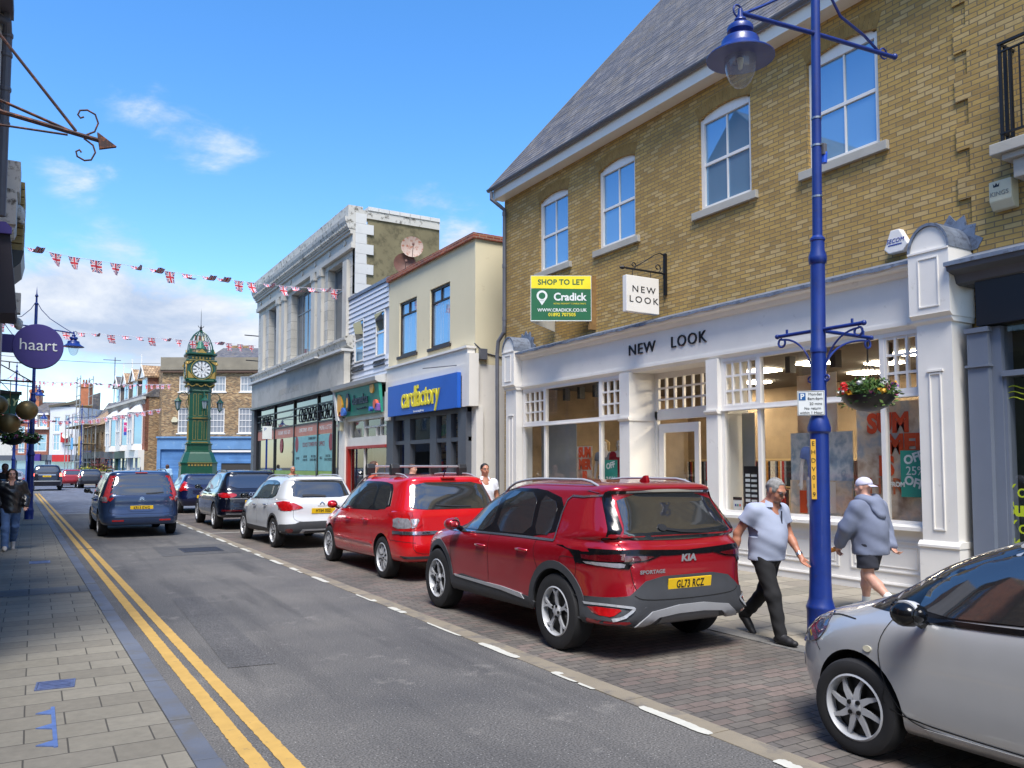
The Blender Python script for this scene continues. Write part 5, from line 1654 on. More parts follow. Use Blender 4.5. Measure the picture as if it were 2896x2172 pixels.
def basket(c, rad, label, seed, n=1500, chain=.75, near=False):
 t = empty('hanging_basket', (c[0], c[1], c[2] - rad * .62), 0, label, 'hanging basket', 'flower baskets hung on the lamps', off=True)
 MB().lathe([(.001, -rad * .62), (rad * .35, -rad * .58), (rad * .7, -rad * .42), (rad * .92, -rad * .18), (rad, 0), (rad * .97, .0), (rad * .6, -.02), (.001, -.02)], c, 24).build('bowl', LB, t, smooth=50)
 LG = [paint('leaf green %d' % i, lin(q), .7, .3, 12) for i, q in enumerate(((66, 104, 40), (44, 78, 34), (104, 132, 62)))]
 cc = (c[0], c[1], c[2] + .01)
 for k, q in enumerate(leafball('leaves', cc, rad * 1.02, 0, n, LG, t, seed, .024 if near else .05, .62, .12)):
  q.build('foliage', LG[k], t, recalc=False)['kind'] = 'stuff'
 r = random.Random(seed + 1)
 FL = [('red', (210, 34, 30)), ('pink', (226, 110, 160)), ('yellow', (236, 176, 50)), ('white', (236, 236, 232)), ('purple', (120, 70, 160))]
 for k, (nm, q) in enumerate(FL):
  mb = MB()
  for j in range(5 if near else 2):
   a = r.uniform(0, 6.28) if k else 2.6 + r.uniform(-.3, .3)
   rr2 = rad * r.uniform(.55, 1.15)
   ce = Vector((c[0] + rr2 * math.cos(a), c[1] + rr2 * math.sin(a), c[2] + rad * r.uniform(.05, .5)))
   for _ in range(14):
    p = ce + Vector((r.gauss(0, .02), r.gauss(0, .02), r.gauss(0, .016)))
    s = .018
    u = Vector((r.gauss(0, 1), r.gauss(0, 1), r.gauss(0, 1))).normalized()
    w = u.cross(Vector((r.gauss(0, 1), r.gauss(0, 1), r.gauss(0, 1)))).normalized()
    mb.add([tuple(p - u * s), tuple(p - w * s), tuple(p + u * s), tuple(p + w * s)], [(0, 1, 2, 3)])
  mb.build('flowers', paint('petal ' + nm, lin(q), .6, .1), t, recalc=False)
 mb = MB()
 for k in range(4):
  a = k * math.pi / 2 + .4
  mb.tube([(c[0] + rad * .9 * math.cos(a), c[1] + rad * .9 * math.sin(a), c[2]), (c[0], c[1], c[2] + chain * .62)], .005, 4)
 mb.tube([(c[0], c[1], c[2] + chain * .6), (c[0], c[1], c[2] + chain)], .008, 5)
 mb.build('chain', IRON, t)
 return t
basket((7.66, 5.50, 2.50), .275, 'dark bowl of red, pink and yellow flowers hanging beside the near lamp post', 4, 1900, .62, True)
lamp_post((-.09, 30.4, 0), R(180), 'second blue street lamp, standing on the left pavement behind the purple sign')
lamp_post((-.98, 52.6, 0), R(180), 'thin distant blue street lamp seen left of the second one')
lamp_post((3.7, 85.0, 0), R(0), 'distant blue street lamp on the right in front of the scaffolding')
lamp_post((-.5, 78, 0), R(180), 'small distant blue street lamp right of the second lamp post')
basket((-.47, 16.5, 2.45), .22, 'dark hanging basket at the very left edge below the green panel', 9, 500, .5)
basket((-.52, 25.8, 2.5), .30, 'leafy basket hanging left of the second blue lamp', 12, 500, .6)
basket((-.1, 29.6, 2.6), .26, 'leafy basket hung low behind the second blue lamp', 14, 400, .5)
bkt = COL.objects
# ------------------------------------------------------------------ bunting
UB, UW, UR = paint('flag blue', lin((40, 52, 120)), .7, .15, 20), paint('flag white', lin((224, 220, 226)), .7), paint('flag red', lin((206, 48, 62)), .7)
def flag(parent, p, d, w, h, seed):
 """small union flag pennant: cloth grid curled by the wind"""
 r = random.Random(seed)
 curl, lift, sw = r.uniform(-.8, .8), r.choice((0, 0, .2, .9, 1.3)), r.uniform(.1, .5)
 nx, nz = 12, 12
 V, Fq, M = [], [], []
 up = Vector((0, 0, -1))
 side = Vector((d.y, -d.x, 0)).normalized()
 taper = r.choice((.35, .2, .75))
 for j in range(nz + 1):
  t = j / nz
  for i in range(nx + 1):
   s = (i / nx - .5) * (1 - taper * t)
   ang = lift * t * 1.2
   q = p + d * (s * w) + up * (h * t * math.cos(ang)) + side * (h * t * math.sin(ang) + .06 * w * math.sin(s * 9 + curl * 5) * t * 2) + d * (sw * h * t * t * .5)
   V.append(tuple(q))
 for j in range(nz):
  for i in range(nx):
   Fq.append((j * (nx + 1) + i, j * (nx + 1) + i + 1, (j + 1) * (nx + 1) + i + 1, (j + 1) * (nx + 1) + i))
   u, v = abs((i + .5) / nx - .5), abs((j + .5) / nz - .5)
   M.append(2 if u < .09 or v < .09 else 1 if u < .17 or v < .17 else (2 if abs(u - v) < .04 else 1 if abs(u - v) < .11 else 0))
 mb = MB()
 mb.add(V, Fq)
 o = mb.build('flag', [UB, UW, UR], parent, recalc=False)
 o.data.polygons.foreach_set('material_index', M)
 return o
def bunting(pts, n, w, h, label, seed, r0=.006):
 b = empty('bunting', pts[0], 0, label, 'bunting', 'lines of union flag bunting', off=True)
 P = [Vector(p) for p in pts]
 MB().tube(pts, r0, 4).build('string', UW, b)
 L_ = [0]
 for a, c in zip(P, P[1:]):
  L_.append(L_[-1] + (c - a).length)
 rnd = random.Random(seed)
 for i in range(n):
  t = (i + .5) / n * L_[-1] + rnd.uniform(-.08, .08)
  k = max(j for j in range(len(L_) - 1) if L_[j] <= t)
  q = P[k].lerp(P[k + 1], (t - L_[k]) / (L_[k + 1] - L_[k]))
  d = (P[k + 1] - P[k]).normalized()
  d.z = 0
  flag(b, q, d.normalized(), w, h, seed * 50 + i)
 return b
bunting([(-1.1, 27.6, 8.3), (-0.62, 27.8, 8.27), (0.09, 28.02, 8.25), (0.75, 28.22, 8.22), (1.71, 28.53, 8.25), (2.28, 28.71, 8.27), (3.43, 29.07, 8.3), (4.58, 29.43, 8.34), (5.6, 29.75, 8.40), (6.87, 30.15, 8.47), (8.17, 30.56, 8.57), (9.46, 30.97, 8.72), (10.47, 31.29, 8.84)],
  20, .36, .38, 'nearest line of union flag bunting, crossing high over the street', 1)
bunting([(-2.5, 42, 8.13), (-1.49, 42.29, 8.11), (-0.61, 42.54, 8.06), (0.3, 42.79, 8.03), (1.44, 43.1, 8.05), (2.73, 43.46, 8.1), (3.98, 43.8, 8.16), (5.59, 44.25, 8.23), (7.39, 44.74, 8.3), (8.52, 45.05, 8.36), (10.47, 45.59, 8.41)],
  20, .36, .40, 'middle line of union flag bunting, passing in front of the clock tower dome', 2, .008)
bunting([(-2.22, 87.93, 10.09), (-0.35, 84.31, 9.43), (1.41, 80.9, 9.05), (3.06, 77.7, 8.85), (4.93, 74.06, 8.5), (6.97, 70.11, 8.2), (8.87, 66.44, 8.0)],
  34, .42, .36, 'farthest line of pinkish bunting, in front of the tiled dormers', 3, .012)
bunting([(-2.8, 66, 5.6), (-.5, 66.5, 5.1), (1.5, 67, 5.0), (3.6, 67.5, 5.2), (8.4, 68, 6.2)], 22, .4, .34, 'low distant bunting just above the far shop fronts', 4, .012)
for i, (a, b_, lb) in enumerate((((-1.6, 47, 7.2), (8.6, 71, 10.1), 'thin dark cable slanting above the far roofs'), ((-1.2, 21, 4.3), (-.1, 30.4, 3.6), 'thin cable running to the second street lamp'), ((-1.2, 25, 6.2), (-.05, 30.4, 5.2), 'thin cable from the left row down to the second lamp'))):
 q = MB().tube([tuple(Vector(a).lerp(Vector(b_), t / 8) - Vector((0, 0, .6 * t / 8 * (1 - t / 8)))) for t in range(9)], .012, 4).build('overhead_cable', IRON)
 tag(q, lb, 'cable')
# ------------------------------------------------------------------ clock tower
TG = paint('tower green', lin((20, 74, 52)), .38, .12, 4, coat=.2)
TG2 = paint('tower light green', lin((74, 140, 112)), .45, .1, 4)
GLD = paint('gilding', lin((176, 146, 74)), .5, .25, 10, .3)
ct = empty('clock_tower', (9.75, 59.3, 0), R(-3), 'dark green and gold cast iron clock tower with white dials', 'clock tower')
def sqr(mb, prof, ch=.25):
 """square column with cut corners: prof = (half width, z)"""
 rings = []
 for w, z in prof:
  c = w * ch
  rings.append([(w, -w + c, z), (w, w - c, z), (w - c, w, z), (-w + c, w, z), (-w, w - c, z), (-w, -w + c, z), (-w + c, -w, z), (w - c, -w, z)])
 vs = [p for r_ in rings for p in r_]
 fs = []
 for i in range(len(rings) - 1):
  for k in range(8):
   fs.append((i * 8 + k, i * 8 + (k + 1) % 8, (i + 1) * 8 + (k + 1) % 8, (i + 1) * 8 + k))
 fs.append(tuple(range(7, -1, -1)))
 fs.append(tuple((len(rings) - 1) * 8 + k for k in range(8)))
 return mb.add(vs, fs)
q = sqr(MB(), [(1.32, 0), (1.3, .3), (1.2, .35), (1.14, 1.9), (1.2, 1.94), (1.2, 2.0), (1.12, 2.05), (.92, 2.6), (.84, 2.72), (.84, 2.8), (.80, 2.82), (.80, 3.2), (.86, 3.24), (.86, 3.3)], .3)
q.build('base', TG, ct)
q = sqr(MB(), [(.74, 3.3), (.73, 3.42), (.70, 3.46), (.70, 4.95), (.74, 4.98), (.74, 5.1), (.70, 5.13), (.68, 6.8), (.74, 6.86), (.74, 6.92)], .3)
q.build('shaft', TG, ct)
q = MB()
for s in range(4):
 a = s * math.pi / 2
 fr_ = ((0, 0, 0), (math.cos(a), math.sin(a), 0), (math.sin(a), -math.cos(a), 0))
 m = MB(fr_)
 for z0_, z1_, d in ((3.55, 4.85, .70), (5.2, 6.7, .685)):
  for c in (-.36, 0, .36):
   w = .10 if c else .14
   for (a_, b_, c_, d_) in ((c - w, c + w, z0_, z0_ + .022), (c - w, c + w, z1_ - .022, z1_), (c - w, c - w + .018, z0_, z1_), (c + w - .018, c + w, z0_, z1_)):
    m.box(a_, b_, d - .02, d + .015, c_, d_)
 m.box(-.8, .8, 1.1, 1.215, 1.95, 1.985)
 m.box(-.5, .5, .7, .76, 4.99, 5.02).box(-.5, .5, .7, .76, 5.06, 5.085).box(-.55, .55, .7, .775, 3.34, 3.38)
 for k in range(8):
  m.box(-.75 + k * .2, -.63 + k * .2, 1.1, 1.175, 1.76, 1.88)
 q.v, q.f = q.v + m.v, q.f + [tuple(i + len(q.v) for i in f) for f in m.f]
q.build('gilded_panel', GLD, ct)
q = sqr(MB(), [(.74, 6.92), (.70, 7.0), (.70, 7.25), (.80, 7.45), (1.0, 7.52), (1.02, 7.6), (1.0, 7.66)], .22)
q.build('bracket_stage', TG, ct)
q = MB()
for s in range(4):
 a = s * math.pi / 2
 m = MB(((0, 0, 0), (math.cos(a), math.sin(a), 0), (math.sin(a), -math.cos(a), 0)))
 for k in range(3):
  c = -.56 + k * .56
  m.tube([(c - .26 + .52 * i / 8, .84, 7.4 - .2 * math.sin(math.pi * i / 8)) for i in range(9)], .035, 5)
  m.ball((c - .28, .86, 7.3), .06, 6)
 q.v, q.f = q.v + m.v, q.f + [tuple(i + len(q.v) for i in f) for f in m.f]
q.build('gilded_swags', GLD, ct)
q = sqr(MB(), [(1.0, 7.66), (.95, 7.7), (.92, 7.72), (.92, 8.9), (1.0, 8.95), (.98, 9.02)], .12)
q.build('clock_stage', TG, ct)
q = sqr(MB(), [(.84, 9.02), (.84, 9.3), (.98, 9.36), (1.02, 9.42), (1.02, 9.5), (.8, 9.55)], .25)
q.build('frieze', TG, ct)
q = MB()
for s in range(4):
 a = s * math.pi / 2
 m = MB(((0, 0, 0), (math.cos(a), math.sin(a), 0), (math.sin(a), -math.cos(a), 0)))
 for k in range(6):
  m.box(-.62 + k * .22, -.5 + k * .22, .84, .87, 9.1, 9.24)
 m.box(-.8, .8, .9, 1.0, 8.98, 9.01)
 m.prism([(-.34, 9.5), (.34, 9.5), (0, 9.78)], .9, .96)
 # spandrels round the dial
 for sx_ in (-1, 1):
  m.prism([(sx_ * .86, 7.76), (sx_ * .3, 7.76), (sx_ * .62, 8.0), (sx_ * .86, 8.25)], .915, .935)
  m.prism([(sx_ * .9, 8.9), (sx_ * .5, 8.98), (sx_ * .72, 8.8), (sx_ * .95, 8.65), (sx_ * 1.08, 8.72), (sx_ * 1.02, 8.84)], .915, .97)
 q.v, q.f = q.v + m.v, q.f + [tuple(i + len(q.v) for i in f) for f in m.f]
q.build('gilded_ornament', GLD, ct)
CW = paint('dial white', lin((226, 226, 222)), .4)
CB = paint('dial black', lin((24, 26, 26)), .4)
for s in range(4):
 a = s * math.pi / 2
 fr_ = ((0, 0, 0), (math.cos(a), math.sin(a), 0), (math.sin(a), -math.cos(a), 0))
 def ring(r0, r1, d0, d1, n=40, sq=1):
  m = MB(fr_)
  for i in range(n):
   t0, t1 = 2 * math.pi * i / n, 2 * math.pi * (i + 1) / n
   m.prism([(r0 * math.cos(t0), 8.36 + r0 * math.sin(t0)), (r1 * math.cos(t0), 8.36 + r1 * math.sin(t0)), (r1 * math.cos(t1), 8.36 + r1 * math.sin(t1)), (r0 * math.cos(t1), 8.36 + r0 * math.sin(t1))], d0, d1)
  return m
 m = MB(fr_)
 m.prism([(.62 * math.cos(t * math.pi / 20), 8.36 + .62 * math.sin(t * math.pi / 20)) for t in range(40)], .92, .945)
 dl = m.build('dial', CW, ct)
 ring(.60, .68, .92, .99).build('dial_rim', TG, dl)
 ring(.66, .70, .92, 1.0).build('dial_gilt_rim', GLD, dl)
 m = ring(.57, .585, .945, .95)
 m2 = ring(.33, .34, .945, .95)
 m.v, m.f = m.v + m2.v, m.f + [tuple(i + len(m.v) for i in f) for f in m2.f]
 m3 = MB(fr_)
 for k in range(12):
  t = k * math.pi / 6
  ct_, st_ = math.cos(t), math.sin(t)
  for o_ in (-.035, 0, .035):
   p0 = (.37 * ct_ - o_ * st_, 8.36 + .37 * st_ + o_ * ct_)
   p1 = (.55 * ct_ - o_ * st_, 8.36 + .55 * st_ + o_ * ct_)
   w = .011
   m3.prism([(p0[0] - w * st_, p0[1] + w * ct_), (p1[0] - w * st_, p1[1] + w * ct_), (p1[0] + w * st_, p1[1] - w * ct_), (p0[0] + w * st_, p0[1] - w * ct_)], .946, .952)
 for k in range(6):
  t = k * math.pi / 3 + .5
  for t2 in (t + 2 * math.pi / 3,):
   p0, p1 = Vector((.33 * math.cos(t), .33 * math.sin(t), 0)), Vector((.33 * math.cos(t2), .33 * math.sin(t2), 0))
   d_ = (p1 - p0).normalized() * .006
   m3.prism([(p0.x - d_.y, 8.36 + p0.y + d_.x), (p1.x - d_.y, 8.36 + p1.y + d_.x), (p1.x + d_.y, 8.36 + p1.y - d_.x), (p0.x + d_.y, 8.36 + p0.y - d_.x)], .946, .95)
 m.v, m.f = m.v + m3.v, m.f + [tuple(i + len(m.v) for i in f) for f in m3.f]
 m.build('numerals', CB, dl)
 for nm, ang, ln_, w in (('hour_hand', R(94), .34, .035), ('minute_hand', R(90 + 62), .56, .022)):
  c_, s_ = math.cos(ang), math.sin(ang)
  MB(fr_).prism([(-.1 * c_ - w * s_, 8.36 - .1 * s_ + w * c_), (ln_ * c_, 8.36 + ln_ * s_), (-.1 * c_ + w * s_, 8.36 - .1 * s_ - w * c_)], .955, .965).build(nm, CB, dl)
q = MB()
for k in range(12):
 a = k * math.pi / 6
 q.tube([(r_ * math.cos(a), r_ * math.sin(a), z) for r_, z in ((.82, 9.5), (.84, 9.75), (.80, 10.1), (.66, 10.5), (.46, 10.85), (.22, 11.08), (.05, 11.15))], .03, 5)
for r_, z in ((.83, 9.72), (.73, 10.35), (.44, 10.88)):
 q.tube([(r_ * math.cos(t * math.pi / 12), r_ * math.sin(t * math.pi / 12), z) for t in range(25)], .022, 5)
for s in range(4):
 a = math.pi / 4 + s * math.pi / 2
 q.box(1.18 * math.cos(a) * .85 - .09, 1.18 * math.cos(a) * .85 + .09, 1.18 * math.sin(a) * .85 - .09, 1.18 * math.sin(a) * .85 + .09, 9.5, 9.8)
q.build('dome', TG, ct, smooth=50)
MB().lathe([(.3, 9.9), (.3, 9.95), (.2, 10.1), (.18, 10.35), (.1, 10.45), (.001, 10.47)], n=16).build('bell', TG2, ct, smooth=50)
q = MB().lathe([(.05, 11.1), (.12, 11.2), (.05, 11.3), (.1, 11.36), (.03, 11.42), (.02, 11.6), (.012, 12.4), (.001, 12.75)], n=8)
for k in range(4):
 a = k * math.pi / 2
 q.tube([(.03 * math.cos(a), .03 * math.sin(a), 11.42), (.15 * math.cos(a), .15 * math.sin(a), 11.42), (.19 * math.cos(a), .19 * math.sin(a), 11.52)], .02, 4)
q.build('finial', IRON, ct, smooth=50)
for s in range(4):
 a = s * math.pi / 2 + R(8)
 m = MB(((0, 0, 0), (math.cos(a), math.sin(a), 0), (math.sin(a), -math.cos(a), 0)))
 # bracket in the plane of direction 'outward'
 m.tube([(0, .7, 5.9), (0, .74, 6.6), (0, .95, 6.86), (0, 1.2, 6.8), (0, 1.38, 6.6), (0, 1.4, 6.48)], .028, 5)
 m.tube([(0, .72, 5.6), (0, .9, 6.0), (0, .78, 6.4)], .02, 5)
 arm = m.build('lantern_arm', TG, ct, smooth=50)
 m = MB(((0, 0, 0), (math.cos(a), math.sin(a), 0), (math.sin(a), -math.cos(a), 0)))
 m.lathe([(.03, 6.5), (.06, 6.42), (.1, 6.38), (.24, 6.22), (.26, 6.18), (.22, 6.16)], (0, 1.4, 0), 6).lathe([(.12, 5.66), (.13, 5.62), (.06, 5.58), (.03, 5.5)], (0, 1.4, 0), 6)
 for k in range(6):
  t = k * math.pi / 3
  m.tube([(.215 * math.cos(t), 1.4 + .215 * math.sin(t), 6.17), (.125 * math.cos(t), 1.4 + .125 * math.sin(t), 5.65)], .016, 4)
 m.build('lantern', TG, ct)
 m = MB(((0, 0, 0), (math.cos(a), math.sin(a), 0), (math.sin(a), -math.cos(a), 0)))
 m.lathe([(.2, 6.16), (.115, 5.66)], (0, 1.4, 0), 6).build('lantern_glass', glass('lantern glass', (.3, .34, .36), spec=.8), ct)
# ------------------------------------------------------------------ corner building behind the tower (faces the viewer)
cb = empty('brown_brick_corner_building', (9.4, 75.8, 0), R(-30.5), 'brown brick corner building with boarded blue shop front behind the clock tower', 'building')
BFr = ((0, 0, 0), (1, 0, 0), (0, -1, 0))
cwn = [(1.45, 2.7, 8.2, 9.55), (4.3, 5.5, 8.2, 9.55), (6.75, 8.0, 8.2, 9.55), (9.4, 10.6, 8.2, 9.55), (1.4, 2.65, 4.6, 6.8), (4.15, 5.45, 4.6, 6.8), (6.65, 7.9, 4.6, 6.8), (9.4, 10.6, 4.6, 6.8)]
mb = MB(BFr)
mb.wall(0, 14, 4.0, 10.5, cwn, -.3, 0)
sdx, sdy = -.5075, -.8616
mb.add([(0, -.3, 0), (-5.1 + .15, -8.6, 0), (-5.1 + .15, -8.6, 10.5), (0, -.3, 10.5)], [(3, 2, 1, 0)])
mb.add([(0, 0, 0), (0, -.3, 0), (0, -.3, 10.5), (0, 0, 10.5)], [(0, 1, 2, 3)])
mb.build('wall', DARKBRICK, cb)
mb = MB(BFr)
mb.prism([(0, 9.9), (.1, 10.0), (.2, 10.1), (.2, 10.35), (0, 10.35)], -.15, 14, 'x').box(-.15, 14, -.3, .1, 10.35, 11.2)
mb.build('parapet', paint('grey render parapet', lin((140, 132, 116)), .9, .2, 1), cb)
MB(BFr).box(-.1, 14, .1, .24, 9.86, 9.99).build('painted_cornice_shadow', paint('cornice shade brown', lin((92, 70, 58)), .8), cb)  # dark strip carrying the shade under the cornice in its colour
MB(BFr).prism([(-.3, 11.2), (-4, 12.6), (-8, 11.2)], 3.8, 14, 'x').build('roof', SLATE, cb)
for i, (a, b_, c, d) in enumerate(cwn):
 sash(cb, BFr, a, b_, c, d, d=-.05, fw=.09, cols=4 if c < 7 else 4, rows=(.5,) if c > 7 else (.5, .25, .75), sill=(.1, .05, .1), sm=WINWHITE, gmat=glass('netted window glass', (.26, .28, .31) if i != 6 else (.26, .28, .31), spec=.8), paint_w=.03)
MB(BFr).box(6.75, 7.8, -.13, -.10, 4.7, 5.7).build('pink_display', paint('pink display', lin((206, 110, 150)), .7, .5, 6), cb)
BLS = paint('weathered blue boards', lin((104, 146, 190)), .6, .15, 1.2, dirt=lin((140, 168, 190)), dirt_amt=.42)
BLS2 = brick('blue shutters', [lin((84, 130, 182)), lin((96, 142, 192)), lin((76, 120, 172))], lin((60, 96, 146)), w=4, h=.12, ms=.014, var=.08)
mb = MB(BFr)
mb.box(-.2, 14, .0, .3, 3.2, 4.15).box(-.25, 14, .0, .42, 4.15, 4.3)
mb.box(-.2, .1, 0, .3, 0, 3.2).box(2.9, 3.05, 0, .25, 0, 3.2).box(8.6, 9.1, 0, .3, 0, 3.2)
mb.build('shop_fascia', BLS, cb)
mb = MB(BFr).box(.1, 2.9, 0, .12, 0, 3.2).box(3.05, 8.6, 0, .14, 2.0, 3.2).box(3.05, 5.3, 0, .14, 0, 2.0).box(9.1, 14, 0, .12, 0, 3.2)
mb.build('shutter', BLS2, cb)
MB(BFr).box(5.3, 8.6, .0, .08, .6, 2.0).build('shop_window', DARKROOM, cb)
MB(BFr).box(3.0, 8.7, .14, .3, 2.95, 3.12).build('hood', WINWHITE, cb)
for x in (.95, 8.2):
 MB(BFr).prism([(x, 5.55), (x + .45, 5.55), (x + .5, 5.7), (x + .32, 6.0), (x + .12, 6.0), (x - .05, 5.7)], .0, .15).build('alarm_box', CREAMP, cb)
mb = MB(BFr).box(1.1, 2.2, -4.4, -3.4, 10.5, 13.2).box(1.0, 2.3, -4.5, -3.3, 13.0, 13.2)
ch = mb.build('chimney', DARKBRICK, cb)
for i, x in enumerate((1.3, 1.65, 2.0)):
 MB(BFr).lathe([(.14, 13.2), (.12, 13.7), (.15, 13.75)], (x, -3.9, 0), 8).build('chimney_pot', REDBRICK if i < 2 else CREAM, ch)
mb = MB(BFr)
mb.box(4.3, 6.0, -5, -4.4, 11.5, 12.9)
mb.build('chimney', DARKBRICK, cb)
# ------------------------------------------------------------------ red brick terrace with bays and dormers
AL = R(-6)
tb = empty('red_brick_terrace', (8.4, 78.6, 0), -AL + 0, 'red brick terrace with white bay windows and four tiled dormers left of the tower', 'building')
TFm = ((0, 0, 0), (0, 1, 0), (-1, 0, 0))       # local: along +y, outward -x
mb = MB(TFm)
mb.wall(0, 17, 3.1, 7.9, [], -.3, 0)
mb.build('wall', REDBRICK, tb)
mb = MB(TFm)
mb.add([(0, 0, 0), (0, -8, 0), (0, -8, 7.9), (0, 0, 7.9)], [(0, 1, 2, 3)])
mb.add([(0, 0, 7.9), (0, -8, 7.9), (0, -4, 10.8)], [(0, 1, 2)])
mb.box(-.01, .25, -.9, -.3, 0, 7.9)
mb.build('side_wall', DARKBRICK, tb)
mb = MB(TFm)
mb.prism([(.25, 7.95), (-4, 10.9), (-8.2, 7.95)], -.1, 17, 'x')
mb.build('roof', SLATE, tb)
mb = MB(TFm)
mb.box(-.1, 17, 0, .28, 7.72, 7.95)
for i in range(28):
 s = .15 + i * .6
 mb.prism([(0, 7.3), (.06, 7.3), (.2, 7.62), (.2, 7.72), (0, 7.72)], s, s + .18, 'x')
mb.build('eaves_bracket', STONE, tb)
for i in range(4):
 s = .8 + i * 3.9
 mb = MB(TFm)
 mb.box(s, s + 1.9, -2.6, -.25, 8.1, 9.9)
 dmr = mb.build('dormer', WINWHITE, tb)
 MB(TFm).box(s - .02, s + .0, -2.6, -.3, 8.2, 9.8).build('dormer_cheek', REDBRICK if i == 0 else SLATE, dmr)
 mb = MB(TFm)
 mb.add([(s - .25, .05, 9.85), (s + .95, .05, 10.95), (s + .95, -3.6, 10.95), (s - .25, -3.6, 9.85), (s + 2.15, .05, 9.85), (s + 2.15, -3.6, 9.85)], [(0, 1, 2, 3), (1, 4, 5, 2)])
 mb.add([(s - .25, .05, 9.75), (s + .95, .05, 10.85), (s + .95, -3.6, 10.85), (s - .25, -3.6, 9.75), (s + 2.15, .05, 9.75), (s + 2.15, -3.6, 9.75)], [(3, 2, 1, 0), (2, 5, 4, 1)])
 mb.build('dormer_roof', TILE if i < 3 else SLATE, dmr)
 mb = MB(TFm).prism([(s - .3, 9.7), (s + .95, 10.85), (s + 2.2, 9.7), (s + 2.2, 9.85), (s + .95, 11.02), (s - .3, 9.85)], .05, .12).box(s + .9, s + 1.0, .02, .1, 10.9, 11.9).prism([(s + .1, 9.8), (s + 1.8, 9.8), (s + .95, 10.7)], -.3, .0)
 mb.build('bargeboard', WINWHITE, dmr)
 MB(TFm).box(s + .25, s + 1.65, -.3, -.23, 8.4, 9.6).build('pane', WINGLASS, dmr)
for i in range(3):
 s = 1.0 + i * 5.2
 w = 2.9
 mb = MB(TFm)
 pl = [(s, 0), (s + .5, .75), (s + w - .5, .75), (s + w, 0)]
 mb.prism([(a, b_) for a, b_ in pl], 3.2, 3.75, 'z')
 mb.prism([(a, b_) for a, b_ in pl], 6.35, 6.6, 'z')
 for a, b_ in pl:
  mb.box(a - .09, a + .09, b_ - .12, b_ + .05, 3.75, 6.35)
 mb.box(s + w / 2 - .06, s + w / 2 + .06, .65, .77, 3.75, 6.35).box(s + .5, s + w - .5, .66, .76, 5.0, 5.12)
 by = mb.build('bay_window', WINWHITE, tb)
 mb = MB(TFm)
 mb.prism([(a + (.04 if a < s + w / 2 else -.04), b_ - .05) for a, b_ in pl], 3.75, 6.35, 'z')
 mb.build('pane', WINGLASS, by)
 mb = MB(TFm)
 mb.add([(s - .15, 0, 6.6), (s + .45, .95, 6.6), (s + w - .45, .95, 6.6), (s + w + .15, 0, 6.6), (s + .5, 0, 7.45), (s + w - .5, 0, 7.45)], [(0, 1, 4), (1, 2, 5, 4), (2, 3, 5), (0, 3, 2, 1)])
 mb.build('bay_roof', OLDWHITE, by)
for i, (w_, m_) in enumerate(((5.6, WHITE), (5.6, paint('dark green shop', lin((44, 74, 60)), .5)), (5.6, DARKGREY))):
 a = .0 + i * 5.65
 mb = MB(TFm).box(a, a + w_, 0, .5 if i == 0 else .35, 2.5, 3.2).box(a, a + .25, 0, .3, 0, 2.5).box(a + w_ - .25, a + w_, 0, .3, 0, 2.5).box(a + .25, a + w_ - .25, 0, .1, 0, .5).box(a + w_ / 2, a + w_ / 2 + .12, 0, .15, .5, 2.5)
 sf = mb.build('shop_front', m_, tb)
 MB(TFm).box(a + .25, a + w_ - .25, .0, .05, .5, 2.5).build('pane', WINGLASS, sf)
lb_ = empty('letting_board', (7.6, 83, 5.2), 0, 'distant white, pink and blue TO LET board on the bay windows', 'sign')
lb_.rotation_euler = (0, 0, R(-30.5))
LBF = ((0, 0, 0), (1, 0, 0), (0, -1, 0))
MB(LBF).box(-.6, .6, -.03, 0, -.6, 1.15).build('panel', WB, lb_)
MB(LBF).box(-.58, .58, .001, .006, -.25, .62).build('middle_panel', paint('magenta print', lin((200, 40, 120)), .5), lb_)
MB(LBF).box(-.58, .58, .001, .006, -.58, -.27).build('lower_panel', paint('board blue', lin((50, 80, 170)), .5), lb_)
text('TO LET', .34, WB, lb_, 'words', (0, .01, .2), LBF, .002, bold=.01)
text('SPICER', .28, BK, lb_, 'words', (0, .01, .9), LBF, .002)
# ------------------------------------------------------------------ scaffolded building
sc = empty('scaffolded_house', (6.4, 96.0, 0), R(6), 'low dark house with stripped tile roof behind the scaffolding', 'building')
MB(TFm).wall(0, 16, 0, 6.2, [(1 + i * 2.6, 2.2 + i * 2.6, 3.6, 5.4) for i in range(5)], -.3, 0).box(0, 16, -7, -.3, 0, 6.1).build('wall', DARKBRICK, sc)
MB(TFm).prism([(.3, 6.2), (-3.5, 9.0), (-7, 6.2)], -.2, 16, 'x').build('roof', TILE, sc)
MB(TFm).box(3, 4.6, -3.9, -2.9, 7.5, 11.3).box(2.9, 4.7, -4, -2.8, 11.0, 11.3).build('chimney', DARKBRICK, sc)
mb = MB(TFm).box(0, 16, 0, .4, 2.6, 3.3)
for i in range(7):
 mb.box(i * 2.6, i * 2.6 + .3, 0, .3, 0, 2.6)
mb.build('shop_front', DARKGREY, sc)
sf = empty('scaffolding', (5.6, 96.0, 0), R(6), 'pale scaffolding with boards and a yellow debris chute before the stripped roof', 'scaffolding')
mb = MB(TFm)
rs = random.Random(8)
for i in range(6):
 for d in (.1, 1.3):
  mb.tube([(i * 2.4, d, 0), (i * 2.4 + rs.uniform(-.1, .1), d, 11.5 if i in (1, 2) else 7.6)], .05, 5)
for z in (2.2, 4.2, 6.2, 7.2):
 for d in (.1, 1.3):
  mb.tube([(-.3, d, z + rs.uniform(-.06, .06)), (12.4, d, z)], .045, 5)
for z in (8.4, 9.4, 10.4, 11.2):
 for d in (.1, 1.3):
  mb.tube([(2.2, d, z), (5.2, d, z)], .045, 5)
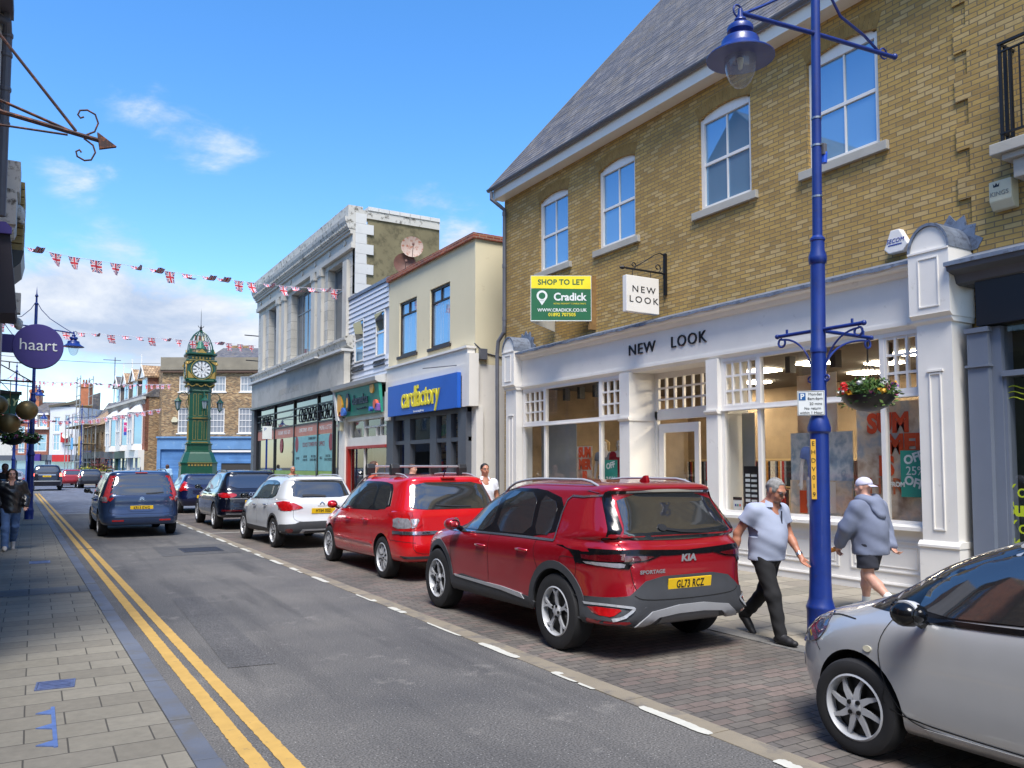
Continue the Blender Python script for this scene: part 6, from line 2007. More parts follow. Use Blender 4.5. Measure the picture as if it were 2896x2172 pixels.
for i in range(6):
 mb.tube([(i * 2.4, .1, 6.2), (i * 2.4, 1.3, 6.2)], .045, 5)
mb.tube([(0, 1.35, 4.2), (2.4, 1.35, .4)], .045, 5).tube([(0, 1.3, 6.2), (4.8, 1.3, 2.2)], .045, 5)
mb.build('pole', paint('galvanised tube', lin((176, 176, 172)), .5, .15, 4, .4), sf)
MB(TFm).box(-.3, 12.3, .1, 1.3, 4.1, 4.16).box(-.3, 12.3, .1, 1.3, 6.1, 6.16).box(2, 5.3, .1, 1.3, 8.2, 8.26).build('board', paint('scaffold boards', lin((150, 134, 100)), .9), sf)
MB(TFm).box(.2, 2.2, 1.32, 1.4, 2.9, 4.9).build('yellow_sheet', paint('ochre sheet', lin((206, 166, 84)), .8), sf)
MB(TFm).box(6, 7.4, 1.32, 1.38, 3.6, 4.9).build('blue_sheet', paint('sky blue sheet', lin((110, 180, 226)), .7), sf)
tag(MB().tube([(7.4, 99.3, 8), (7.4, 99.3, 13.8)], .05, 5).tube([(6.2, 98.8, 13.4), (8, 99.5, 13.5)], .04, 5).build('roof_aerial', GREYPIPE), 'thin grey television aerial above the scaffolding', 'aerial')
# ------------------------------------------------------------------ buildings closing the far end of the street (face the viewer)
def far_front(name, x, y, w, h, mat, label, wins, shopm, roof, extra=None, cat='building', shop_h=3.4):
 b = empty(name, (x, y, 0), R(-30.5), label, cat)
 mb = MB(BFr)
 mb.wall(0, w, shop_h - .1, h, wins, -.3, 0)
 mb.add([(0, -.3, 0), (0, -9, 0), (0, -9, h), (0, -.3, h), (w, -.3, 0), (w, -9, 0), (w, -9, h), (w, -.3, h)], [(0, 1, 2, 3), (7, 6, 5, 4)])
 mb.build('wall', mat, b)
 for a, b_, c, d in wins:
  sash(b, BFr, a, b_, c, d, d=-.06, fw=.12, cols=2, rows=(.5,), paint_w=.08)
 if roof:
  MB(BFr).prism([(.2, h), (-4, h + roof), (-9, h)], -.1, w + .1, 'x').build('roof', SLATE, b)
 mb = MB(BFr).box(0, w, 0, .35, shop_h - .8, shop_h).box(0, .3, 0, .2, 0, shop_h - .8).box(w - .3, w, 0, .2, 0, shop_h - .8).box(0, w, 0, .1, 0, .5)
 mb.build('shop_front', shopm, b)
 MB(BFr).box(.3, w - .3, 0, .05, .5, shop_h - .8).build('pane', WINGLASS, b)
 return b
# centres worked out on the ground: the front line stands about 118 m off
def on_front(lat, dep=118.0):
 return (lat * .8616 + dep * .5075, -lat * .5075 + dep * .8616)
x, y = on_front(-67.4)
fw = far_front('white_rendered_far_house', x, y, 4.2, 10.4, paint('white render', lin((212, 214, 218)), .8, .06, 1), 'white rendered house with a red shop sign closing the far end of the street',
    [(.6, 1.5, 6.7, 8.9), (2.2, 2.9, 7.2, 9.2), (3.4, 4.0, 7.4, 9.4), (.5, 1.5, 4.0, 6.4), (2.6, 3.4, 4.0, 6.4)], BLUEGREY, 0)
MB(BFr).prism([(-.1, 10.3), (4.3, 10.9), (4.3, 11.3), (-.1, 10.6)], -.3, .3).build('parapet', paint('dark coping', lin((96, 90, 76)), .9), fw)
MB(BFr).box(.8, 3.3, .35, .6, 2.4, 3.4).build('red_sign', paint('sign red', lin((196, 44, 44)), .5), fw)
MB(BFr).box(1.9, 2.8, .05, .5, 5.2, 6.6).build('red_board', paint('sign red', (0, 0, 0)), fw)
q = empty('satellite_dish', (x + 2.4 * .86, y - 2.4 * .5 - 1.2, 6.3), 0, 'big pale satellite dish on the white far house', 'satellite dish')
q.rotation_euler = (R(70), 0, R(-30))
MB().lathe([(.001, -.1), (.3, -.07), (.6, 0), (.61, .02), (.3, -.05), (.001, -.08)], n=16).build('dish', paint('dish grey', lin((190, 190, 186)), .6), q, smooth=60)
MB().tube([(0, 0, -.05), (0, -.5, -.6)], .04, 5).build('arm', GREYPIPE, q)
ch = MB(BFr).box(3.0, 4.3, -3.4, -2.4, 10.5, 14.0).box(2.9, 4.4, -3.5, -2.3, 13.5, 13.9).build('chimney', brick('orange brick', [lin((190, 110, 70)), lin((176, 98, 64))], lin((150, 120, 96))), fw)
for k in range(3):
 MB(BFr).lathe([(.16, 14.0), (.13, 14.7)], (3.2 + k * .42, -2.9, 0), 8).build('chimney_pot', REDBRICK, ch)
MB(BFr).prism([(-4.2, 10.4), (4.2, 13.0), (4.2, 10.4)], -6, -5.8).build('rear_roof', SLATE, fw)
x, y = on_front(-70.6)
fm = far_front('bay_fronted_far_house', x, y, 3.1, 9.4, REDBRICK, 'narrow red brick far house with white bay windows beside the white one', [(.3, 1.2, 7.4, 9.1), (1.6, 2.8, 7.4, 9.1), (.3, 2.8, 3.9, 6.4)], DARKGREY, 2.0)
MB(BFr).box(0, 3.1, 0, .4, 7.1, 7.4).box(0, 3.1, 0, .4, 9.2, 9.5).box(1.25, 1.55, 0, .4, 7.4, 9.2).build('white_band', WINWHITE, fm)
ch = MB(BFr).box(-1.3, .1, -3.4, -2.4, 9, 13.2).box(-1.4, .2, -3.5, -2.3, 12.7, 13.1).build('chimney', MATS['orange brick'], fm)
for k in range(3):
 MB(BFr).lathe([(.16, 13.2), (.13, 13.9)], (-1.1 + k * .45, -2.9, 0), 8).build('chimney_pot', REDBRICK, ch)
MB(BFr).box(1.4, 2.3, .35, .7, 2.5, 3.5).build('purple_sign', paint('sign violet', lin((70, 40, 130)), .5), fm)
x, y = on_front(-74.8, 122)
far_front('chequered_far_house', x, y, 4.0, 8.6, REDBRICK, 'red and white brick far house partly behind the second lamp post', [(.4, 1.4, 6.2, 7.8), (2.4, 3.4, 6.2, 7.8), (.4, 1.4, 3.7, 5.3), (2.4, 3.4, 3.7, 5.3)], BLUEGREY, 2.6)
x, y = on_front(-83, 124)
far_front('pale_far_end_house', x, y, 8, 8.2, paint('cream far render', lin((206, 204, 196)), .8), 'pale far house at the left edge behind the basket', [(1, 2.4, 5.6, 7.4), (4, 5.4, 5.6, 7.4), (6.4, 7.4, 5.6, 7.4)], DARKGREY, 1.8)
x, y = on_front(-62.8, 122)
far_front('brown_gabled_far_house', x, y, 6, 8.4, DARKBRICK, 'brown far house whose roof shows between the white house and the scaffolding', [(1, 2.2, 5.6, 7.4)], DARKGREY, 3.2)
x, y = on_front(-40, 130)
far_front('far_infill_block', x, y, 16, 8.0, DARKBRICK, 'brown block closing the gap behind the terrace', [(2, 3.2, 5.6, 7.4)], DARKGREY, 2)
# planter in the road
pl = empty('street_planter', (4.9, 84, 0), R(-28), 'pale concrete planter filled with yellow flowers and red leaves', 'planter')
MB().prism([(-1.5, 0), (1.5, 0), (1.6, 1.15), (-1.6, 1.15)], -.8, .8).box(-1.65, 1.65, -.85, .85, 1.1, 1.25).build('tub', paint('weathered timber grey', lin((150, 144, 134)), .9, .2, 2), pl, bev=.02)
rp = random.Random(6)
for nm, c, n_, (zx, zz) in (('green_leaves', (110, 128, 50), 500, (1.4, .5)), ('yellow_flowers', (206, 190, 60), 120, (1.3, .7)), ('red_leaves', (112, 60, 56), 420, (1.2, 1.5))):
 mb = MB()
 for i in range(n_):
  x_ = rp.uniform(-1.5, zx)
  if nm == 'red_leaves':
   x_ = rp.gauss(.5, .5)
  p = Vector((x_, rp.uniform(-.7, .7), 1.25 + abs(rp.gauss(0, .4)) * zz))
  u = Vector((rp.gauss(0, 1), rp.gauss(0, 1), rp.gauss(0, 1))).normalized() * .1
  w = u.cross(Vector((rp.gauss(0, 1), rp.gauss(0, 1), rp.gauss(0, 1)))).normalized() * .05
  mb.add([tuple(p - u), tuple(p - w), tuple(p + u), tuple(p + w)], [(0, 1, 2, 3)])
 mb.build(nm, paint(nm, lin(c), .8, .3, 5), pl, recalc=False)['kind'] = 'stuff'
# ------------------------------------------------------------------ cars
def carpaint(name, c, metal=0.35, rough=0.25):
 m, nt, b = nodes(name)
 col, f = noise_mix(nt, lin(c), tuple(x * .9 for x in lin(c)), 1.5, 3)
 nt.links.new(col, b.inputs['Base Color'])
 b.inputs['Metallic'].default_value = metal
 b.inputs['Roughness'].default_value = rough
 b.inputs['Coat Weight'].default_value = 1.0
 b.inputs['Coat Roughness'].default_value = 0.03
 return m
CARGLASS = glass('car glass', (0.02, 0.022, 0.024), rough=0.05, spec=1.0)
CARGLASS.node_tree.nodes['Principled BSDF'].inputs['IOR'].default_value = 1.9
CGLASS2 = glass('car window', trans=.5)
CLAD = paint('grey plastic cladding', lin((62, 64, 68)), .6, .1, 9)
TRIM = paint('gloss black trim', lin((16, 16, 18)), .15, .05, 5)
SEAM = paint('panel gap', (.008, .008, .008), .9)
CHROME = paint('chrome', lin((206, 208, 212)), .15, .05, 4, .95)
SILVER = paint('silver plastic', lin((176, 178, 182)), .4, .08, 5, .25)
REDL = paint('red lamp lens', lin((190, 20, 24)), .12, .3, 14, spec=.8, coat=1)
DREDL = paint('dark red lamp lens', lin((92, 12, 20)), .12, .3, 14, spec=.8, coat=1)
CLEARL = paint('clear lamp lens', lin((206, 206, 214)), .12, .4, 18, .5, coat=1)
TYRE = paint('tyre rubber', lin((34, 34, 36)), .85, .2, 10)
DARKIN = paint('wheel well', (.012, .012, .012), .95)
PLATEY = paint('yellow number plate', lin((240, 196, 30)), .4, .04, 6)
RIMS = paint('alloy rim', lin((186, 188, 192)), .4, .1, 5, .15, coat=.3)
RIMB = paint('black rim', lin((28, 28, 30)), .35, .1, 6, .5)
def catmull(P, sub):
 P = np.asarray(P, float)
 n = len(P)
 out = []
 for i in range(n - 1):
  p0, p1, p2, p3 = P[max(i - 1, 0)], P[i], P[i + 1], P[min(i + 2, n - 1)]
  for k in range(sub):
   t = k / sub
   out.append(0.5 * ((2 * p1) + (-p0 + p2) * t + (2 * p0 - 5 * p1 + 4 * p2 - p3) * t * t + (-p0 + 3 * p1 - 3 * p2 + p3) * t ** 3))
 out.append(P[-1])
 return np.array(out)
def ring_pts(zr, zf, yr, yf, w, nr, nf, N=176, wf=None):
 ym = yr + (yf - yr) * .5
 a = np.linspace(-math.pi / 2, 1.5 * math.pi, 1601)[:-1]
 s, c = np.sin(a), np.cos(a)
 nr, nf = nr * 1.9, nf * 1.35
 e = np.where(s < 0, 2 / nr, 2 / nf)
 x = w * np.sign(c) * np.abs(c) ** e
 y = ym + np.where(s < 0, ym - yr, yf - ym) * np.sign(s) * np.abs(s) ** e
 if wf:
  t = np.clip((y - ym) / max(1e-6, yf - ym), 0, 1)
  x = x * (1 + (wf / w - 1) * t ** 1.5)
 d = np.r_[0, np.cumsum(np.hypot(np.diff(np.r_[x, x[0]]), np.diff(np.r_[y, y[0]])))]
 q = np.linspace(0, d[-1], N + 1)[:-1]
 X = np.interp(q, d, np.r_[x, x[0]])
 Y = np.interp(q, d, np.r_[y, y[0]])
 t = (Y - yr) / (yf - yr)
 return np.stack([X, Y, zr + (zf - zr) * t], 1)
def chaikin(p, n=2):
 for _ in range(n):
  q = []
  for i in range(len(p)):
   a, b = p[i], p[(i + 1) % len(p)]
   q += [(a[0] * .82 + b[0] * .18, a[1] * .82 + b[1] * .18), (a[0] * .18 + b[0] * .82, a[1] * .18 + b[1] * .82)]
  p = q
 return p
VIEW = {'L': (lambda a, b: (-4, a, b), (1, 0, 0)), 'R': (lambda a, b: (4, a, b), (-1, 0, 0)), 'B': (lambda a, b: (a, -4, b), (0, 1, 0)), 'F': (lambda a, b: (a, 9, b), (0, -1, 0)), 'T': (lambda a, b: (a, b, 5), (0, 0, -1))}
class Car:
 def __init__(self, loc, rz, label, spec, sc=1.0):
  self.root = empty(spec.get('name', 'parked_car'), loc, rz, label, spec.get('cat', 'car'), spec.get('group', 'cars parked along the kerb'))
  self.root.scale = (sc, sc, sc)
  self.spec = spec
  rings = [ring_pts(*r) for r in spec['rings']]
  G_ = catmull(np.array(rings), spec.get('sub', 4))
  nr, n = G_.shape[0], G_.shape[1]
  V = G_.reshape(-1, 3)
  me_f = [(i * n + k, i * n + (k + 1) % n, (i + 1) * n + (k + 1) % n, (i + 1) * n + k) for i in range(nr - 1) for k in range(n)]
  top = [(nr - 1) * n + k for k in range(n)]
  # cap by pairing across the car's centre line
  caps = []
  for k in range(n // 2):
   a, b, c, d = top[k], top[(k + 1) % n], top[(n - k - 1) % n], top[(n - k) % n]
   f = [a, b, c, d]
   f = list(dict.fromkeys(f))
   if len(f) > 2:
    caps.append(tuple(f))
  bot = [k for k in range(n)]
  self.bvh = BVHTree.FromPolygons([tuple(v) for v in V], me_f + caps)
  me = bpy.data.meshes.new('body')
  me.from_pydata([tuple(v) for v in V], [], me_f + caps + [tuple(bot[::-1])])
  bm = bmesh.new()
  bm.from_mesh(me)
  bmesh.ops.recalc_face_normals(bm, faces=bm.faces)
  bm.to_mesh(me)
  bm.free()
  me.materials.append(spec['paint'])
  me.materials.append(DARKIN)
  o = bpy.data.objects.new('body', me)
  COL.objects.link(o)
  cut = MB()
  for y in spec['axles']:
   for s in (-1, 1):
    cut.lathe([(spec['r'] + .045, min(s * .5, s * 1.3)), (spec['r'] + .045, max(s * .5, s * 1.3))], (0, y, spec['r'] + .01), 40, 'x')
  co = cut.build('cut', DARKIN)
  md = o.modifiers.new('b', 'BOOLEAN')
  md.object = co
  md.operation = 'DIFFERENCE'
  md.solver = 'EXACT'
  md.material_mode = 'TRANSFER'
  bpy.context.view_layer.update()
  me2 = bpy.data.meshes.new_from_object(o.evaluated_get(bpy.context.evaluated_depsgraph_get()))
  o.modifiers.clear()
  o.data = me2
  me2.name = 'body'
  bpy.data.objects.remove(co)
  for p in me2.polygons:
   p.use_smooth = True
  me2.set_sharp_from_angle(angle=R(38))
  o.parent = self.root
  self.body = o
 def hit(self, view, a, b):
  f, d = VIEW[view]
  r = self.bvh.ray_cast(Vector(f(a, b)), Vector(d))
  return r
 def patch(self, name, poly, view, mat, off=.004, sm=2, parent=None, grid=.045, mirror=False, bezel=True):
  if mirror and view == 'B':
   self.patch(name, [(-a, b) for a, b in poly][::-1], view, mat, off, sm, parent, grid, False, bezel)
  if mirror and view == 'L':
   self.patch(name, poly, 'R', mat, off, sm, parent, grid, False, bezel)
  p = chaikin(poly, sm) if sm else poly
  # densify
  q = []
  for i in range(len(p)):
   a, b = Vector(p[i]), Vector(p[(i + 1) % len(p)])
   k = max(1, int((b - a).length / grid))
   q += [tuple(a.lerp(b, j / k)) for j in range(k)]
  xs, ys = [u[0] for u in q], [u[1] for u in q]
  pts = [Vector(u) for u in q]
  nb = len(pts)
  gx = np.arange(min(xs) + grid * .5, max(xs), grid)
  gy = np.arange(min(ys) + grid * .5, max(ys), grid)
  for x in gx:
   for y in gy:
    ins = False
    dmin = 9
    for i in range(nb):
     x1, y1, x2, y2 = q[i][0], q[i][1], q[(i + 1) % nb][0], q[(i + 1) % nb][1]
     if (y1 > y) != (y2 > y) and x < (x2 - x1) * (y - y1) / (y2 - y1) + x1:
      ins = not ins
     dmin = min(dmin, (x1 - x) ** 2 + (y1 - y) ** 2)
    if ins and dmin > (grid * .35) ** 2:
     pts.append(Vector((x, y)))
  r = delaunay_2d_cdt(pts, [(i, (i + 1) % nb) for i in range(nb)], [], 1, 1e-5)
  vs, fs = r[0], r[2]
  f, d = VIEW[view]
  d = Vector(d)
  V = []
  last = None
  bad = set()
  for v in vs:
   h = self.hit(view, v[0], v[1])
   if h[0] is None:
    bad.add(len(V))
    h = (last, -d) if last is not None else (Vector(f(v[0], v[1])) + d * 4, -d)
    P = Vector(f(v[0], v[1]))
    P = P + d * ((h[0] - P).dot(d))
    V.append(P - d * off)
   else:
    n = h[1] if h[1].dot(d) < 0 else -h[1]
    V.append(h[0] + (n * .7 - d * .3).normalized() * off)
    last = h[0]
  n0 = len(V)
  F_ = [tuple(g) for g in fs if not bad.intersection(g)]
  if bezel:
   cnt = {}
   for g in F_:
    for i in range(len(g)):
     e = (g[i], g[(i + 1) % len(g)])
     k = tuple(sorted(e))
     cnt.setdefault(k, []).append(e)
   rim = [e[0] for e in cnt.values() if len(e) == 1]
   mp = {}
   for a, b in rim:
    for u in (a, b):
     if u not in mp:
      mp[u] = len(V)
      V.append(V[u] + d * (off + .012))
   F_ += [(b, a, mp[a], mp[b]) for a, b in rim]
  me = bpy.data.meshes.new(name)
  me.from_pydata([tuple(v) for v in V], [], F_)
  me.update()
  # orient towards the outside
  if me.polygons and sum(p_.normal.dot(d) for p_ in me.polygons) > 0:
   me.flip_normals()
  for p_ in me.polygons:
   p_.use_smooth = True
  me.set_sharp_from_angle(angle=R(50))
  me.materials.append(mat)
  o = bpy.data.objects.new(name, me)
  COL.objects.link(o)
  o.parent = parent or self.root
  return o
 def stroke(self, name, pts, view, mat=None, w=.006, off=.003, sub=5, mirror=False, parent=None):
  if mirror:
   self.stroke(name, [(-a, b) for a, b in pts] if view == 'B' else pts, 'B' if view == 'B' else 'R', mat, w, off, sub, False, parent)
  P = catmull(pts, sub) if len(pts) > 2 else np.array([np.array(pts[0]) * (1 - t) + np.array(pts[1]) * t for t in np.linspace(0, 1, 12)])
  d = np.gradient(P, axis=0)
  d /= np.maximum(np.linalg.norm(d, axis=1), 1e-9)[:, None]
  nn = np.stack([-d[:, 1], d[:, 0]], 1) * w / 2
  f, dr = VIEW[view]
  dr = Vector(dr)
  V = []
  for side in (P + nn, P - nn):
   last = None
   for a, b in side:
    h = self.hit(view, a, b)
    pos = h[0] if h[0] is not None else (last if last is not None else Vector((0, 1.5, .6)))
    n = -dr
    if h[0] is not None:
     n = h[1] if h[1].dot(dr) < 0 else -h[1]
    last = pos
    V.append(tuple(pos + n * off))
  n = len(P)
  mb = MB()
  mb.add(V, [(i, i + 1, n + i + 1, n + i) for i in range(n - 1)])
  return mb.build(name, mat or SEAM, parent or self.root, recalc=False)
 def words(self, s, size, view, c, mat, sx=1.0, bold=0.0, rot=0.0, off=.006, name='lettering', spacing=1.0, shear=0.0):
  o = text(s, size, mat, None, name, (0, 0, 0), ((0, 0, 0), (1, 0, 0), (0, 0, 0)), .001, sx=sx, bold=bold, rot=rot, spacing=spacing, shear=shear)
  f, d = VIEW[view]
  d = Vector(d)
  for v in o.data.vertices:
   a, b = v.co.x, v.co.z
   if view == 'L':
    a = -a
   h = self.hit(view, c[0] + a, c[1] + b)
   if h[0] is not None:
    v.co = h[0] - d * off
  o.parent = self.root
  return o
 def wheel(self, y, s, r, style, x, width=.22, rim=.72, rm=None):
  t = bpy.data.objects.new
  mb = MB()
  w = width
  mb.lathe([(r * rim, -w / 2 + .01), (r * .86, -w / 2), (r * .96, -w / 2 + .012), (r, -w / 2 + .04), (r, w / 2 - .04), (r * .96, w / 2 - .012), (r * .86, w / 2), (r * rim, w / 2 - .01), (r * rim - .005, w / 2 - .05), (r * rim - .005, -w / 2 + .05), (r * rim, -w / 2 + .01)], (0, 0, 0), 48, 'x', cap=False)
  o = mb.build('wheel', TYRE, self.root, smooth=40)
  o.location = (s * x, y, r)
  if s > 0:
   o.rotation_euler = (0, 0, math.pi)
  rr_ = r * rim
  mb = MB()
  mb.lathe([(rr_, -w / 2 + .012), (rr_ - .012, -w / 2 + .004), (rr_ - .02, -w / 2 + .02), (rr_ - .03, .02)], (0, 0, 0), 48, 'x', cap=False)
  face = -w / 2 + .02
  sp = MB()
  def spoke(a, r0, r1, w0, w1, x0, x1, bend=0.0, th=.02):
   ca, sa = math.cos(a), math.sin(a)
   cb, sb_ = math.cos(a + bend), math.sin(a + bend)
   vs = []
   for (rr2, ww, xx, c_, s_) in ((r0, w0, x0, ca, sa), ((r0 + r1) / 2, (w0 + w1) / 2, (x0 + x1) / 2 - .006, math.cos(a + bend * .4), math.sin(a + bend * .4)), (r1, w1, x1, cb, sb_)):
    for sg_ in (-1, 1):
     vs.append((xx, rr2 * c_ - sg_ * ww * s_, rr2 * s_ + sg_ * ww * c_))
     vs.append((xx + th, rr2 * c_ - sg_ * ww * s_ * .8, rr2 * s_ + sg_ * ww * c_ * .8))
   sp.add(vs, [(0, 2, 6, 4), (4, 6, 10, 8), (1, 5, 7, 3), (5, 9, 11, 7), (0, 4, 5, 1), (4, 8, 9, 5), (2, 3, 7, 6), (6, 7, 11, 10)])
  h = r * .14
  if style == 'kia':
   for k in range(5):
    a = k * 2 * math.pi / 5 + .3
    spoke(a - .02, h * .6, rr_ * .66, .016, .018, face + .02, face + .005)
    for s2 in (-1, 1):
     spoke(a + s2 * .05, rr_ * .60, rr_ - .012, .011, .014, face + .006, face, s2 * .2)
     spoke(a + s2 * .30, rr_ * .90, rr_ - .01, .01, .02, face + .006, face, 0)
  elif style == 'aygo':
   for k in range(8):
    spoke(k * math.pi / 4 + .15, h * .9, rr_ - .012, .024, .009, face + .0, face + .012, .16)
  else:
   nsp = {'ten': 10, 'seven': 7, 'five': 5}[style]
   for k in range(nsp):
    a = k * 2 * math.pi / nsp
    if style == 'five':
     for s2 in (-1, 1):
      spoke(a + s2 * .1, h, rr_ - .012, .014, .012, face, face + .01, s2 * .1)
    else:
     spoke(a, h, rr_ - .012, .016, .03 if style == 'ten' else .022, face, face + .012)
  mb.v, mb.f = mb.v, mb.f
  mb.lathe([(h * 1.15, face + .03), (h * 1.1, face + .0), (h * .8, face - .006), (.001, face - .006)], (0, 0, 0), 24, 'x')
  k0 = len(mb.v)
  mb.add(sp.v, sp.f)
  mb.build('rim', rm or RIMS, o, smooth=30)
  MB().lathe([(rr_ - .02, face + .05), (.001, face + .055)], (0, 0, 0), 32, 'x').build('rim_backing', RIMB, o)
  m = MB()
  for k in range(5 if style != 'aygo' else 4):
   a = k * 2 * math.pi / (5 if style != 'aygo' else 4) + .7
   m.lathe([(.014, face - .0), (.014, face - .012), (.001, face - .012)], (0, r * .145 * math.cos(a), r * .145 * math.sin(a)), 8, 'x')
  m.build('wheel_nut', RIMB, o)
  return o
 def mirror(self, y, z, x, mat, s=-1, shell=None):
  mb = MB()
  mb.lathe([(.001, -.09), (.06, -.085), (.09, -.05), (.1, 0), (.085, .05), (.05, .075), (.001, .08)], (0, 0, 0), 16, 'x', sx=.9, sy=.72)
  o = mb.build('mirror', mat, self.root, smooth=60)
  o.location = (s * x, y, z)
  MB().tube([(0, 0, 0), (-s * .13, .0, -.07)], [.035, .03], 8).build('mirror_stem', TRIM, o)
  q = MB().lathe([(.001, .0), (.06, .0)], (0, -.072, 0), 12, 'y', sx=1.15, sy=.9)
  q.build('mirror_glass', CARGLASS, o)
  if shell:
   q = MB().lathe([(.08, -.04), (.075, 0), (.06, .045), (.04, .065), (.001, .07)], (0, .0, .028), 14, 'x', sx=.92, sy=.62)
   q.build('mirror_cap', shell, o, smooth=60)
  return o
 def handle(self, y, z, mat, view='L'):
  for vw in ('L', 'R'):
   h = self.hit(vw, y, z)
   if h[0] is None:
    continue
   x = h[0].x
   s = -1 if vw == 'L' else 1
   MB().tube([(x + s * .0, y - .1, z - .004), (x + s * .03, y - .08, z), (x + s * .032, y, z + .004), (x + s * .03, y + .07, z), (x, y + .09, z - .004)], [.012, .015, .016, .015, .012], 8).build('door_handle', mat, self.root, smooth=60)
 def rails(self, y0_, y1_, mat, h=.045, x_in=.04, r=.014):
  for vw, s in (('L', -1), ('R', 1)):
   pts = []
   n = 14
   xw = self.spec['rail_x']
   for i in range(n + 1):
    y = y0_ + (y1_ - y0_) * i / n
    hh = self.hit('T', s * xw, y)
    e = min(1, min(i, n - i) / 2.0)
    pts.append((s * xw, y, hh[0].z - .01 + (h + .01) * e ** .5))
   MB().tube(pts, r, 8).build('roof_rail', mat, self.root, smooth=60)
def plate(car, txt, z, x=0.0, yy=None, lean=0.0):
 h = car.hit('B', x, z)
 y = (h[0].y if yy is None else yy) - .014
 mb = MB().box(-.26, .26, -.006, .006, -.056, .056)
 o = mb.build('number_plate', PLATEY, car.root, bev=.003)
 o.location = (x, y, z)
 o.rotation_euler = (lean, 0, 0)
 text(txt, .098, BK, o, 'plate_lettering', (0, .0075, 0), ((0, 0, 0), (1, 0, 0), (0, -1, 0)), .0008, sx=.72, bold=.002, spacing=1.08)
 return o
def circ(c, r, n=12, sy=1.0):
 return [(c[0] + r * math.cos(2 * math.pi * i / n), c[1] + r * sy * math.sin(2 * math.pi * i / n)) for i in range(n)]
def arch_patch(car, y, r0, r1, mat, a0=-12, a1=192, zc=None):
 zc = car.spec['r'] + .01 if zc is None else zc
 n = 18
 o = [(y + r1 * math.cos(R(a0 + (a1 - a0) * i / n)), zc + r1 * math.sin(R(a0 + (a1 - a0) * i / n))) for i in range(n + 1)]
 i_ = [(y + r0 * math.cos(R(a0 + (a1 - a0) * i / n)), zc + r0 * math.sin(R(a0 + (a1 - a0) * i / n))) for i in range(n, -1, -1)]
 car.patch('arch_trim', o + i_, 'L', mat, .010, 0, mirror=True, grid=.04)
def std(car, dlo, panes, rearwin, seams, rear_seams=(), handles=()):
 sp = car.spec
 car.patch('window_surround', dlo, 'L', TRIM, .003, 1, mirror=True)
 for p in panes:
  car.patch('side_window', p, 'L', sp.get('glass', CARGLASS), .006, 1, mirror=True)
 if rearwin:
  car.patch('rear_window', rearwin, 'B', CARGLASS, .006, 1)
 w_ = max(r_[4] for r_ in sp['rings'])
 zz = sorted({r_[1] for r_ in sp['rings']})
 top_ = zz[-1]
 a, b = [r_ for r_ in sp['rings'] if r_[1] < top_ * .70][-1][1] + .07 * top_, top_ * .92
 car.patch('windscreen', [(-w_ * .80, a), (w_ * .80, a), (w_ * .68, b), (-w_ * .68, b)], 'F', CARGLASS, .005, 1)
 for s_ in seams:
  car.stroke('door_gap', s_, 'L', mirror=True)
 for s_ in rear_seams:
  car.stroke('tailgate_gap', s_, 'B')
 for h in handles:
  car.handle(h[0], h[1], sp.get('hmat', sp['paint']))
# ---- red crossover, nearest
KR = carpaint('metallic red paint', (172, 14, 32), .45, .28)
kia = Car((5.245, 5.63, 0), R(-.4), 'shiny red crossover with plate GL73 RCZ, nearest red car with silver skid trim', dict(paint=KR, r=.362, axles=(.93, 3.61), rail_x=.60, rings=[
 (.32, .26, .16, 4.36, .82, 5, 4), (.36, .30, .06, 4.46, .895, 5, 3.4), (.52, .46, .03, 4.515, .915, 3.3, 3), (.70, .62, .06, 4.51, .92, 3.3, 2.9), (.88, .76, .065, 4.47, .925, 3.3, 2.8),
 (1.00, .88, .09, 4.33, .91, 3.4, 2.7), (1.075, .965, .17, 4.05, .87, 3.6, 2.6), (1.13, 1.05, .17, 3.42, .845, 5, 2.8), (1.30, 1.30, .28, 2.98, .765, 5, 3), (1.46, 1.47, .38, 2.55, .69, 5, 3.2), (1.545, 1.545, .36, 2.25, .635, 5.5, 3.4),
 (1.585, 1.585, .47, 2.05, .54, 5, 3.2), (1.60, 1.605, .70, 1.95, .36, 4, 3), (1.612, 1.615, .9, 1.8, .10, 3, 3)]))
k = kia
std(k, [(.98, 1.045), (3.42, .99), (3.0, 1.22), (2.62, 1.43), (2.2, 1.51), (1.5, 1.515), (1.02, 1.42)],
 [[(2.30, 1.035), (3.22, 1.01), (2.92, 1.22), (2.6, 1.40), (2.32, 1.465)], [(1.46, 1.055), (2.2, 1.04), (2.2, 1.475), (1.56, 1.475)], [(1.08, 1.075), (1.38, 1.06), (1.46, 1.46), (1.12, 1.38)]],
 [(-.63, 1.15), (-.72, 1.10), (-.5, 1.075), (0, 1.06), (.5, 1.075), (.72, 1.10), (.63, 1.15), (.565, 1.49), (-.565, 1.49)],
 [[(2.25, 1.03), (2.26, .8), (2.25, .46)], [(1.28, 1.04), (1.30, .9), (1.22, .72)], [(3.18, 1.0), (3.22, .85), (3.20, .6), (3.16, .48)]],
 [[(-.70, 1.05), (-.66, .90), (-.60, .66), (-.50, .585), (0, .565), (.5, .585), (.60, .66), (.66, .90), (.70, 1.05)]], [(2.42, .87), (1.52, .90)])
k.patch('rear_surround', [(-.80, 1.07), (-.66, 1.10), (-.60, 1.5), (-.64, 1.51), (-.74, 1.2)], 'B', TRIM, .009, 1, mirror=True)
k.patch('rear_spoiler', [(-.64, 1.49), (.64, 1.49), (.62, 1.52), (-.62, 1.52)], 'B', TRIM, .008, 0)
k.stroke('chrome_strip', [(.98, 1.03), (2.0, 1.015), (3.42, .975)], 'L', CHROME, .022, .008, mirror=True)
k.stroke('chrome_strip', [(.98, 1.03), (.98, 1.42), (.75, 1.455), (.45, 1.475)], 'L', CHROME, .02, .008, mirror=True, sub=3)
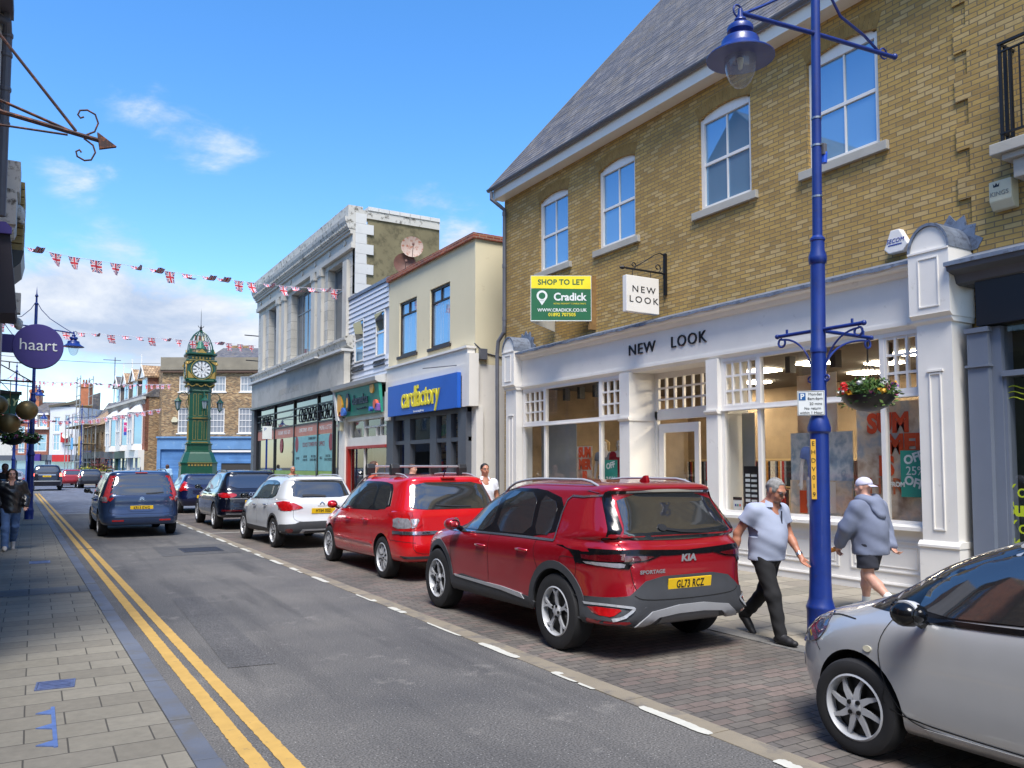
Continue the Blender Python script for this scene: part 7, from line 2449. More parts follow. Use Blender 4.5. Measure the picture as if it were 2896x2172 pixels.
k.stroke('chrome_strip', [(-.66, 1.505), (0, 1.52), (.66, 1.505)], 'B', CHROME, .02, .012)
k.patch('light_bar', [(-.895, 1.0), (-.55, 1.0), (0, .975), (.55, 1.0), (.895, 1.0), (.895, .96), (.60, .955), (.25, .935), (-.25, .935), (-.60, .955), (-.895, .96)], 'B', TRIM, .006, 0)
k.patch('tail_lamp', [(-.895, .97), (-.60, .965), (-.30, .945), (-.46, .90), (-.62, .885), (-.66, .83), (-.895, .86)], 'B', TRIM, .008, 0, mirror=True)
k.patch('tail_lamp', [(-.88, .95), (-.62, .95), (-.38, .935), (-.50, .905), (-.64, .90), (-.88, .895)], 'B', DREDL, .012, 1, mirror=True)
k.patch('reversing_lamp', [(-.88, .885), (-.68, .885), (-.70, .84), (-.87, .86)], 'B', CLEARL, .012, 1, mirror=True)
k.patch('tail_lamp', [(.12, .99), (.42, .955), (.52, .93), (.30, .905), (.12, .86)], 'L', TRIM, .008, 0, mirror=True)
k.patch('tail_lamp', [(.13, .965), (.36, .945), (.28, .925), (.13, .91)], 'L', DREDL, .012, 0, mirror=True)
k.patch('rear_cladding', [(-.94, .36), (-.94, .56), (-.66, .60), (-.5, .72), (-.3, .755), (.3, .755), (.5, .72), (.66, .60), (.94, .56), (.94, .36), (.6, .33), (-.6, .33)], 'B', CLAD, .007, 0)
k.stroke('tailgate_gap', [(-.62, .60), (-.5, .56), (0, .545), (.5, .56), (.62, .60)], 'B', w=.008, off=.009)
k.patch('skid_trim', [(-.62, .34), (-.46, .455), (-.15, .495), (.15, .495), (.46, .455), (.62, .34), (.5, .33), (.38, .40), (.15, .42), (-.15, .42), (-.38, .40), (-.5, .33)], 'B', SILVER, .022, 0)
k.patch('skid_trim', [(-.38, .335), (-.34, .40), (-.15, .425), (.15, .425), (.34, .40), (.38, .335)], 'B', paint('darker silver', lin((110, 112, 116)), .4, .1, 5, .5), .014, 0)
k.stroke('fog_trim', [(-.875, .51), (-.80, .515), (-.66, .50), (-.64, .485), (-.72, .42), (-.80, .39)], 'B', SILVER, .022, .02, sub=3, mirror=True)
k.patch('rear_reflector', [(-.87, .49), (-.72, .485), (-.80, .415), (-.86, .42)], 'B', REDL, .014, 1, mirror=True)
k.patch('side_cladding', [(.04, .5), (.46, .52), (.50, .38), (.08, .38)], 'L', CLAD, .008, 0, mirror=True)
k.patch('sill_cladding', [(1.33, .30), (3.2, .30), (3.22, .44), (2.9, .50), (1.42, .44), (1.3, .40)], 'L', CLAD, .010, 0, mirror=True)
k.patch('sill_strip', [(1.48, .405), (1.95, .435), (3.05, .455), (3.1, .475), (1.95, .475), (1.55, .455)], 'L', SILVER, .018, 0, mirror=True)
arch_patch(k, .93, .40, .475, CLAD)
arch_patch(k, 3.61, .40, .475, CLAD)
k.stroke('fuel_flap_gap', [(.62, .90), (.80, .90), (.84, .86), (.82, .74), (.78, .71), (.64, .72), (.60, .76), (.59, .87), (.62, .90)], 'R' if False else 'L', w=.005)
for s in (-1, 1):
 for y in (.93, 3.61):
  k.wheel(y, s, .362, 'kia', .80, .235, .66)
 k.mirror(3.02, 1.07, .985, KR, s)
k.rails(.62, 2.45, SILVER, .05)
MB().prism([(-.0, 1.605), (.0, 1.60), (.13, 1.60), (.05, 1.66), (.02, 1.665)], -.02, .02, 'x').build('shark_fin', KR, k.root, smooth=40, bev=.006).location = (0, .62, -.005)
plate(k, 'GL73 RCZ', .675, 0, None, R(8))
k.words('KIA', .085, 'B', (0.0, .905), RIMS, 1.35, .004, shear=.2, off=.01, name='badge')
k.words('SPORTAGE', .045, 'B', (-.42, .80), RIMS, 1.25, .002, off=.007)
k.stroke('wiper', [(.34, 1.12), (.0, 1.14), (-.16, 1.16)], 'B', BLACKP, .022, .02)
k.patch('wiper_hub', circ((-.2, 1.175), .05, sy=.6), 'B', BLACKP, .02, 0)
# ---- red people carrier with roof bars
ZR = carpaint('bright red paint', (206, 16, 24), .1, .25)
zaf = Car((5.63, 11.22, 0), R(0), 'bright red people carrier with silver bars across its roof', dict(paint=ZR, r=.325, axles=(.86, 3.54), rail_x=.60, rings=[
 (.30, .22, .14, 4.30, .80, 5, 4), (.34, .28, .04, 4.40, .87, 5, 3.4), (.52, .46, .0, 4.46, .90, 4.6, 3), (.70, .62, .04, 4.45, .90, 4.8, 2.9), (.88, .76, .06, 4.38, .90, 4.8, 2.7),
 (.98, .86, .07, 4.2, .885, 5, 2.6), (1.05, .95, .09, 3.95, .865, 5, 2.6), (1.10, 1.02, .11, 3.6, .85, 5, 2.8), (1.28, 1.28, .20, 3.15, .78, 5, 3), (1.46, 1.46, .31, 2.7, .71, 5, 3.2), (1.55, 1.55, .34, 2.4, .65, 5.5, 3.4),
 (1.59, 1.59, .45, 2.2, .54, 5, 3.2), (1.605, 1.61, .70, 2.1, .36, 4, 3), (1.615, 1.62, .9, 1.9, .10, 3, 3)]))
z = zaf
std(z, [(.62, 1.06), (3.45, .99), (3.1, 1.25), (2.72, 1.43), (2.2, 1.50), (1.2, 1.50), (.78, 1.45)],
 [[(2.28, 1.03), (3.25, 1.01), (2.98, 1.24), (2.62, 1.41), (2.3, 1.46)], [(1.42, 1.05), (2.2, 1.03), (2.2, 1.46), (1.42, 1.465)], [(.72, 1.08), (1.33, 1.06), (1.33, 1.46), (.85, 1.43)]],
 [(-.72, 1.09), (.72, 1.09), (.70, 1.2), (.62, 1.5), (-.62, 1.5), (-.70, 1.2)],
 [[(2.25, 1.03), (2.27, .8), (2.25, .34)], [(1.38, 1.04), (1.36, .8), (1.22, .55)], [(3.2, 1.0), (3.22, .6), (3.12, .34)]],
 [[(-.70, 1.06), (-.68, .8), (-.66, .46), (0, .45), (.66, .46), (.68, .8), (.70, 1.06)]], [(2.42, .86), (1.55, .88)])
for vw in ('B',):
 z.patch('tail_lamp', [(-.87, 1.06), (-.76, 1.07), (-.70, .80), (-.87, .76)], 'B', REDL, .010, 1, mirror=True)
 z.patch('reversing_lamp', [(-.87, .97), (-.74, .96), (-.71, .82), (-.88, .80)], 'B', CLEARL, .014, 1, mirror=True)
z.patch('tail_lamp', [(.04, 1.06), (.20, 1.05), (.26, .9), (.28, .76), (.04, .76)], 'L', REDL, .008, 1, mirror=True)
z.patch('reversing_lamp', [(.05, .96), (.20, .95), (.22, .82), (.05, .82)], 'L', CLEARL, .012, 1, mirror=True)
z.patch('chrome_bar', [(-.88, .77), (.88, .77), (.88, .72), (-.88, .72)], 'B', CHROME, .014, 0)
z.patch('bumper_slot', [(-.84, .40), (-.30, .40), (-.3, .36), (-.80, .36)], 'B', CLAD, .010, 0, mirror=True)
z.stroke('bumper_gap', [(-.89, .62), (-.67, .60)], 'B', mirror=True)
z.patch('door_strip', [(1.30, .50), (3.1, .50), (3.1, .53), (1.30, .53)], 'L', ZR, .014, 0, mirror=True)
z.patch('badge', circ((0, .90), .062), 'B', CHROME, .014, 0)
z.patch('badge_centre', circ((0, .90), .046), 'B', ZR, .016, 0)
z.stroke('badge', [(-.03, .88), (0, .92), (.03, .90), (.0, .88)], 'B', CHROME, .018, .018)
z.words('ZAFIRA', .032, 'B', (-.5, .745), BK, 1.2, .001, off=.018)
z.stroke('wiper', [(.3, 1.12), (.0, 1.13), (-.3, 1.15)], 'B', BLACKP, .02, .02)
for s in (-1, 1):
 for y in (.86, 3.54):
  z.wheel(y, s, .325, 'ten', .79, .21, .70)
 z.mirror(3.05, 1.07, .975, ZR, s)
z.rails(.5, 2.9, SILVER, .05)
for y in (1.05, 2.15):
 bar = MB().prism([(y - .035, 1.735), (y + .035, 1.73), (y + .035, 1.755), (y, 1.765), (y - .035, 1.757)], -.55, .62, 'x').build('roof_bar', paint('pale aluminium', lin((196, 196, 198)), .35, .05, 4, .7), z.root)
 for s in (-1, 1):
  MB().prism([(y - .05, 1.60), (y + .05, 1.60), (y + .06, 1.72), (y + .03, 1.79), (y - .03, 1.79), (y - .06, 1.72)], s * .53, s * .68, 'x').build('bar_foot', BLACKP, bar, bev=.015)
MB().tube([(0, .5, 1.59), (0, .42, 1.68), (0, .33, 1.75)], [.012, .006, .004], 6).build('aerial', BLACKP, z.root)
MB().box(-.12, .12, .30, .36, 1.555, 1.575).build('high_brake_lamp', REDL, z.root)
# ---- white crossover
WP = carpaint('white car paint', (214, 218, 222), .0, .3)
peu = Car((5.36, 17.06, 0), R(1.6), 'white compact crossover with red claw shaped tail lamps, plate HY64', dict(paint=WP, r=.325, axles=(.76, 3.30), rail_x=.57, rings=[
 (.32, .24, .14, 4.0, .78, 5, 4), (.36, .30, .04, 4.1, .845, 5, 3.4), (.52, .46, .0, 4.16, .87, 4.2, 3), (.70, .62, .04, 4.15, .87, 4.2, 2.9), (.86, .76, .05, 4.10, .87, 4.2, 2.7),
 (.96, .88, .07, 3.95, .855, 4.4, 2.6), (1.03, .96, .11, 3.75, .825, 4.6, 2.6), (1.08, 1.02, .14, 3.4, .81, 5, 2.8), (1.25, 1.25, .25, 2.95, .74, 5, 3), (1.41, 1.41, .36, 2.5, .67, 5, 3.2), (1.48, 1.49, .36, 2.2, .615, 5.5, 3.4),
 (1.52, 1.525, .47, 2.0, .52, 5, 3.2), (1.535, 1.54, .70, 1.9, .34, 4, 3), (1.545, 1.55, .9, 1.7, .10, 3, 3)]))
p = peu
p.spec['hmat'] = CHROME
std(p, [(.72, 1.12), (1.0, 1.04), (3.2, .98), (2.85, 1.2), (2.45, 1.37), (2.0, 1.43), (1.2, 1.44), (.80, 1.38)],
 [[(2.08, 1.02), (3.02, 1.0), (2.75, 1.2), (2.4, 1.34), (2.1, 1.395)], [(1.1, 1.07), (2.0, 1.03), (2.0, 1.40), (1.25, 1.40)], [(.78, 1.14), (1.04, 1.08), (1.18, 1.39), (.86, 1.36)]],
 [(-.66, 1.08), (.66, 1.08), (.60, 1.3), (.55, 1.45), (-.55, 1.45), (-.60, 1.3)],
 [[(2.04, 1.02), (2.06, .8), (2.0, .38)], [(1.16, 1.05), (1.18, .8), (1.08, .6)], [(3.0, .99), (3.02, .6), (2.9, .38)]],
 [[(-.60, 1.04), (-.62, .84), (-.56, .60), (0, .58), (.56, .60), (.62, .84), (.60, 1.04)]], [(2.2, .87), (1.35, .90)])
p.patch('tail_lamp', [(-.84, 1.01), (-.62, .98), (-.40, .87), (-.52, .84), (-.84, .80)], 'B', REDL, .010, 1, mirror=True)
p.patch('tail_lamp', [(.02, .99), (.34, 1.02), (.22, .90), (.36, .82), (.02, .80)], 'L', REDL, .008, 1, mirror=True)
p.patch('rear_cladding', [(-.87, .34), (-.87, .52), (-.6, .54), (-.5, .58), (.5, .58), (.6, .54), (.87, .52), (.87, .34)], 'B', CLAD, .008, 0)
p.patch('skid_trim', [(-.5, .34), (-.44, .42), (.44, .42), (.5, .34), (.42, .34), (.38, .39), (-.38, .39), (-.42, .34)], 'B', SILVER, .016, 0)
p.patch('rear_reflector', circ((-.7, .40), .07, sy=.6), 'B', DREDL, .014, 0, mirror=True)
p.patch('side_cladding', [(.04, .5), (.36, .50), (.38, .38), (.06, .38)], 'L', CLAD, .008, 0, mirror=True)
p.patch('sill_cladding', [(1.12, .28), (2.95, .28), (2.98, .40), (1.15, .40)], 'L', CLAD, .008, 0, mirror=True)
for y in (.76, 3.30):
 arch_patch(p, y, .365, .41, CLAD)
p.stroke('badge', [(-.05, .93), (0, .98), (.05, .93)], 'B', CHROME, .02, .012)
p.words('PEUGEOT', .035, 'B', (0, .90), CHROME, 1.3, off=.01)
plate(p, 'HY64 XED', .80, .02, None, R(6))
p.stroke('wiper', [(.1, 1.10), (-.2, 1.12), (-.4, 1.115)], 'B', BLACKP, .04, .02)
for s in (-1, 1):
 for y in (.76, 3.30):
  p.wheel(y, s, .325, 'five', .765, .20, .68)
 p.mirror(2.88, 1.06, .945, TRIM, s)
p.rails(.5, 2.4, SILVER, .045)
MB().tube([(0, .5, 1.52), (0, .62, 1.95)], [.008, .003], 6).build('aerial', BLACKP, p.root)
# ---- black estate crossover
BB = carpaint('deep blue black paint', (14, 18, 34), .3, .22)
BB2 = carpaint('dark blue roof sheen', (20, 30, 70), .4, .2)
aud = Car((5.30, 23.0, 0), R(-.6), 'large blue black crossover with four ring badge, behind the blue grey people carrier', dict(paint=BB, r=.36, axles=(.93, 3.75), rail_x=.62, rings=[
 (.34, .26, .14, 4.46, .84, 5, 4), (.38, .30, .04, 4.58, .91, 5, 3.4), (.54, .48, .0, 4.65, .945, 4.2, 3), (.74, .66, .03, 4.64, .945, 4.2, 2.9), (.92, .80, .04, 4.58, .94, 4.2, 2.7),
 (1.02, .92, .07, 4.4, .92, 4.4, 2.6), (1.09, 1.01, .13, 4.1, .885, 4.6, 2.6), (1.14, 1.08, .17, 3.6, .86, 5, 2.8), (1.32, 1.32, .32, 3.1, .78, 5, 3), (1.49, 1.49, .48, 2.6, .70, 5, 3.2), (1.57, 1.57, .50, 2.3, .64, 5.5, 3.4),
 (1.61, 1.61, .6, 2.1, .54, 5, 3.2), (1.63, 1.63, .80, 2.0, .36, 4, 3), (1.64, 1.64, 1.0, 1.8, .10, 3, 3)]))
a_ = aud
std(a_, [(.80, 1.12), (3.45, 1.04), (3.0, 1.3), (2.6, 1.46), (2.1, 1.53), (1.3, 1.53), (.95, 1.44)],
 [[(2.3, 1.08), (3.2, 1.06), (2.9, 1.28), (2.55, 1.43), (2.3, 1.49)], [(1.0, 1.12), (2.22, 1.08), (2.22, 1.49), (1.2, 1.48)]],
 [(-.68, 1.14), (.68, 1.14), (.60, 1.52), (-.60, 1.52)], [[(2.26, 1.08), (2.26, .42)], [(1.3, 1.1), (1.32, .6)]],
 [[(-.72, 1.08), (-.74, .86), (-.66, .64), (0, .62), (.66, .64), (.74, .86), (.72, 1.08)]], [(2.45, .95), (1.55, .97)])
a_.patch('tail_lamp', [(-.90, 1.02), (-.50, 1.00), (-.48, .93), (-.60, .89), (-.90, .88)], 'B', REDL, .010, 1, mirror=True)
a_.patch('tail_lamp', [(.02, 1.0), (.3, 1.0), (.24, .9), (.02, .88)], 'L', REDL, .008, 1, mirror=True)
a_.patch('rear_reflector', [(-.85, .56), (-.3, .55), (-.3, .52), (-.85, .52)], 'B', DREDL, .01, 0, mirror=True)
a_.stroke('chrome_strip', [(-.88, .86), (0, .855), (.88, .86)], 'B', SILVER, .014, .01)
a_.stroke('chrome_strip', [(-.75, .45), (0, .44), (.75, .45)], 'B', SILVER, .014, .01)
for i in range(4):
 c = (-.105 + i * .07, .975)
 a_.stroke('badge', circ(c, .04, 14) + [circ(c, .04, 14)[0]], 'B', CHROME, .010, .012, sub=1)
plate(a_, 'LM18 FTX', .76, 0, None, R(6))
for s in (-1, 1):
 for y in (.93, 3.75):
  a_.wheel(y, s, .36, 'five', .83, .23, .70)
 a_.mirror(3.1, 1.14, 1.02, TRIM, s)
a_.rails(.7, 2.6, TRIM, .05)
# ---- dark blue hatchback further on
DB = carpaint('navy car paint', (18, 26, 66), .3, .25)
fo = Car((5.5, 31.9, 0), R(0), 'small navy hatchback between the black crossover and the clock tower', dict(paint=DB, r=.31, axles=(.66, 3.15), rail_x=.5, sub=3, rings=[
 (.28, .22, .1, 3.84, .78, 5, 4), (.50, .44, .0, 3.95, .86, 4.2, 3), (.72, .62, .03, 3.93, .86, 4.2, 2.8), (.92, .80, .05, 3.8, .85, 4.2, 2.6), (1.02, .93, .12, 3.5, .80, 4.6, 2.6), (1.08, 1.0, .17, 3.1, .78, 5, 2.8),
 (1.26, 1.24, .32, 2.6, .68, 5, 3), (1.40, 1.40, .42, 2.1, .60, 5, 3.2), (1.45, 1.46, .52, 1.9, .50, 5, 3.2), (1.475, 1.48, .8, 1.7, .10, 3, 3)]))
std(fo, [(.60, 1.06), (2.9, .96), (2.3, 1.3), (1.9, 1.38), (1.0, 1.36)], [[(.75, 1.08), (2.75, 1.0), (2.2, 1.27), (1.85, 1.34), (1.05, 1.33)]], [(-.6, 1.06), (.6, 1.06), (.52, 1.36), (-.52, 1.36)], [], [], [])
fo.patch('tail_lamp', [(-.80, .98), (-.66, 1.2), (-.60, 1.14), (-.62, .9), (-.84, .80)], 'B', REDL, .010, 1, mirror=True)
fo.patch('tail_lamp', [(.03, .82), (.3, 1.0), (.26, 1.18), (.14, 1.0)], 'L', REDL, .010, 1, mirror=True)
for s in (-1, 1):
 for y in (.66, 3.15):
  fo.wheel(y, s, .31, 'seven', .75, .19, .68)
plate(fo, 'GN12 OVE', .62, 0)
# ---- blue grey people carrier driving away
PB = carpaint('blue grey metallic paint', (48, 68, 104), .4, .28)
pic = Car((2.33, 21.93, 0), R(.6), 'blue grey people carrier with plate KR13 KWG driving away up the street', dict(paint=PB, r=.325, axles=(.96, 3.69), rail_x=.62, name='moving_car', group='cars driving up the street', rings=[
 (.30, .22, .12, 4.40, .80, 5, 4), (.34, .28, .03, 4.52, .87, 5, 3.4), (.50, .46, .0, 4.59, .91, 4.4, 3), (.60, .56, .03, 4.58, .91, 4.4, 2.9), (.74, .70, .08, 4.55, .915, 4.4, 2.8), (.90, .80, .085, 4.46, .91, 4.4, 2.7),
 (1.0, .90, .10, 4.3, .895, 4.6, 2.6), (1.06, .98, .13, 4.1, .88, 4.8, 2.6), (1.12, 1.04, .15, 3.9, .865, 5, 2.8), (1.30, 1.30, .22, 3.4, .80, 5, 3), (1.48, 1.48, .32, 2.8, .73, 5, 3.2), (1.58, 1.58, .36, 2.5, .67, 5.5, 3.4),
 (1.62, 1.62, .47, 2.3, .56, 5, 3.2), (1.64, 1.645, .70, 2.2, .36, 4, 3), (1.65, 1.655, .9, 2.0, .10, 3, 3)]))
c = pic
std(c, [(.60, 1.06), (3.7, .99), (3.2, 1.30), (2.8, 1.46), (2.2, 1.54), (1.2, 1.54), (.75, 1.48)],
 [[(2.45, 1.03), (3.5, 1.01), (3.1, 1.28), (2.75, 1.43), (2.47, 1.49)], [(1.5, 1.05), (2.38, 1.03), (2.38, 1.49), (1.5, 1.50)], [(.75, 1.08), (1.43, 1.06), (1.43, 1.49), (.85, 1.45)]],
 [(-.70, 1.06), (-.3, 1.03), (.3, 1.03), (.70, 1.06), (.60, 1.54), (-.60, 1.54)],
 [[(2.4, 1.03), (2.4, .36)], [(1.46, 1.04), (1.44, .6)]],
 [[(-.72, 1.04), (-.70, .8), (-.68, .60), (0, .585), (.68, .60), (.70, .8), (.72, 1.04)], [(-.89, .49), (0, .475), (.89, .49)]], [(2.6, .88), (1.7, .90)])
c.patch('tail_lamp', [(-.88, .86), (-.745, .86), (-.635, 1.50), (-.69, 1.52), (-.80, 1.15)], 'B', paint('pinkish lamp lens', lin((206, 70, 78)), .12, .3, 14, coat=1), .010, 1, mirror=True)
c.patch('reversing_lamp', [(-.88, 1.0), (-.775, 1.0), (-.755, .88), (-.88, .88)], 'B', CLEARL, .014, 1, mirror=True)
c.patch('tail_lamp', [(.02, .86), (.14, .9), (.2, 1.1), (.40, 1.5), (.34, 1.52), (.15, 1.2)], 'L', REDL, .008, 1, mirror=True)
c.patch('rear_reflector', [(-.66, .44), (-.40, .44), (-.40, .40), (-.66, .40)], 'B', REDL, .012, 0, mirror=True)
c.patch('plate_recess', [(-.34, .80), (.34, .80), (.30, .63), (-.30, .63)], 'B', PB, .010, 1)
plate(c, 'KR13 KWG', .72, 0, .075, 0)
for dz in (0, -.035):
 c.stroke('badge', [(-.05, .95 + dz), (0, .985 + dz), (.05, .95 + dz)], 'B', CHROME, .016, .012, sub=1)
c.words('CITROEN', .032, 'B', (0, .895), CHROME, 1.3, off=.01)
c.words('C4', .045, 'B', (.60, .88), CHROME, 1.2, off=.01)
c.stroke('wiper', [(.5, 1.09), (.2, 1.07), (.1, 1.07)], 'B', BLACKP, .03, .02)
for s in (-1, 1):
 for y in (.96, 3.69):
  c.wheel(y, s, .325, 'seven', .80, .21, .68)
 c.mirror(3.35, 1.08, 1.0, TRIM, s)
c.rails(.6, 2.7, TRIM, .06)
MB().box(-.14, .14, .33, .38, 1.575, 1.60).build('high_brake_lamp', REDL, c.root)
MB().tube([(0, .55, 1.63), (0, .48, 1.74)], [.012, .006], 6).build('aerial', BLACKP, c.root)
# ---- silver hatchback at the lower right, seen from its flank
SV = carpaint('silver car paint', (186, 187, 188), .35, .34)
ay = Car((5.13, .52, 0), R(.3), 'silver small hatchback at the lower right corner with leopard print mirror cap', dict(paint=SV, r=.285, axles=(.42, 2.76), rail_x=.5, sub=5, rings=[
 (.24, .20, .1, 3.22, .72, 5, 3.6), (.28, .26, .03, 3.34, .775, 5, 3.0), (.44, .40, .0, 3.42, .80, 4.2, 2.7), (.60, .54, .03, 3.44, .805, 4.2, 2.5), (.76, .66, .06, 3.40, .80, 4.2, 2.4),
 (.88, .77, .09, 3.25, .785, 4.4, 2.35), (.96, .86, .14, 2.98, .76, 4.6, 2.4), (1.02, .96, .20, 2.72, .735, 5, 2.6), (1.18, 1.16, .30, 2.38, .67, 5, 2.9), (1.33, 1.32, .38, 2.0, .60, 5, 3.1), (1.40, 1.40, .45, 1.7, .53, 5.5, 3.2),
 (1.435, 1.44, .56, 1.5, .44, 5, 3.2), (1.455, 1.46, .75, 1.4, .28, 4, 3), (1.462, 1.468, .9, 1.3, .10, 3, 3)]))
std(ay, [(.75, 1.0), (2.78, .86), (2.70, .93), (2.42, 1.10), (2.0, 1.29), (1.5, 1.365), (1.0, 1.35)],
 [[(1.15, .97), (2.38, .90), (2.34, 1.06), (1.98, 1.25), (1.5, 1.325), (1.18, 1.32)]], None,
 [[(2.50, .88), (2.58, .70), (2.54, .50), (2.42, .33), (2.30, .285)], [(1.1, .98), (1.08, .6), (1.1, .29)], [(2.30, .285), (1.7, .27), (1.1, .285)]], [], [(1.3, .80)])
ay.stroke('door_gap', [(2.54, .46), (2.43, .32), (1.3, .285)], 'L', w=.008, mirror=True)
ay.stroke('window_sill_strip', [(2.50, .868), (1.8, .90), (1.0, .94)], 'L', TRIM, .03, .008, mirror=True)
ay.stroke('roof_gap', [(2.72, .93), (2.42, 1.14), (2.0, 1.335), (1.6, 1.41), (1.0, 1.42)], 'L', w=.008, mirror=True)
ay.stroke('bonnet_gap', [(2.80, .80), (3.0, .79), (3.2, .735)], 'L', w=.006, mirror=True)
ay.stroke('bumper_gap', [(3.22, .70), (3.12, .60), (3.07, .56)], 'L', w=.006, mirror=True)
ay.patch('headlamp', [(3.06, .80), (3.26, .72), (3.34, .60), (3.24, .575), (3.10, .62), (3.03, .70)], 'L', paint('headlamp glass', lin((84, 92, 120)), .08, .6, 22, .4, coat=1), .008, 1, mirror=True)
ay.patch('front_fog_surround', [(3.34, .48), (3.39, .44), (3.36, .36), (3.32, .40)], 'L', CLEARL, .006, 1, mirror=True)
ay.patch('side_repeater', circ((2.66, .655), .03, sy=.6), 'L', paint('amber cream lens', lin((206, 200, 176)), .3, .1, 9), .008, 0, mirror=True)
ay.patch('sill', [(2.28, .2), (2.3, .285), (.9, .285), (.9, .2)], 'L', SV, .012, 0, mirror=True)
for s in (-1, 1):
 for y in (.42, 2.76):
  ay.wheel(y, s, .285, 'aygo', .70, .17, .70)
SPOT = paint('white mirror cap', lin((206, 208, 214)), .3)
mr = ay.mirror(2.30, .93, .90, TRIM, -1, SPOT)
rm_ = random.Random(4)
mb = MB()
for i in range(18):
 a, b = rm_.uniform(.1, 1.1), rm_.uniform(-.05, .05)
 cx = b
 yv, zv = .079 * math.cos(a) * .92, .028 + .054 * math.sin(a)
 mb.lathe([(.012, .0), (.007, .002)], (0, 0, 0), 7)
 k0 = len(mb.v) - 14
 for j in range(14):
  v = mb.v[k0 + j]
  mb.v[k0 + j] = (v[0] + cx, yv + v[1] * .8, zv + v[1] * .3 + v[2])
mb.build('printed_spots', TRIM, mr)
ay.mirror(2.30, .93, .90, TRIM, 1)
# ---- cars at the far end
def small_car(loc, rz, label, pm, lamps=REDL, txt=None, sc=1.0, big=False, name='parked_car', group='distant cars beyond the tower'):
 L_, H_ = (4.7, 1.86) if big else (4.2, 1.5)
 W_2 = .99 if big else .88
 kz = H_ / 1.55
 q = Car(loc, rz, label, dict(paint=pm, r=.37 if big else .32, axles=(.9, L_ - .95), rail_x=.6, sub=3, name=name, group=group, rings=[
  (.34, .26, .12, L_ - .12, W_2 * .93, 5, 4), (.55 * kz, .5 * kz, 0, L_, W_2, 4.5, 3), (.82 * kz, .74 * kz, .04, L_ - .03, W_2, 4.5, 2.8), (.98 * kz, .9 * kz, .07, L_ - .3, W_2 * .98, 4.6, 2.6), (1.08 * kz, 1.02 * kz, .12, L_ - 1.0, W_2 * .93, 5, 2.8),
  (1.3 * kz, 1.3 * kz, .22, L_ - 1.5, W_2 * .85, 5, 3), (1.45 * kz, 1.45 * kz, .34, L_ - 2, W_2 * .76, 5, 3.2), (1.52 * kz, 1.52 * kz, .5, L_ - 2.3, W_2 * .6, 5, 3.2), (1.55 * kz, 1.55 * kz, .9, L_ - 2.7, .1, 3, 3)]), sc)
 std(q, [(.7, 1.1 * kz), (L_ - 1.2, 1.04 * kz), (L_ - 1.9, 1.38 * kz), (.9, 1.4 * kz)], [[(.8, 1.13 * kz), (L_ - 1.4, 1.08 * kz), (L_ - 2.0, 1.36 * kz), (.95, 1.37 * kz)]], [(-W_2 * .76, 1.1 * kz), (W_2 * .76, 1.1 * kz), (W_2 * .66, 1.42 * kz), (-W_2 * .66, 1.42 * kz)], [], [], [])
 q.patch('tail_lamp', [(-W_2 * .95, 1.04 * kz), (-W_2 * .78, 1.04 * kz), (-W_2 * .78, .84 * kz), (-W_2 * .97, .84 * kz)], 'B', lamps, .012, 1, mirror=True)
 for s in (-1, 1):
  for y in (.9, L_ - .95):
   q.wheel(y, s, .37 if big else .32, 'seven', W_2 * .86, .22, .68)
 if txt:
  plate(q, txt, .86 * kz, 0)
 return q
LITRED = glow('lit brake lamp', (1.0, .12, .08), 3.0)
rr = small_car((.82, 66.5, 0), R(0), 'black off roader with lit brake lamps driving away beyond the clock tower', carpaint('black car paint', (20, 22, 36), .2, .25), LITRED, 'YB11 NCN', 1.0, True, 'moving_car', 'cars driving up the street')
rr.patch('chrome_bar', [(-.55, 1.16), (.55, 1.16), (.55, 1.10), (-.55, 1.10)], 'B', CHROME, .012, 0)
rr.patch('bumper_trim', [(-.85, .72), (.85, .72), (.85, .66), (-.85, .66)], 'B', SILVER, .02, 0)
small_car((2.75, 74, 0), R(4), 'distant red car left of the planter', carpaint('dark red car paint', (150, 20, 30), .1, .3))
small_car((3.9, 72, 0), R(2), 'distant dark car immediately left of the planter', carpaint('dark grey car paint', (40, 40, 46), .3, .3))
small_car((2.6, 84, 0), R(4), 'distant blue car farthest from the viewer beside the red one', DB)
small_car((-1.3, 60, 0), R(2), 'pale van like car at the left edge behind the woman', carpaint('pale car paint', (170, 172, 180), .2, .3), REDL)
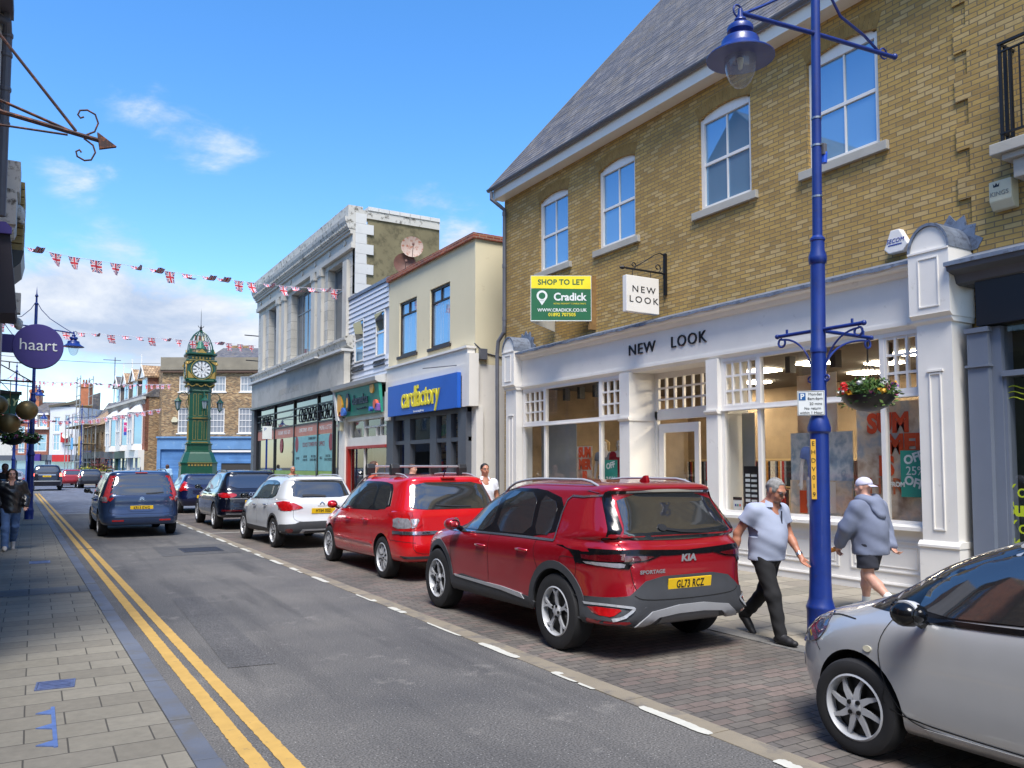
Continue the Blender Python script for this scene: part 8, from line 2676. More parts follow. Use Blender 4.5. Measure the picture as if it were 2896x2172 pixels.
# ------------------------------------------------------------------ people: smooth implicit bodies turned into one mesh
class Sdf:
 def __init__(self, lo, hi, h):
  self.lo, self.h = np.array(lo, np.float32), h
  n = np.ceil((np.array(hi) - lo) / h).astype(int) + 1
  self.D = np.full(n, 1.0, np.float32)
  self.ax = [self.lo[i] + h * np.arange(n[i], dtype=np.float32) for i in range(3)]
 def _sl(self, lo, hi):
  s = []
  for i in range(3):
   a = int(max(0, (lo[i] - self.lo[i]) // self.h))
   b = int(min(self.D.shape[i], (hi[i] - self.lo[i]) // self.h + 2))
   if b <= a:
    return None
   s.append(slice(a, b))
  return tuple(s)
 def _grid(self, s):
  return self.ax[0][s[0]][:, None, None], self.ax[1][s[1]][None, :, None], self.ax[2][s[2]][None, None, :]
 def _mix(self, s, d, k, cut=False):
  a = self.D[s]
  if cut:
   hh = np.maximum(k - np.abs(a - d), 0) / k if k else 0
   self.D[s] = np.maximum(a, d) + hh * hh * k / 4
  else:
   hh = np.maximum(k - np.abs(a - d), 0) / k
   self.D[s] = np.minimum(a, d) - hh * hh * k / 4
 def cone(self, p, q, r0, r1, k=.03, sc=(1, 1, 1)):
  p, q, sc = np.array(p, float), np.array(q, float), np.array(sc, float)
  m = max(r0, r1) * sc.max() + k + 2.5 * self.h
  s = self._sl(np.minimum(p, q) - m, np.maximum(p, q) + m)
  if s is None:
   return self
  G3 = self._grid(s)
  P, Q = p / sc, q / sc
  d = Q - P
  L2 = max(d @ d, 1e-9)
  g3 = [G3[i] / np.float32(sc[i]) - np.float32(P[i]) for i in range(3)]
  t = np.clip((g3[0] * d[0] + g3[1] * d[1] + g3[2] * d[2]) / L2, 0, 1)
  dist = np.sqrt(sum((g3[i] - t * d[i]) ** 2 for i in range(3))) - (r0 + (r1 - r0) * t)
  self._mix(s, (dist * sc.min()).astype(np.float32), k)
  return self
 def ell(self, c, r, k=.02, B=None, cut=False):
  c, r = np.array(c, float), np.array(r, float)
  m = r.max() + k + 2.5 * self.h
  s = self._sl(c - m, c + m)
  if s is None:
   return self
  G3 = [g_ - np.float32(c[i]) for i, g_ in enumerate(self._grid(s))]
  if B is not None:
   G3 = [G3[0] * b[0] + G3[1] * b[1] + G3[2] * b[2] for b in B]
  q = np.sqrt(sum((G3[i] / r[i]) ** 2 for i in range(3)))
  d = (q - 1) * r.min() * .85
  if cut:
   self._mix(s, (-d).astype(np.float32), k, True)
  else:
   self._mix(s, d.astype(np.float32), k)
  return self
 def plane(self, p, n, k=.004):
  """keep what lies behind the plane"""
  n = np.array(n, float)
  n /= np.linalg.norm(n)
  s = (slice(None),) * 3
  G3 = self._grid(s)
  d = sum((G3[i] - np.float32(p[i])) * np.float32(n[i]) for i in range(3))
  self._mix(s, d.astype(np.float32), k, True)
  return self
 def fold(self, amp, f=22, seed=0.0):
  x, y, z = self._grid((slice(None),) * 3)
  w = np.sin(f * z + 9 * x + 4 * np.sin(7 * y + seed) + seed) * np.sin(11 * x - 8 * y + .5 * f * z * .6 + 2 * seed) + .5 * np.sin(f * 1.9 * (z + .6 * x) + 5 * np.sin(9 * y + 6 * x))
  self.D += np.float32(amp) * w.astype(np.float32)
  return self
 def mesh(self, name, mat, parent, smooth_it=1):
  D, h = self.D, self.h
  s = D < 0
  c = [s[i:s.shape[0] - 1 + i, j:s.shape[1] - 1 + j, k:s.shape[2] - 1 + k] for i in (0, 1) for j in (0, 1) for k in (0, 1)]
  tot = sum(x.astype(np.int8) for x in c)
  cell = np.argwhere((tot > 0) & (tot < 8))
  idx = np.full(tot.shape, -1, np.int64)
  idx[cell[:, 0], cell[:, 1], cell[:, 2]] = np.arange(len(cell))
  acc = np.zeros((len(cell), 3))
  cnt = np.zeros(len(cell))
  cor = [(i, j, k) for i in (0, 1) for j in (0, 1) for k in (0, 1)]
  for a in cor:
   for ax in range(3):
    if a[ax]:
     continue
    b = list(a)
    b[ax] = 1
    da = D[cell[:, 0] + a[0], cell[:, 1] + a[1], cell[:, 2] + a[2]]
    db = D[cell[:, 0] + b[0], cell[:, 1] + b[1], cell[:, 2] + b[2]]
    m = (da < 0) != (db < 0)
    t = np.where(m, da / np.where(m, da - db, 1), 0)
    pos = np.array(a, float)[None, :].repeat(len(cell), 0)
    pos[:, ax] += t
    acc[m] += pos[m]
    cnt[m] += 1
  V = self.lo + h * (cell + acc / cnt[:, None])
  F_ = []
  for ax in range(3):
   sl0, sl1 = [slice(None)] * 3, [slice(None)] * 3
   sl0[ax], sl1[ax] = slice(0, -1), slice(1, None)
   e = np.argwhere(s[tuple(sl0)] != s[tuple(sl1)])
   o1, o2 = [(1, 2), (2, 0), (0, 1)][ax]
   ok = (e[:, o1] > 0) & (e[:, o2] > 0) & (e[:, o1] < idx.shape[o1]) & (e[:, o2] < idx.shape[o2])
   e = e[ok]
   q = []
   for u, v in ((-1, -1), (0, -1), (0, 0), (-1, 0)):
    w = e.copy()
    w[:, o1] += u
    w[:, o2] += v
    q.append(idx[w[:, 0], w[:, 1], w[:, 2]])
   q = np.stack(q, 1)
   inside = s[e[:, 0], e[:, 1], e[:, 2]]
   q[~inside] = q[~inside][:, ::-1]
   F_.append(q[(q >= 0).all(1)])
  F_ = np.concatenate(F_)
  # one round of smoothing
  for _ in range(smooth_it):
   S_, N_ = np.zeros_like(V), np.zeros(len(V))
   for i in range(4):
    a, b = F_[:, i], F_[:, (i + 1) % 4]
    np.add.at(S_, a, V[b])
    np.add.at(N_, a, 1)
   V = V * .5 + .5 * S_ / np.maximum(N_, 1)[:, None]
  me = bpy.data.meshes.new(name)
  me.vertices.add(len(V))
  me.vertices.foreach_set('co', V.astype(np.float32).ravel())
  me.loops.add(len(F_) * 4)
  me.loops.foreach_set('vertex_index', F_.ravel().astype(np.int32))
  me.polygons.add(len(F_))
  me.polygons.foreach_set('loop_start', np.arange(0, len(F_) * 4, 4, dtype=np.int32))
  me.polygons.foreach_set('use_smooth', np.ones(len(F_), bool))
  me.update(calc_edges=True)
  me.validate()
  me.materials.append(mat)
  o = bpy.data.objects.new(name, me)
  COL.objects.link(o)
  o.parent = parent
  return o
def skinmat(nm, c, r=.5):
 m = paint(nm, lin(c), r, .12, 14)
 b = m.node_tree.nodes['Principled BSDF']
 b.inputs['Subsurface Weight'].default_value = .08
 b.inputs['Subsurface Radius'].default_value = (.02, .01, .006)
 return m
def clothmat(nm, c, v=.12, rough=.85, sc=9):
 return paint(nm, lin(c), rough, v, sc, bmp=.12, bscale=16)
def human(label, loc, rz, J, st, h=.009, sc=1.0, cat='person', name='person', group=None, legs=True):
 root = empty(name, loc, rz, label, cat, group)
 root.scale = (sc, sc, sc)
 J_ = dict(pel=(0, 0, .93), che=(0, 0, 1.24), nek=(0, -.01, 1.44), hd=(0, -.03, 1.60), shL=(.18, 0, 1.40), shR=(-.18, 0, 1.40), elL=(.25, .03, 1.13), elR=(-.25, .03, 1.13),
    wrL=(.25, -.03, .88), wrR=(-.25, -.03, .88), hpL=(.09, 0, .90), hpR=(-.09, 0, .90), knL=(.10, -.02, .50), knR=(-.10, -.02, .50), anL=(.10, .02, .09), anR=(-.10, .02, .09), look=(0, -1, 0), tilt=0, grip=0)
 J_.update(J)
 J = {k: (np.array(v, float) if isinstance(v, tuple) else v) for k, v in J_.items()}
 sk = st['skin']
 w, bl = st.get('w', 1.0), st.get('belly', 0.0)
 allp = np.array([v for k, v in J.items() if k not in ('look',) and isinstance(v, np.ndarray)])
 lo, hi = allp.min(0) - .2, allp.max(0) + .2
 lo[2] = -.01
 f = J['look'] / np.linalg.norm(J['look'])
 u = np.array([0, 0, 1.0]) - f * f[2]
 u /= np.linalg.norm(u)
 r = np.cross(f, u)
 H = J['hd']
 hp = lambda a, b, c: H + r * a + f * b + u * c
 B = (r, f, u)
 s = Sdf(lo, hi, h)
 # head, neck
 s.ell(hp(0, -.012, .03), (.076, .094, .088), .02, B).ell(hp(0, .02, -.045), (.058, .066, .070), .03, B).ell(hp(0, .045, -.085), (.032, .03, .025), .03, B)
 s.cone(hp(0, .085, .015), hp(0, .108, -.022), .009, .014, .012).ell(hp(0, .082, -.052), (.024, .014, .011), .01, B).ell(hp(0, .076, .028), (.05, .018, .014), .018, B)
 for q in (-1, 1):
  s.ell(hp(q * .078, -.005, -.005), (.009, .02, .03), .008, B).ell(hp(q * .03, .092, .008), (.014, .008, .008), .01, B, cut=True)
  s.ell(hp(q * .042, .062, -.03), (.02, .016, .02), .02, B)
 s.cone(hp(0, -.02, -.06), J['nek'], .052, .058, .03).cone(J['nek'], J['nek'] * .6 + J['che'] * .4, .062, .10, .05)
 # trunk
 s.cone(J['shL'], J['shR'], .055 * w, .055 * w, .06).cone(J['che'], J['che'] * .5 + J['nek'] * .5, .125 * w, .10 * w, .08, (1.15, .8, 1)).cone(J['pel'], J['che'], .125 * w + bl * .5, .12 * w, .08, (1.12, .85, 1))
 s.cone(J['hpL'], J['hpR'], .082 * w, .082 * w, .05)
 for q, e in (('L', 1), ('R', -1)):
  sh, el, wr = J['sh' + q], J['el' + q], J['wr' + q]
  s.cone(sh, el, .052 * w, .04 * w, .04).cone(el, wr, .041 * w, .027, .02)
  s.cone(el * .7 + wr * .3, el * .55 + wr * .45, .043 * w, .038 * w, .02)
  d = (wr - el) / np.linalg.norm(wr - el)
  side = np.cross(d, (0, -1, 0))
  side = side / (np.linalg.norm(side) + 1e-9)     # across the palm
  nrm = np.cross(side, d)
  pc = wr + d * .05
  s.cone(wr, pc, .025, .03, .015).cone(pc - side * .022 + d * .02, pc + side * .022 + d * .02, .016, .016, .012)
  g_ = J['grip']
  for i, (o_, L_) in enumerate(((-.03, .068), (-.010, .078), (.011, .073), (.03, .056))):
   b0 = pc + side * o_ + d * .034
   c1 = b0 + d * L_ * .5 + nrm * (.012 + .02 * g_)
   c2 = c1 + d * L_ * (.45 - .5 * g_) + nrm * (.016 + .03 * g_)
   s.cone(b0, c1, .0095, .0085, .004).cone(c1, c2, .0085, .007, .003)
  t0 = pc - side * .026 * e - d * .02
  t1 = t0 - side * .022 * e + d * .03 + nrm * .012
  s.cone(t0, t1, .012, .0105, .008).cone(t1, t1 + d * .028 + nrm * .01, .0105, .008, .004)
  if legs:
   hpj, kn, an = J['hp' + q], J['kn' + q], J['an' + q]
   s.cone(hpj, kn, .082 * w, .054 * w, .04).cone(kn, kn * .62 + an * .38, .052 * w, .055 * w, .03).cone(kn * .62 + an * .38, an, .052 * w, .034, .03)
 s.mesh('body', sk, root)
 # eyes, brows, mouth
 for q in (-1, 1):
  MB().ball(tuple(hp(q * .030, .082, .008)), .010, 8).build('eye', paint('eye white', lin((214, 208, 204)), .3), root, smooth=80)
  MB().ball(tuple(hp(q * .030, .089, .007)), .0055, 8).build('iris', BK, root, smooth=80)
  MB().tube([tuple(hp(q * .014, .097, .026)), tuple(hp(q * .034, .094, .031)), tuple(hp(q * .050, .080, .026))], .0035, 5).build('eyebrow', st['hair'], root)
 MB().tube([tuple(hp(-.022, .088, -.053)), tuple(hp(0, .099, -.051)), tuple(hp(.022, .088, -.053))], .0045, 5).build('mouth', paint('lips', lin((150, 84, 78)), .5), root)
 # hair
 kind = st['hairkind']
 if kind in ('short', 'long', 'cap'):
  s = Sdf(H - .45, H + .2, h)
  if kind == 'cap':
   s.ell(hp(0, -.015, .045), (.084, .102, .085), .01, B).plane(hp(0, 0, .022), -(u + .15 * f))
  else:
   s.ell(hp(0, -.018, .036), (.082, .100, .092), .01, B)
   if kind == 'long':
    for a in (-.07, .07):
     s.cone(hp(a, -.02, .02), hp(a * 1.05, -.01, -.16), .04, .03, .05)
    s.cone(hp(0, -.07, 0), hp(0, -.07, -.17), .06, .045, .05)
   # open the face
   s.ell(hp(0, .105, .0), (.078, .085, .112) if kind == 'short' else (.064, .08, .095), .01, B, cut=True)
   if kind == 'short':
    s.plane(hp(0, -.05, -.05), -u - .55 * f)
   s.fold(.003, 60, 1.0)
  s.mesh('cap' if kind == 'cap' else 'hair', st['capm'] if kind == 'cap' else st['hair'], root)
  if kind == 'cap':
   cf_ = st.get('capdir', -1)
   m = MB()
   pts = []
   for i in range(11):
    a = -1.2 + 2.4 * i / 10
    pts.append((.075 * math.sin(a), cf_ * (.085 + .02 * math.cos(a)), .035))
   out = [(.08 * math.sin(-1.2 + 2.4 * i / 10), cf_ * (.10 + .075 * math.cos(-1.2 + 2.4 * i / 10)), .012) for i in range(11)]
   vs = [tuple(hp(*p)) for p in pts + out] + [tuple(hp(p[0], p[1], p[2] - .006)) for p in pts + out]
   m.add(vs, [(i, i + 1, 12 + i, 11 + i) for i in range(10)] + [(33 + i, 34 + i, 23 + i, 22 + i) for i in range(10)] + [(11 + i, 12 + i, 34 + i, 33 + i) for i in range(10)])
   m.build('brim', st['capm'], root)
   s = Sdf(H - .2, H + .15, h)
   s.ell(hp(0, -.03, .0), (.082, .085, .07), .01, B).plane(hp(0, .02, 0), -f).plane(hp(0, 0, -.06), -u).plane(hp(0, 0, .02), u)
   s.ell(hp(0, .09, -.02), (.06, .08, .08), .01, B, cut=True)
   s.mesh('hair', st['hair'], root)
 # upper garment
 top = st['top']
 T = top['mat']
 x = top.get('loose', .018)
 s = Sdf(lo, hi, h)
 hem = top['hem']
 dz = np.array((0, 0, -.022))
 s.cone(J['shL'] + dz, J['shR'] + dz, .05 * w + x, .05 * w + x, .05).cone(J['che'], J['che'] * .45 + J['nek'] * .55, .125 * w + x, .09 * w + x * .5, .08, (1.15, .82, 1))
 s.cone(J['pel'] - (0, 0, .1), J['che'], .13 * w + x + bl * .6, .122 * w + x + bl * .4, .08, (1.15, .9, 1))
 if bl:
  s.ell(J['pel'] * .6 + J['che'] * .4 + np.array((0, -.04, .02)), (.15 * w, .13 + bl, .16), .08)
 for q in 'LR':
  sh, el, wr = J['sh' + q], J['el' + q], J['wr' + q]
  if top['sleeve'] == 'long':
   s.cone(sh + dz, el, .052 * w + x, .046 * w + x, .05).cone(el, wr * .96 + el * .04, .05 * w + x, .035 + x * .8, .03)
  else:
   s.cone(sh + dz, sh * .42 + el * .58, .05 * w + x, .055 * w + x, .05)
 s.fold(top.get('fold', .0035), top.get('ff', 26), loc[0])
 # neck opening and hem
 s.ell(J['nek'] + np.array((0, -.012, .05)), (.062, .066, .05), .01, cut=True)
 if top.get('vneck'):
  s.ell(J['nek'] + np.array((0, -.10, -.02)), (.04, .07, .10), .01, cut=True)
 s.plane((0, 0, hem), (0, 0, -1))
 if top['sleeve'] == 'short':
  for q in 'LR':
   sh, el, wr = J['sh' + q], J['el' + q], J['wr' + q]
   c = sh * .45 + el * .55
   d = (el - sh) / np.linalg.norm(el - sh)
   # cut past the sleeve end, only near this arm
   m = .13
   sl = s._sl(c - m, c + m)
   if sl is not None:
    G3 = s._grid(sl)
    dd = sum((G3[i] - np.float32(c[i])) * np.float32(d[i]) for i in range(3))
    out = np.sign(sh[0] - J['nek'][0]) * (G3[0] - np.float32(J['pel'][0] + (sh[0] - J['nek'][0]) * .9))
    dd = np.where(out > 0, dd, -1)
    s.D[sl] = np.maximum(s.D[sl], dd.astype(np.float32))
 s.mesh(top['name'], T, root)
 if top.get('collar'):
  n_ = J['nek']
  m = MB()
  for k_ in range(14):
   a0_, a1_ = .55 + k_ * (5.2 / 14), .55 + (k_ + 1) * (5.2 / 14)
   f_ = lambda a, rr2, z_: (n_[0] + rr2 * math.sin(a + math.pi) * 1.0, n_[1] + rr2 * math.cos(a + math.pi) * .95, z_)
   m.add([f_(a0_, .072, n_[2] + .05), f_(a1_, .072, n_[2] + .05), f_(a1_, .10, n_[2] + .012), f_(a0_, .10, n_[2] + .012), f_(a0_, .118, n_[2] - .02), f_(a1_, .118, n_[2] - .02)], [(0, 1, 2, 3), (3, 2, 5, 4)])
  m.build('collar', T, root, smooth=60)
 if top.get('hood'):
  s = Sdf(J['nek'] - .35, J['nek'] + .25, h)
  n_ = J['nek']
  bk = -np.array([J['body'][0], J['body'][1], 0]) if 'body' in J else np.array([0, 1.0, 0])
  for k_ in range(7):
   a0_, a1_ = (-1.9 + k_ * .54), (-1.9 + (k_ + 1) * .54)
   pf = lambda a: n_ + np.array((math.sin(a) * .11, math.cos(a) * .095 * bk[1], .03 - .05 * math.cos(a) ** 2))
   s.cone(pf(a0_), pf(a1_), .046, .046, .06)
  s.cone(n_ + np.array((0, .13 * bk[1], -.02)), n_ + np.array((0, .20 * bk[1], -.16)), .075, .05, .05, (1.6, .8, 1))
  s.fold(.003, 30)
  s.mesh('hood', T, root)
 # lower garment and shoes
 if legs:
  bo = st['bottom']
  x = bo.get('loose', .014)
  s = Sdf(lo, hi, h)
  s.cone(J['hpL'], J['hpR'], .088 * w + x + bl * .2, .088 * w + x + bl * .2, .05).cone(J['pel'] + (0, 0, -.02), J['pel'] + (0, 0, .08), .12 * w + x + bl * .4, .12 * w + x + bl * .3, .04, (1.1, .9, 1))
  for q in 'LR':
   hpj, kn, an = J['hp' + q], J['kn' + q], J['an' + q]
   s.cone(hpj, kn, .088 * w + x, (.088 if bo['kind'] == 'shorts' else .062) * w + x + (.02 if bo['kind'] == 'shorts' else 0), .03)
   if bo['kind'] != 'shorts':
    s.cone(kn, an + (kn - an) * .02, .062 * w + x, .045 + x * 1.2, .03)
  s.fold(.004, 30, 2.0)
  s.plane((0, 0, J['pel'][2] + (-.02 if hem < J['pel'][2] - .04 else .1)), (0, 0, 1))
  if bo['kind'] == 'shorts':
   for q in 'LR':
    hpj, kn = J['hp' + q], J['kn' + q]
    c = hpj * .22 + kn * .78
    d = kn - hpj
    d = d / np.linalg.norm(d)
    sl = s._sl(kn - .2, kn + .2)
    G3 = s._grid(sl)
    dd = sum((G3[i] - np.float32(c[i])) * np.float32(d[i]) for i in range(3))
    near = sum((G3[i] - np.float32(kn[i])) ** 2 for i in range(3)) < .16 ** 2
    s.D[sl] = np.where(near, np.maximum(s.D[sl], dd.astype(np.float32)), s.D[sl])
  s.mesh('shorts' if bo['kind'] == 'shorts' else 'trousers', bo['mat'], root)
  for q in 'LR':
   an, kn = J['an' + q], J['kn' + q]
   fd = J.get('foot' + q, np.array((0, -1.0, -.0)))
   fd = fd / np.linalg.norm(fd)
   s = Sdf(an - .3, an + .3, min(h, .01))
   toe = an + fd * .17 + np.array((0, 0, -.045))
   heel = an - fd * .045 + np.array((0, 0, -.03 if fd[2] > -.3 else .02))
   s.cone(heel, toe, .042, .036, .03, (1, 1, .85)).cone(an + (0, 0, .03), an, .045, .045, .03).cone(an, toe * .6 + an * .4, .042, .036, .03)
   s.mesh('shoe', st['shoe'], root)
   if st.get('sock'):
    MB().tube([tuple(an + (0, 0, .02)), tuple(an * .75 + kn * .25)], [.046, .05], 14).build('sock', st['sock'], root, smooth=60)
 return root, J
SK1 = skinmat('tanned skin', (182, 124, 98))
SK2 = skinmat('fair skin', (210, 160, 138))
GREYH = paint('grey hair', lin((150, 148, 144)), .8, .4, 40)
DKH = paint('dark hair', lin((36, 28, 26)), .6, .3, 40)
BRH = paint('brown hair', lin((84, 56, 40)), .7, .3, 40)
BLK = clothmat('black trousers cloth', (26, 26, 28), .3)
BSH = paint('black shoe', lin((30, 30, 32)), .6)
# man in the polo shirt, walking towards the viewer on the pavement
r1, J1 = human('grey haired man in pale grey polo shirt and black trousers walking by the lamp', (6.46, 5.86, 0), R(-2),
    dict(pel=(0, 0, .88), che=(.0, -.03, 1.17), nek=(0, -.07, 1.36), hd=(0, -.145, 1.50), shL=(.185, -.03, 1.31), shR=(-.185, -.02, 1.32), elL=(.26, -.06, 1.05), elR=(-.27, .12, 1.07),
     wrL=(.24, -.22, .85), wrR=(-.30, .15, .82), hpL=(.09, .02, .86), hpR=(-.09, -.01, .86), knL=(.08, .10, .47), knR=(-.09, -.17, .46), anL=(.07, .40, .17), anR=(-.09, -.26, .08),
     look=(.10, -1, -.42), footL=(0, -.72, -.62), footR=(0, -1, .05)),
    dict(skin=SK1, hair=GREYH, hairkind='short', w=1.04, belly=.035, top=dict(name='polo_shirt', mat=clothmat('pale grey polo cloth', (164, 172, 192), .06), sleeve='short', hem=.80, loose=.024, collar=True, fold=.003),
     bottom=dict(kind='trousers', mat=BLK, loose=.012), shoe=BSH), h=.0075)
H = J1['hd']
f = J1['look'] / np.linalg.norm(J1['look'])
u = np.array([0, 0, 1.0]) - f * f[2]
u /= np.linalg.norm(u)
rt_ = np.cross(f, u)
q = lambda a, b, c: tuple(H + rt_ * a + f * b + u * c)
m = MB()
for s_ in (-1, 1):
 m.tube([q(s_ * .012, .108, .012), q(s_ * .05, .100, .014), q(s_ * .052, .100, -.014), q(s_ * .014, .108, -.012), q(s_ * .012, .108, .012)], .002, 4)
 m.tube([q(s_ * .05, .100, .008), q(s_ * .082, .0, .008)], .002, 4)
m.tube([q(-.012, .108, .004), q(.012, .108, .004)], .002, 4)
m.build('glasses', BK, r1)
MB().add([q(-.048, .104, .012), q(-.014, .109, .012), q(-.014, .109, -.012), q(-.048, .104, -.012), q(.014, .109, .012), q(.048, .104, .012), q(.048, .104, -.012), q(.014, .109, -.012)], [(0, 1, 2, 3), (4, 5, 6, 7)]).build('lenses', paint('tinted lens', lin((70, 60, 56)), .1), r1, recalc=False)
s = Sdf(H - .2, H + .1, .0075)
B_ = (rt_, f, u)
s.ell(H + f * .035 - u * .085, (.05, .055, .04), .02, B_).plane(H - u * .055, u)
s.mesh('beard', paint('stubble', lin((150, 120, 104)), .9, .3, 60), r1)
MB().tube([tuple(J1['wrL'] * .99 + J1['elL'] * .01 + np.array((-.0, 0, .0))), tuple(J1['wrL'] * .88 + J1['elL'] * .12)], .034, 14).build('watch', CHROME, r1, smooth=40)
MB().box(.02, .034, -.185, -.178, 1.17, 1.30).build('placket', paint('navy cloth', lin((40, 44, 60)), .8), r1).location = (0, -.008, 0)
for z_ in (.03, .045):
 pass
# boy in the hooded top, walking away up the street
HC = clothmat('blue grey hoodie cloth', (122, 130, 152), .1, .8)
r2, J2 = human('boy in a backwards white cap, blue grey hooded top and dark shorts', (8.66, 6.24, 0), R(-4),
    dict(pel=(0, 0, .86), che=(.0, .03, 1.14), nek=(0, .04, 1.33), hd=(.0, .09, 1.49), shL=(-.19, .02, 1.27), shR=(.19, .03, 1.27), elL=(-.29, .10, 1.02), elR=(.26, .02, 1.02),
     wrL=(-.22, .27, .80), wrR=(.25, -.10, .80), hpL=(-.10, -.02, .84), hpR=(.10, .02, .84), knL=(-.10, -.04, .46), knR=(.10, .16, .45), anL=(-.10, -.36, .19), anR=(.10, .17, .08),
     look=(-.25, 1, -.05), footL=(0, .6, -.8), footR=(0, 1, 0), body=(0, 1, 0), grip=1),
    dict(skin=SK2, hair=DKH, hairkind='cap', capm=paint('white cap cloth', lin((206, 204, 222)), .8), w=1.12, belly=.04, top=dict(name='hooded_top', mat=HC, sleeve='long', hem=.70, loose=.038, hood=True, fold=.0055, ff=20),
     bottom=dict(kind='shorts', mat=clothmat('dark shorts cloth', (48, 50, 60)), loose=.01), shoe=paint('pale shoe', lin((190, 190, 192)), .6), sock=WB), h=.009)
dk_ = tag(MB().lathe([(.001, -.06), (.028, -.058), (.03, .02), (.012, .05), (.012, .07), (.001, .07)], (0, 0, 0), 14).build('drink_bottle', paint('orange drink', lin((206, 130, 40)), .2, .3, 9), smooth=50), 'small orange drink bottle held in the front hand of the boy in the cap', 'bottle')
dk_.location = (8.66 - .20, 6.24 + .36, .735)
dk_.rotation_euler = (R(70), 0, R(20))
# woman on the left pavement
LJ = paint('black leather', lin((26, 27, 32)), .32, .3, 8, spec=.8)
r3, J3 = human('dark haired woman in black leather jacket and blue jeans on the left pavement', (-.38, 19.45, .05), R(3),
    dict(pel=(0, 0, .90), knL=(.09, .05, .50), anL=(.07, .34, .17), knR=(-.09, -.12, .48), anR=(-.09, -.14, .08), footL=(0, -.7, -.7), wrL=(.26, -.10, .93), wrR=(-.26, -.06, .93), elL=(.27, .05, 1.13), elR=(-.27, .05, 1.13), look=(-.0, -1, -.05), hd=(0, -.03, 1.585)),
    dict(skin=SK2, hair=DKH, hairkind='long', w=.96, top=dict(name='leather_jacket', mat=LJ, sleeve='long', hem=.78, loose=.045, vneck=True, fold=.006), bottom=dict(kind='jeans', mat=clothmat('blue denim', (92, 122, 168), .3), loose=.018), shoe=paint('beige shoe', lin((206, 196, 184)), .7)), h=.012, sc=.965)
MB().box(-.05, .05, -.165, -.155, .95, 1.36).build('dark_top', BK, r3).location = (0, .02, 0)
# man in the white shirt between the red cars
human('man in a white shirt standing beyond the nearest red car', (7.62, 14.0, 0), R(-14), dict(look=(.12, -1, 0), hd=(0, -.03, 1.63), nek=(0, -.01, 1.46)),
  dict(skin=SK1, hair=DKH, hairkind='short', w=1.08, top=dict(name='white_shirt', mat=clothmat('white shirt cloth', (222, 224, 232), .05), sleeve='short', hem=.82, loose=.022, vneck=True, collar=True), bottom=dict(kind='trousers', mat=BLK), shoe=BSH), h=.012, sc=1.03)
human('grey haired man in a dark top whose head shows over the white car', (7.2, 26.2, 0), R(0), dict(), dict(skin=SK1, hair=GREYH, hairkind='short', w=1.0, top=dict(name='dark_jumper', mat=clothmat('navy jumper cloth', (40, 44, 58)), sleeve='long', hem=.85), bottom=dict(kind='trousers', mat=BLK), shoe=BSH), h=.018, sc=1.02)
ORG = clothmat('coral top cloth', (206, 96, 76))
human('brown haired girl in a coral top seen in profile over the red people carrier', (7.25, 19.1, 0), R(62), dict(look=(0, -1, 0)), dict(skin=SK2, hair=BRH, hairkind='long', w=.92, top=dict(name='coral_top', mat=ORG, sleeve='short', hem=.9), bottom=dict(kind='jeans', mat=clothmat('blue denim', (92, 122, 168))), shoe=BSH), h=.015, sc=1.09)
human('second passer by partly hidden behind the silver roof bars', (8.2, 18.9, 0), R(40), dict(), dict(skin=SK2, hair=BRH, hairkind='short', w=.98, top=dict(name='beige_top', mat=clothmat('beige top cloth', (186, 150, 130)), sleeve='short', hem=.9), bottom=dict(kind='trousers', mat=BLK), shoe=BSH), h=.018, sc=1.05)
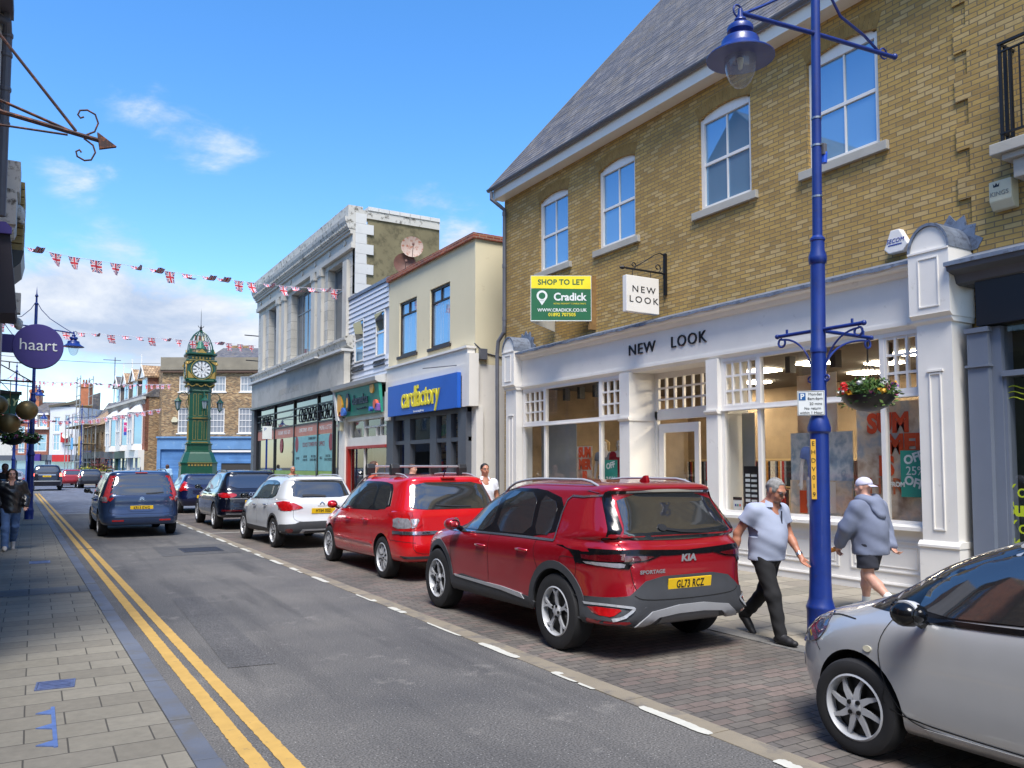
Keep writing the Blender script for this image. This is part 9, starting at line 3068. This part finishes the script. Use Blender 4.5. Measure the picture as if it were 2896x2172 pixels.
human('distant woman in a pale blue jacket seen from behind near the clock tower', (7.1, 54, 0), R(150), dict(), dict(skin=SK2, hair=BRH, hairkind='long', w=1.05, top=dict(name='pale_blue_jacket', mat=clothmat('pale blue jacket cloth', (150, 184, 214)), sleeve='long', hem=.8, loose=.04), bottom=dict(kind='trousers', mat=clothmat('pink trousers cloth', (196, 110, 130))), shoe=BSH), h=.022, sc=1.08)
human('man in black partly hidden behind the dark haired woman', (-.66, 25.5, .05), R(0), dict(), dict(skin=skinmat('brown skin', (96, 66, 54)), hair=DKH, hairkind='short', w=1.1, top=dict(name='black_jacket', mat=BLK, sleeve='long', hem=.8, loose=.04), bottom=dict(kind='trousers', mat=BLK), shoe=BSH), h=.018, sc=1.03)
MQ = paint('mannequin white', lin((224, 216, 208)), .4)
BLH = paint('blond wig', lin((206, 172, 116)), .6, .3, 30)
for (x_, y_, tc_, bc_, lb2, hk) in ((10.98, 8.85, ('blue_blouse', (112, 134, 196)), (186, 196, 206), 'mannequin in a blue ruffled top and pale trousers in the large window', 'none'),
         (11.0, 14.55, ('grey_dress', (128, 132, 140)), (128, 132, 140), 'blond mannequin in a grey dress in the smaller window', 'long'),
         (10.95, 13.95, ('red_dress', (172, 26, 40)), (172, 26, 40), 'mannequin in a red puff sleeved dress nearest the shop door', 'long'),
         (11.6, 7.95, ('dark_red_coat', (110, 40, 36)), (70, 60, 60), 'mannequin in a dark red coat standing deeper in the large window', 'long')):
 human(lb2, (x_, y_, .3 if x_ > 11.5 else .62), R(-60), dict(), dict(skin=MQ, hair=BLH, hairkind=hk, w=.86, top=dict(name=tc_[0], mat=clothmat(tc_[0] + ' cloth', tc_[1], .2), sleeve='short', hem=.85 if hk == 'none' else .45, loose=.02), bottom=dict(kind='trousers', mat=clothmat(tc_[0] + ' lower cloth', bc_)), shoe=MQ), h=.016, cat='mannequin', name='mannequin', group='mannequins in the shop windows')
for (x_, ya, yb) in ((10.98, 8.4, 9.3), (11.0, 13.5, 15.0)):
 tag(MB().box(x_ - .35, x_ + .35, ya, yb, .012, .62).build('display_plinth', PALEROOM), 'pale display plinth under the %s' % ('blue topped mannequin' if ya < 10 else 'pair of dressed mannequins'), 'plinth')
for o in list(bpy.data.objects):
 if '_off' in o.keys():
  del o['_off']
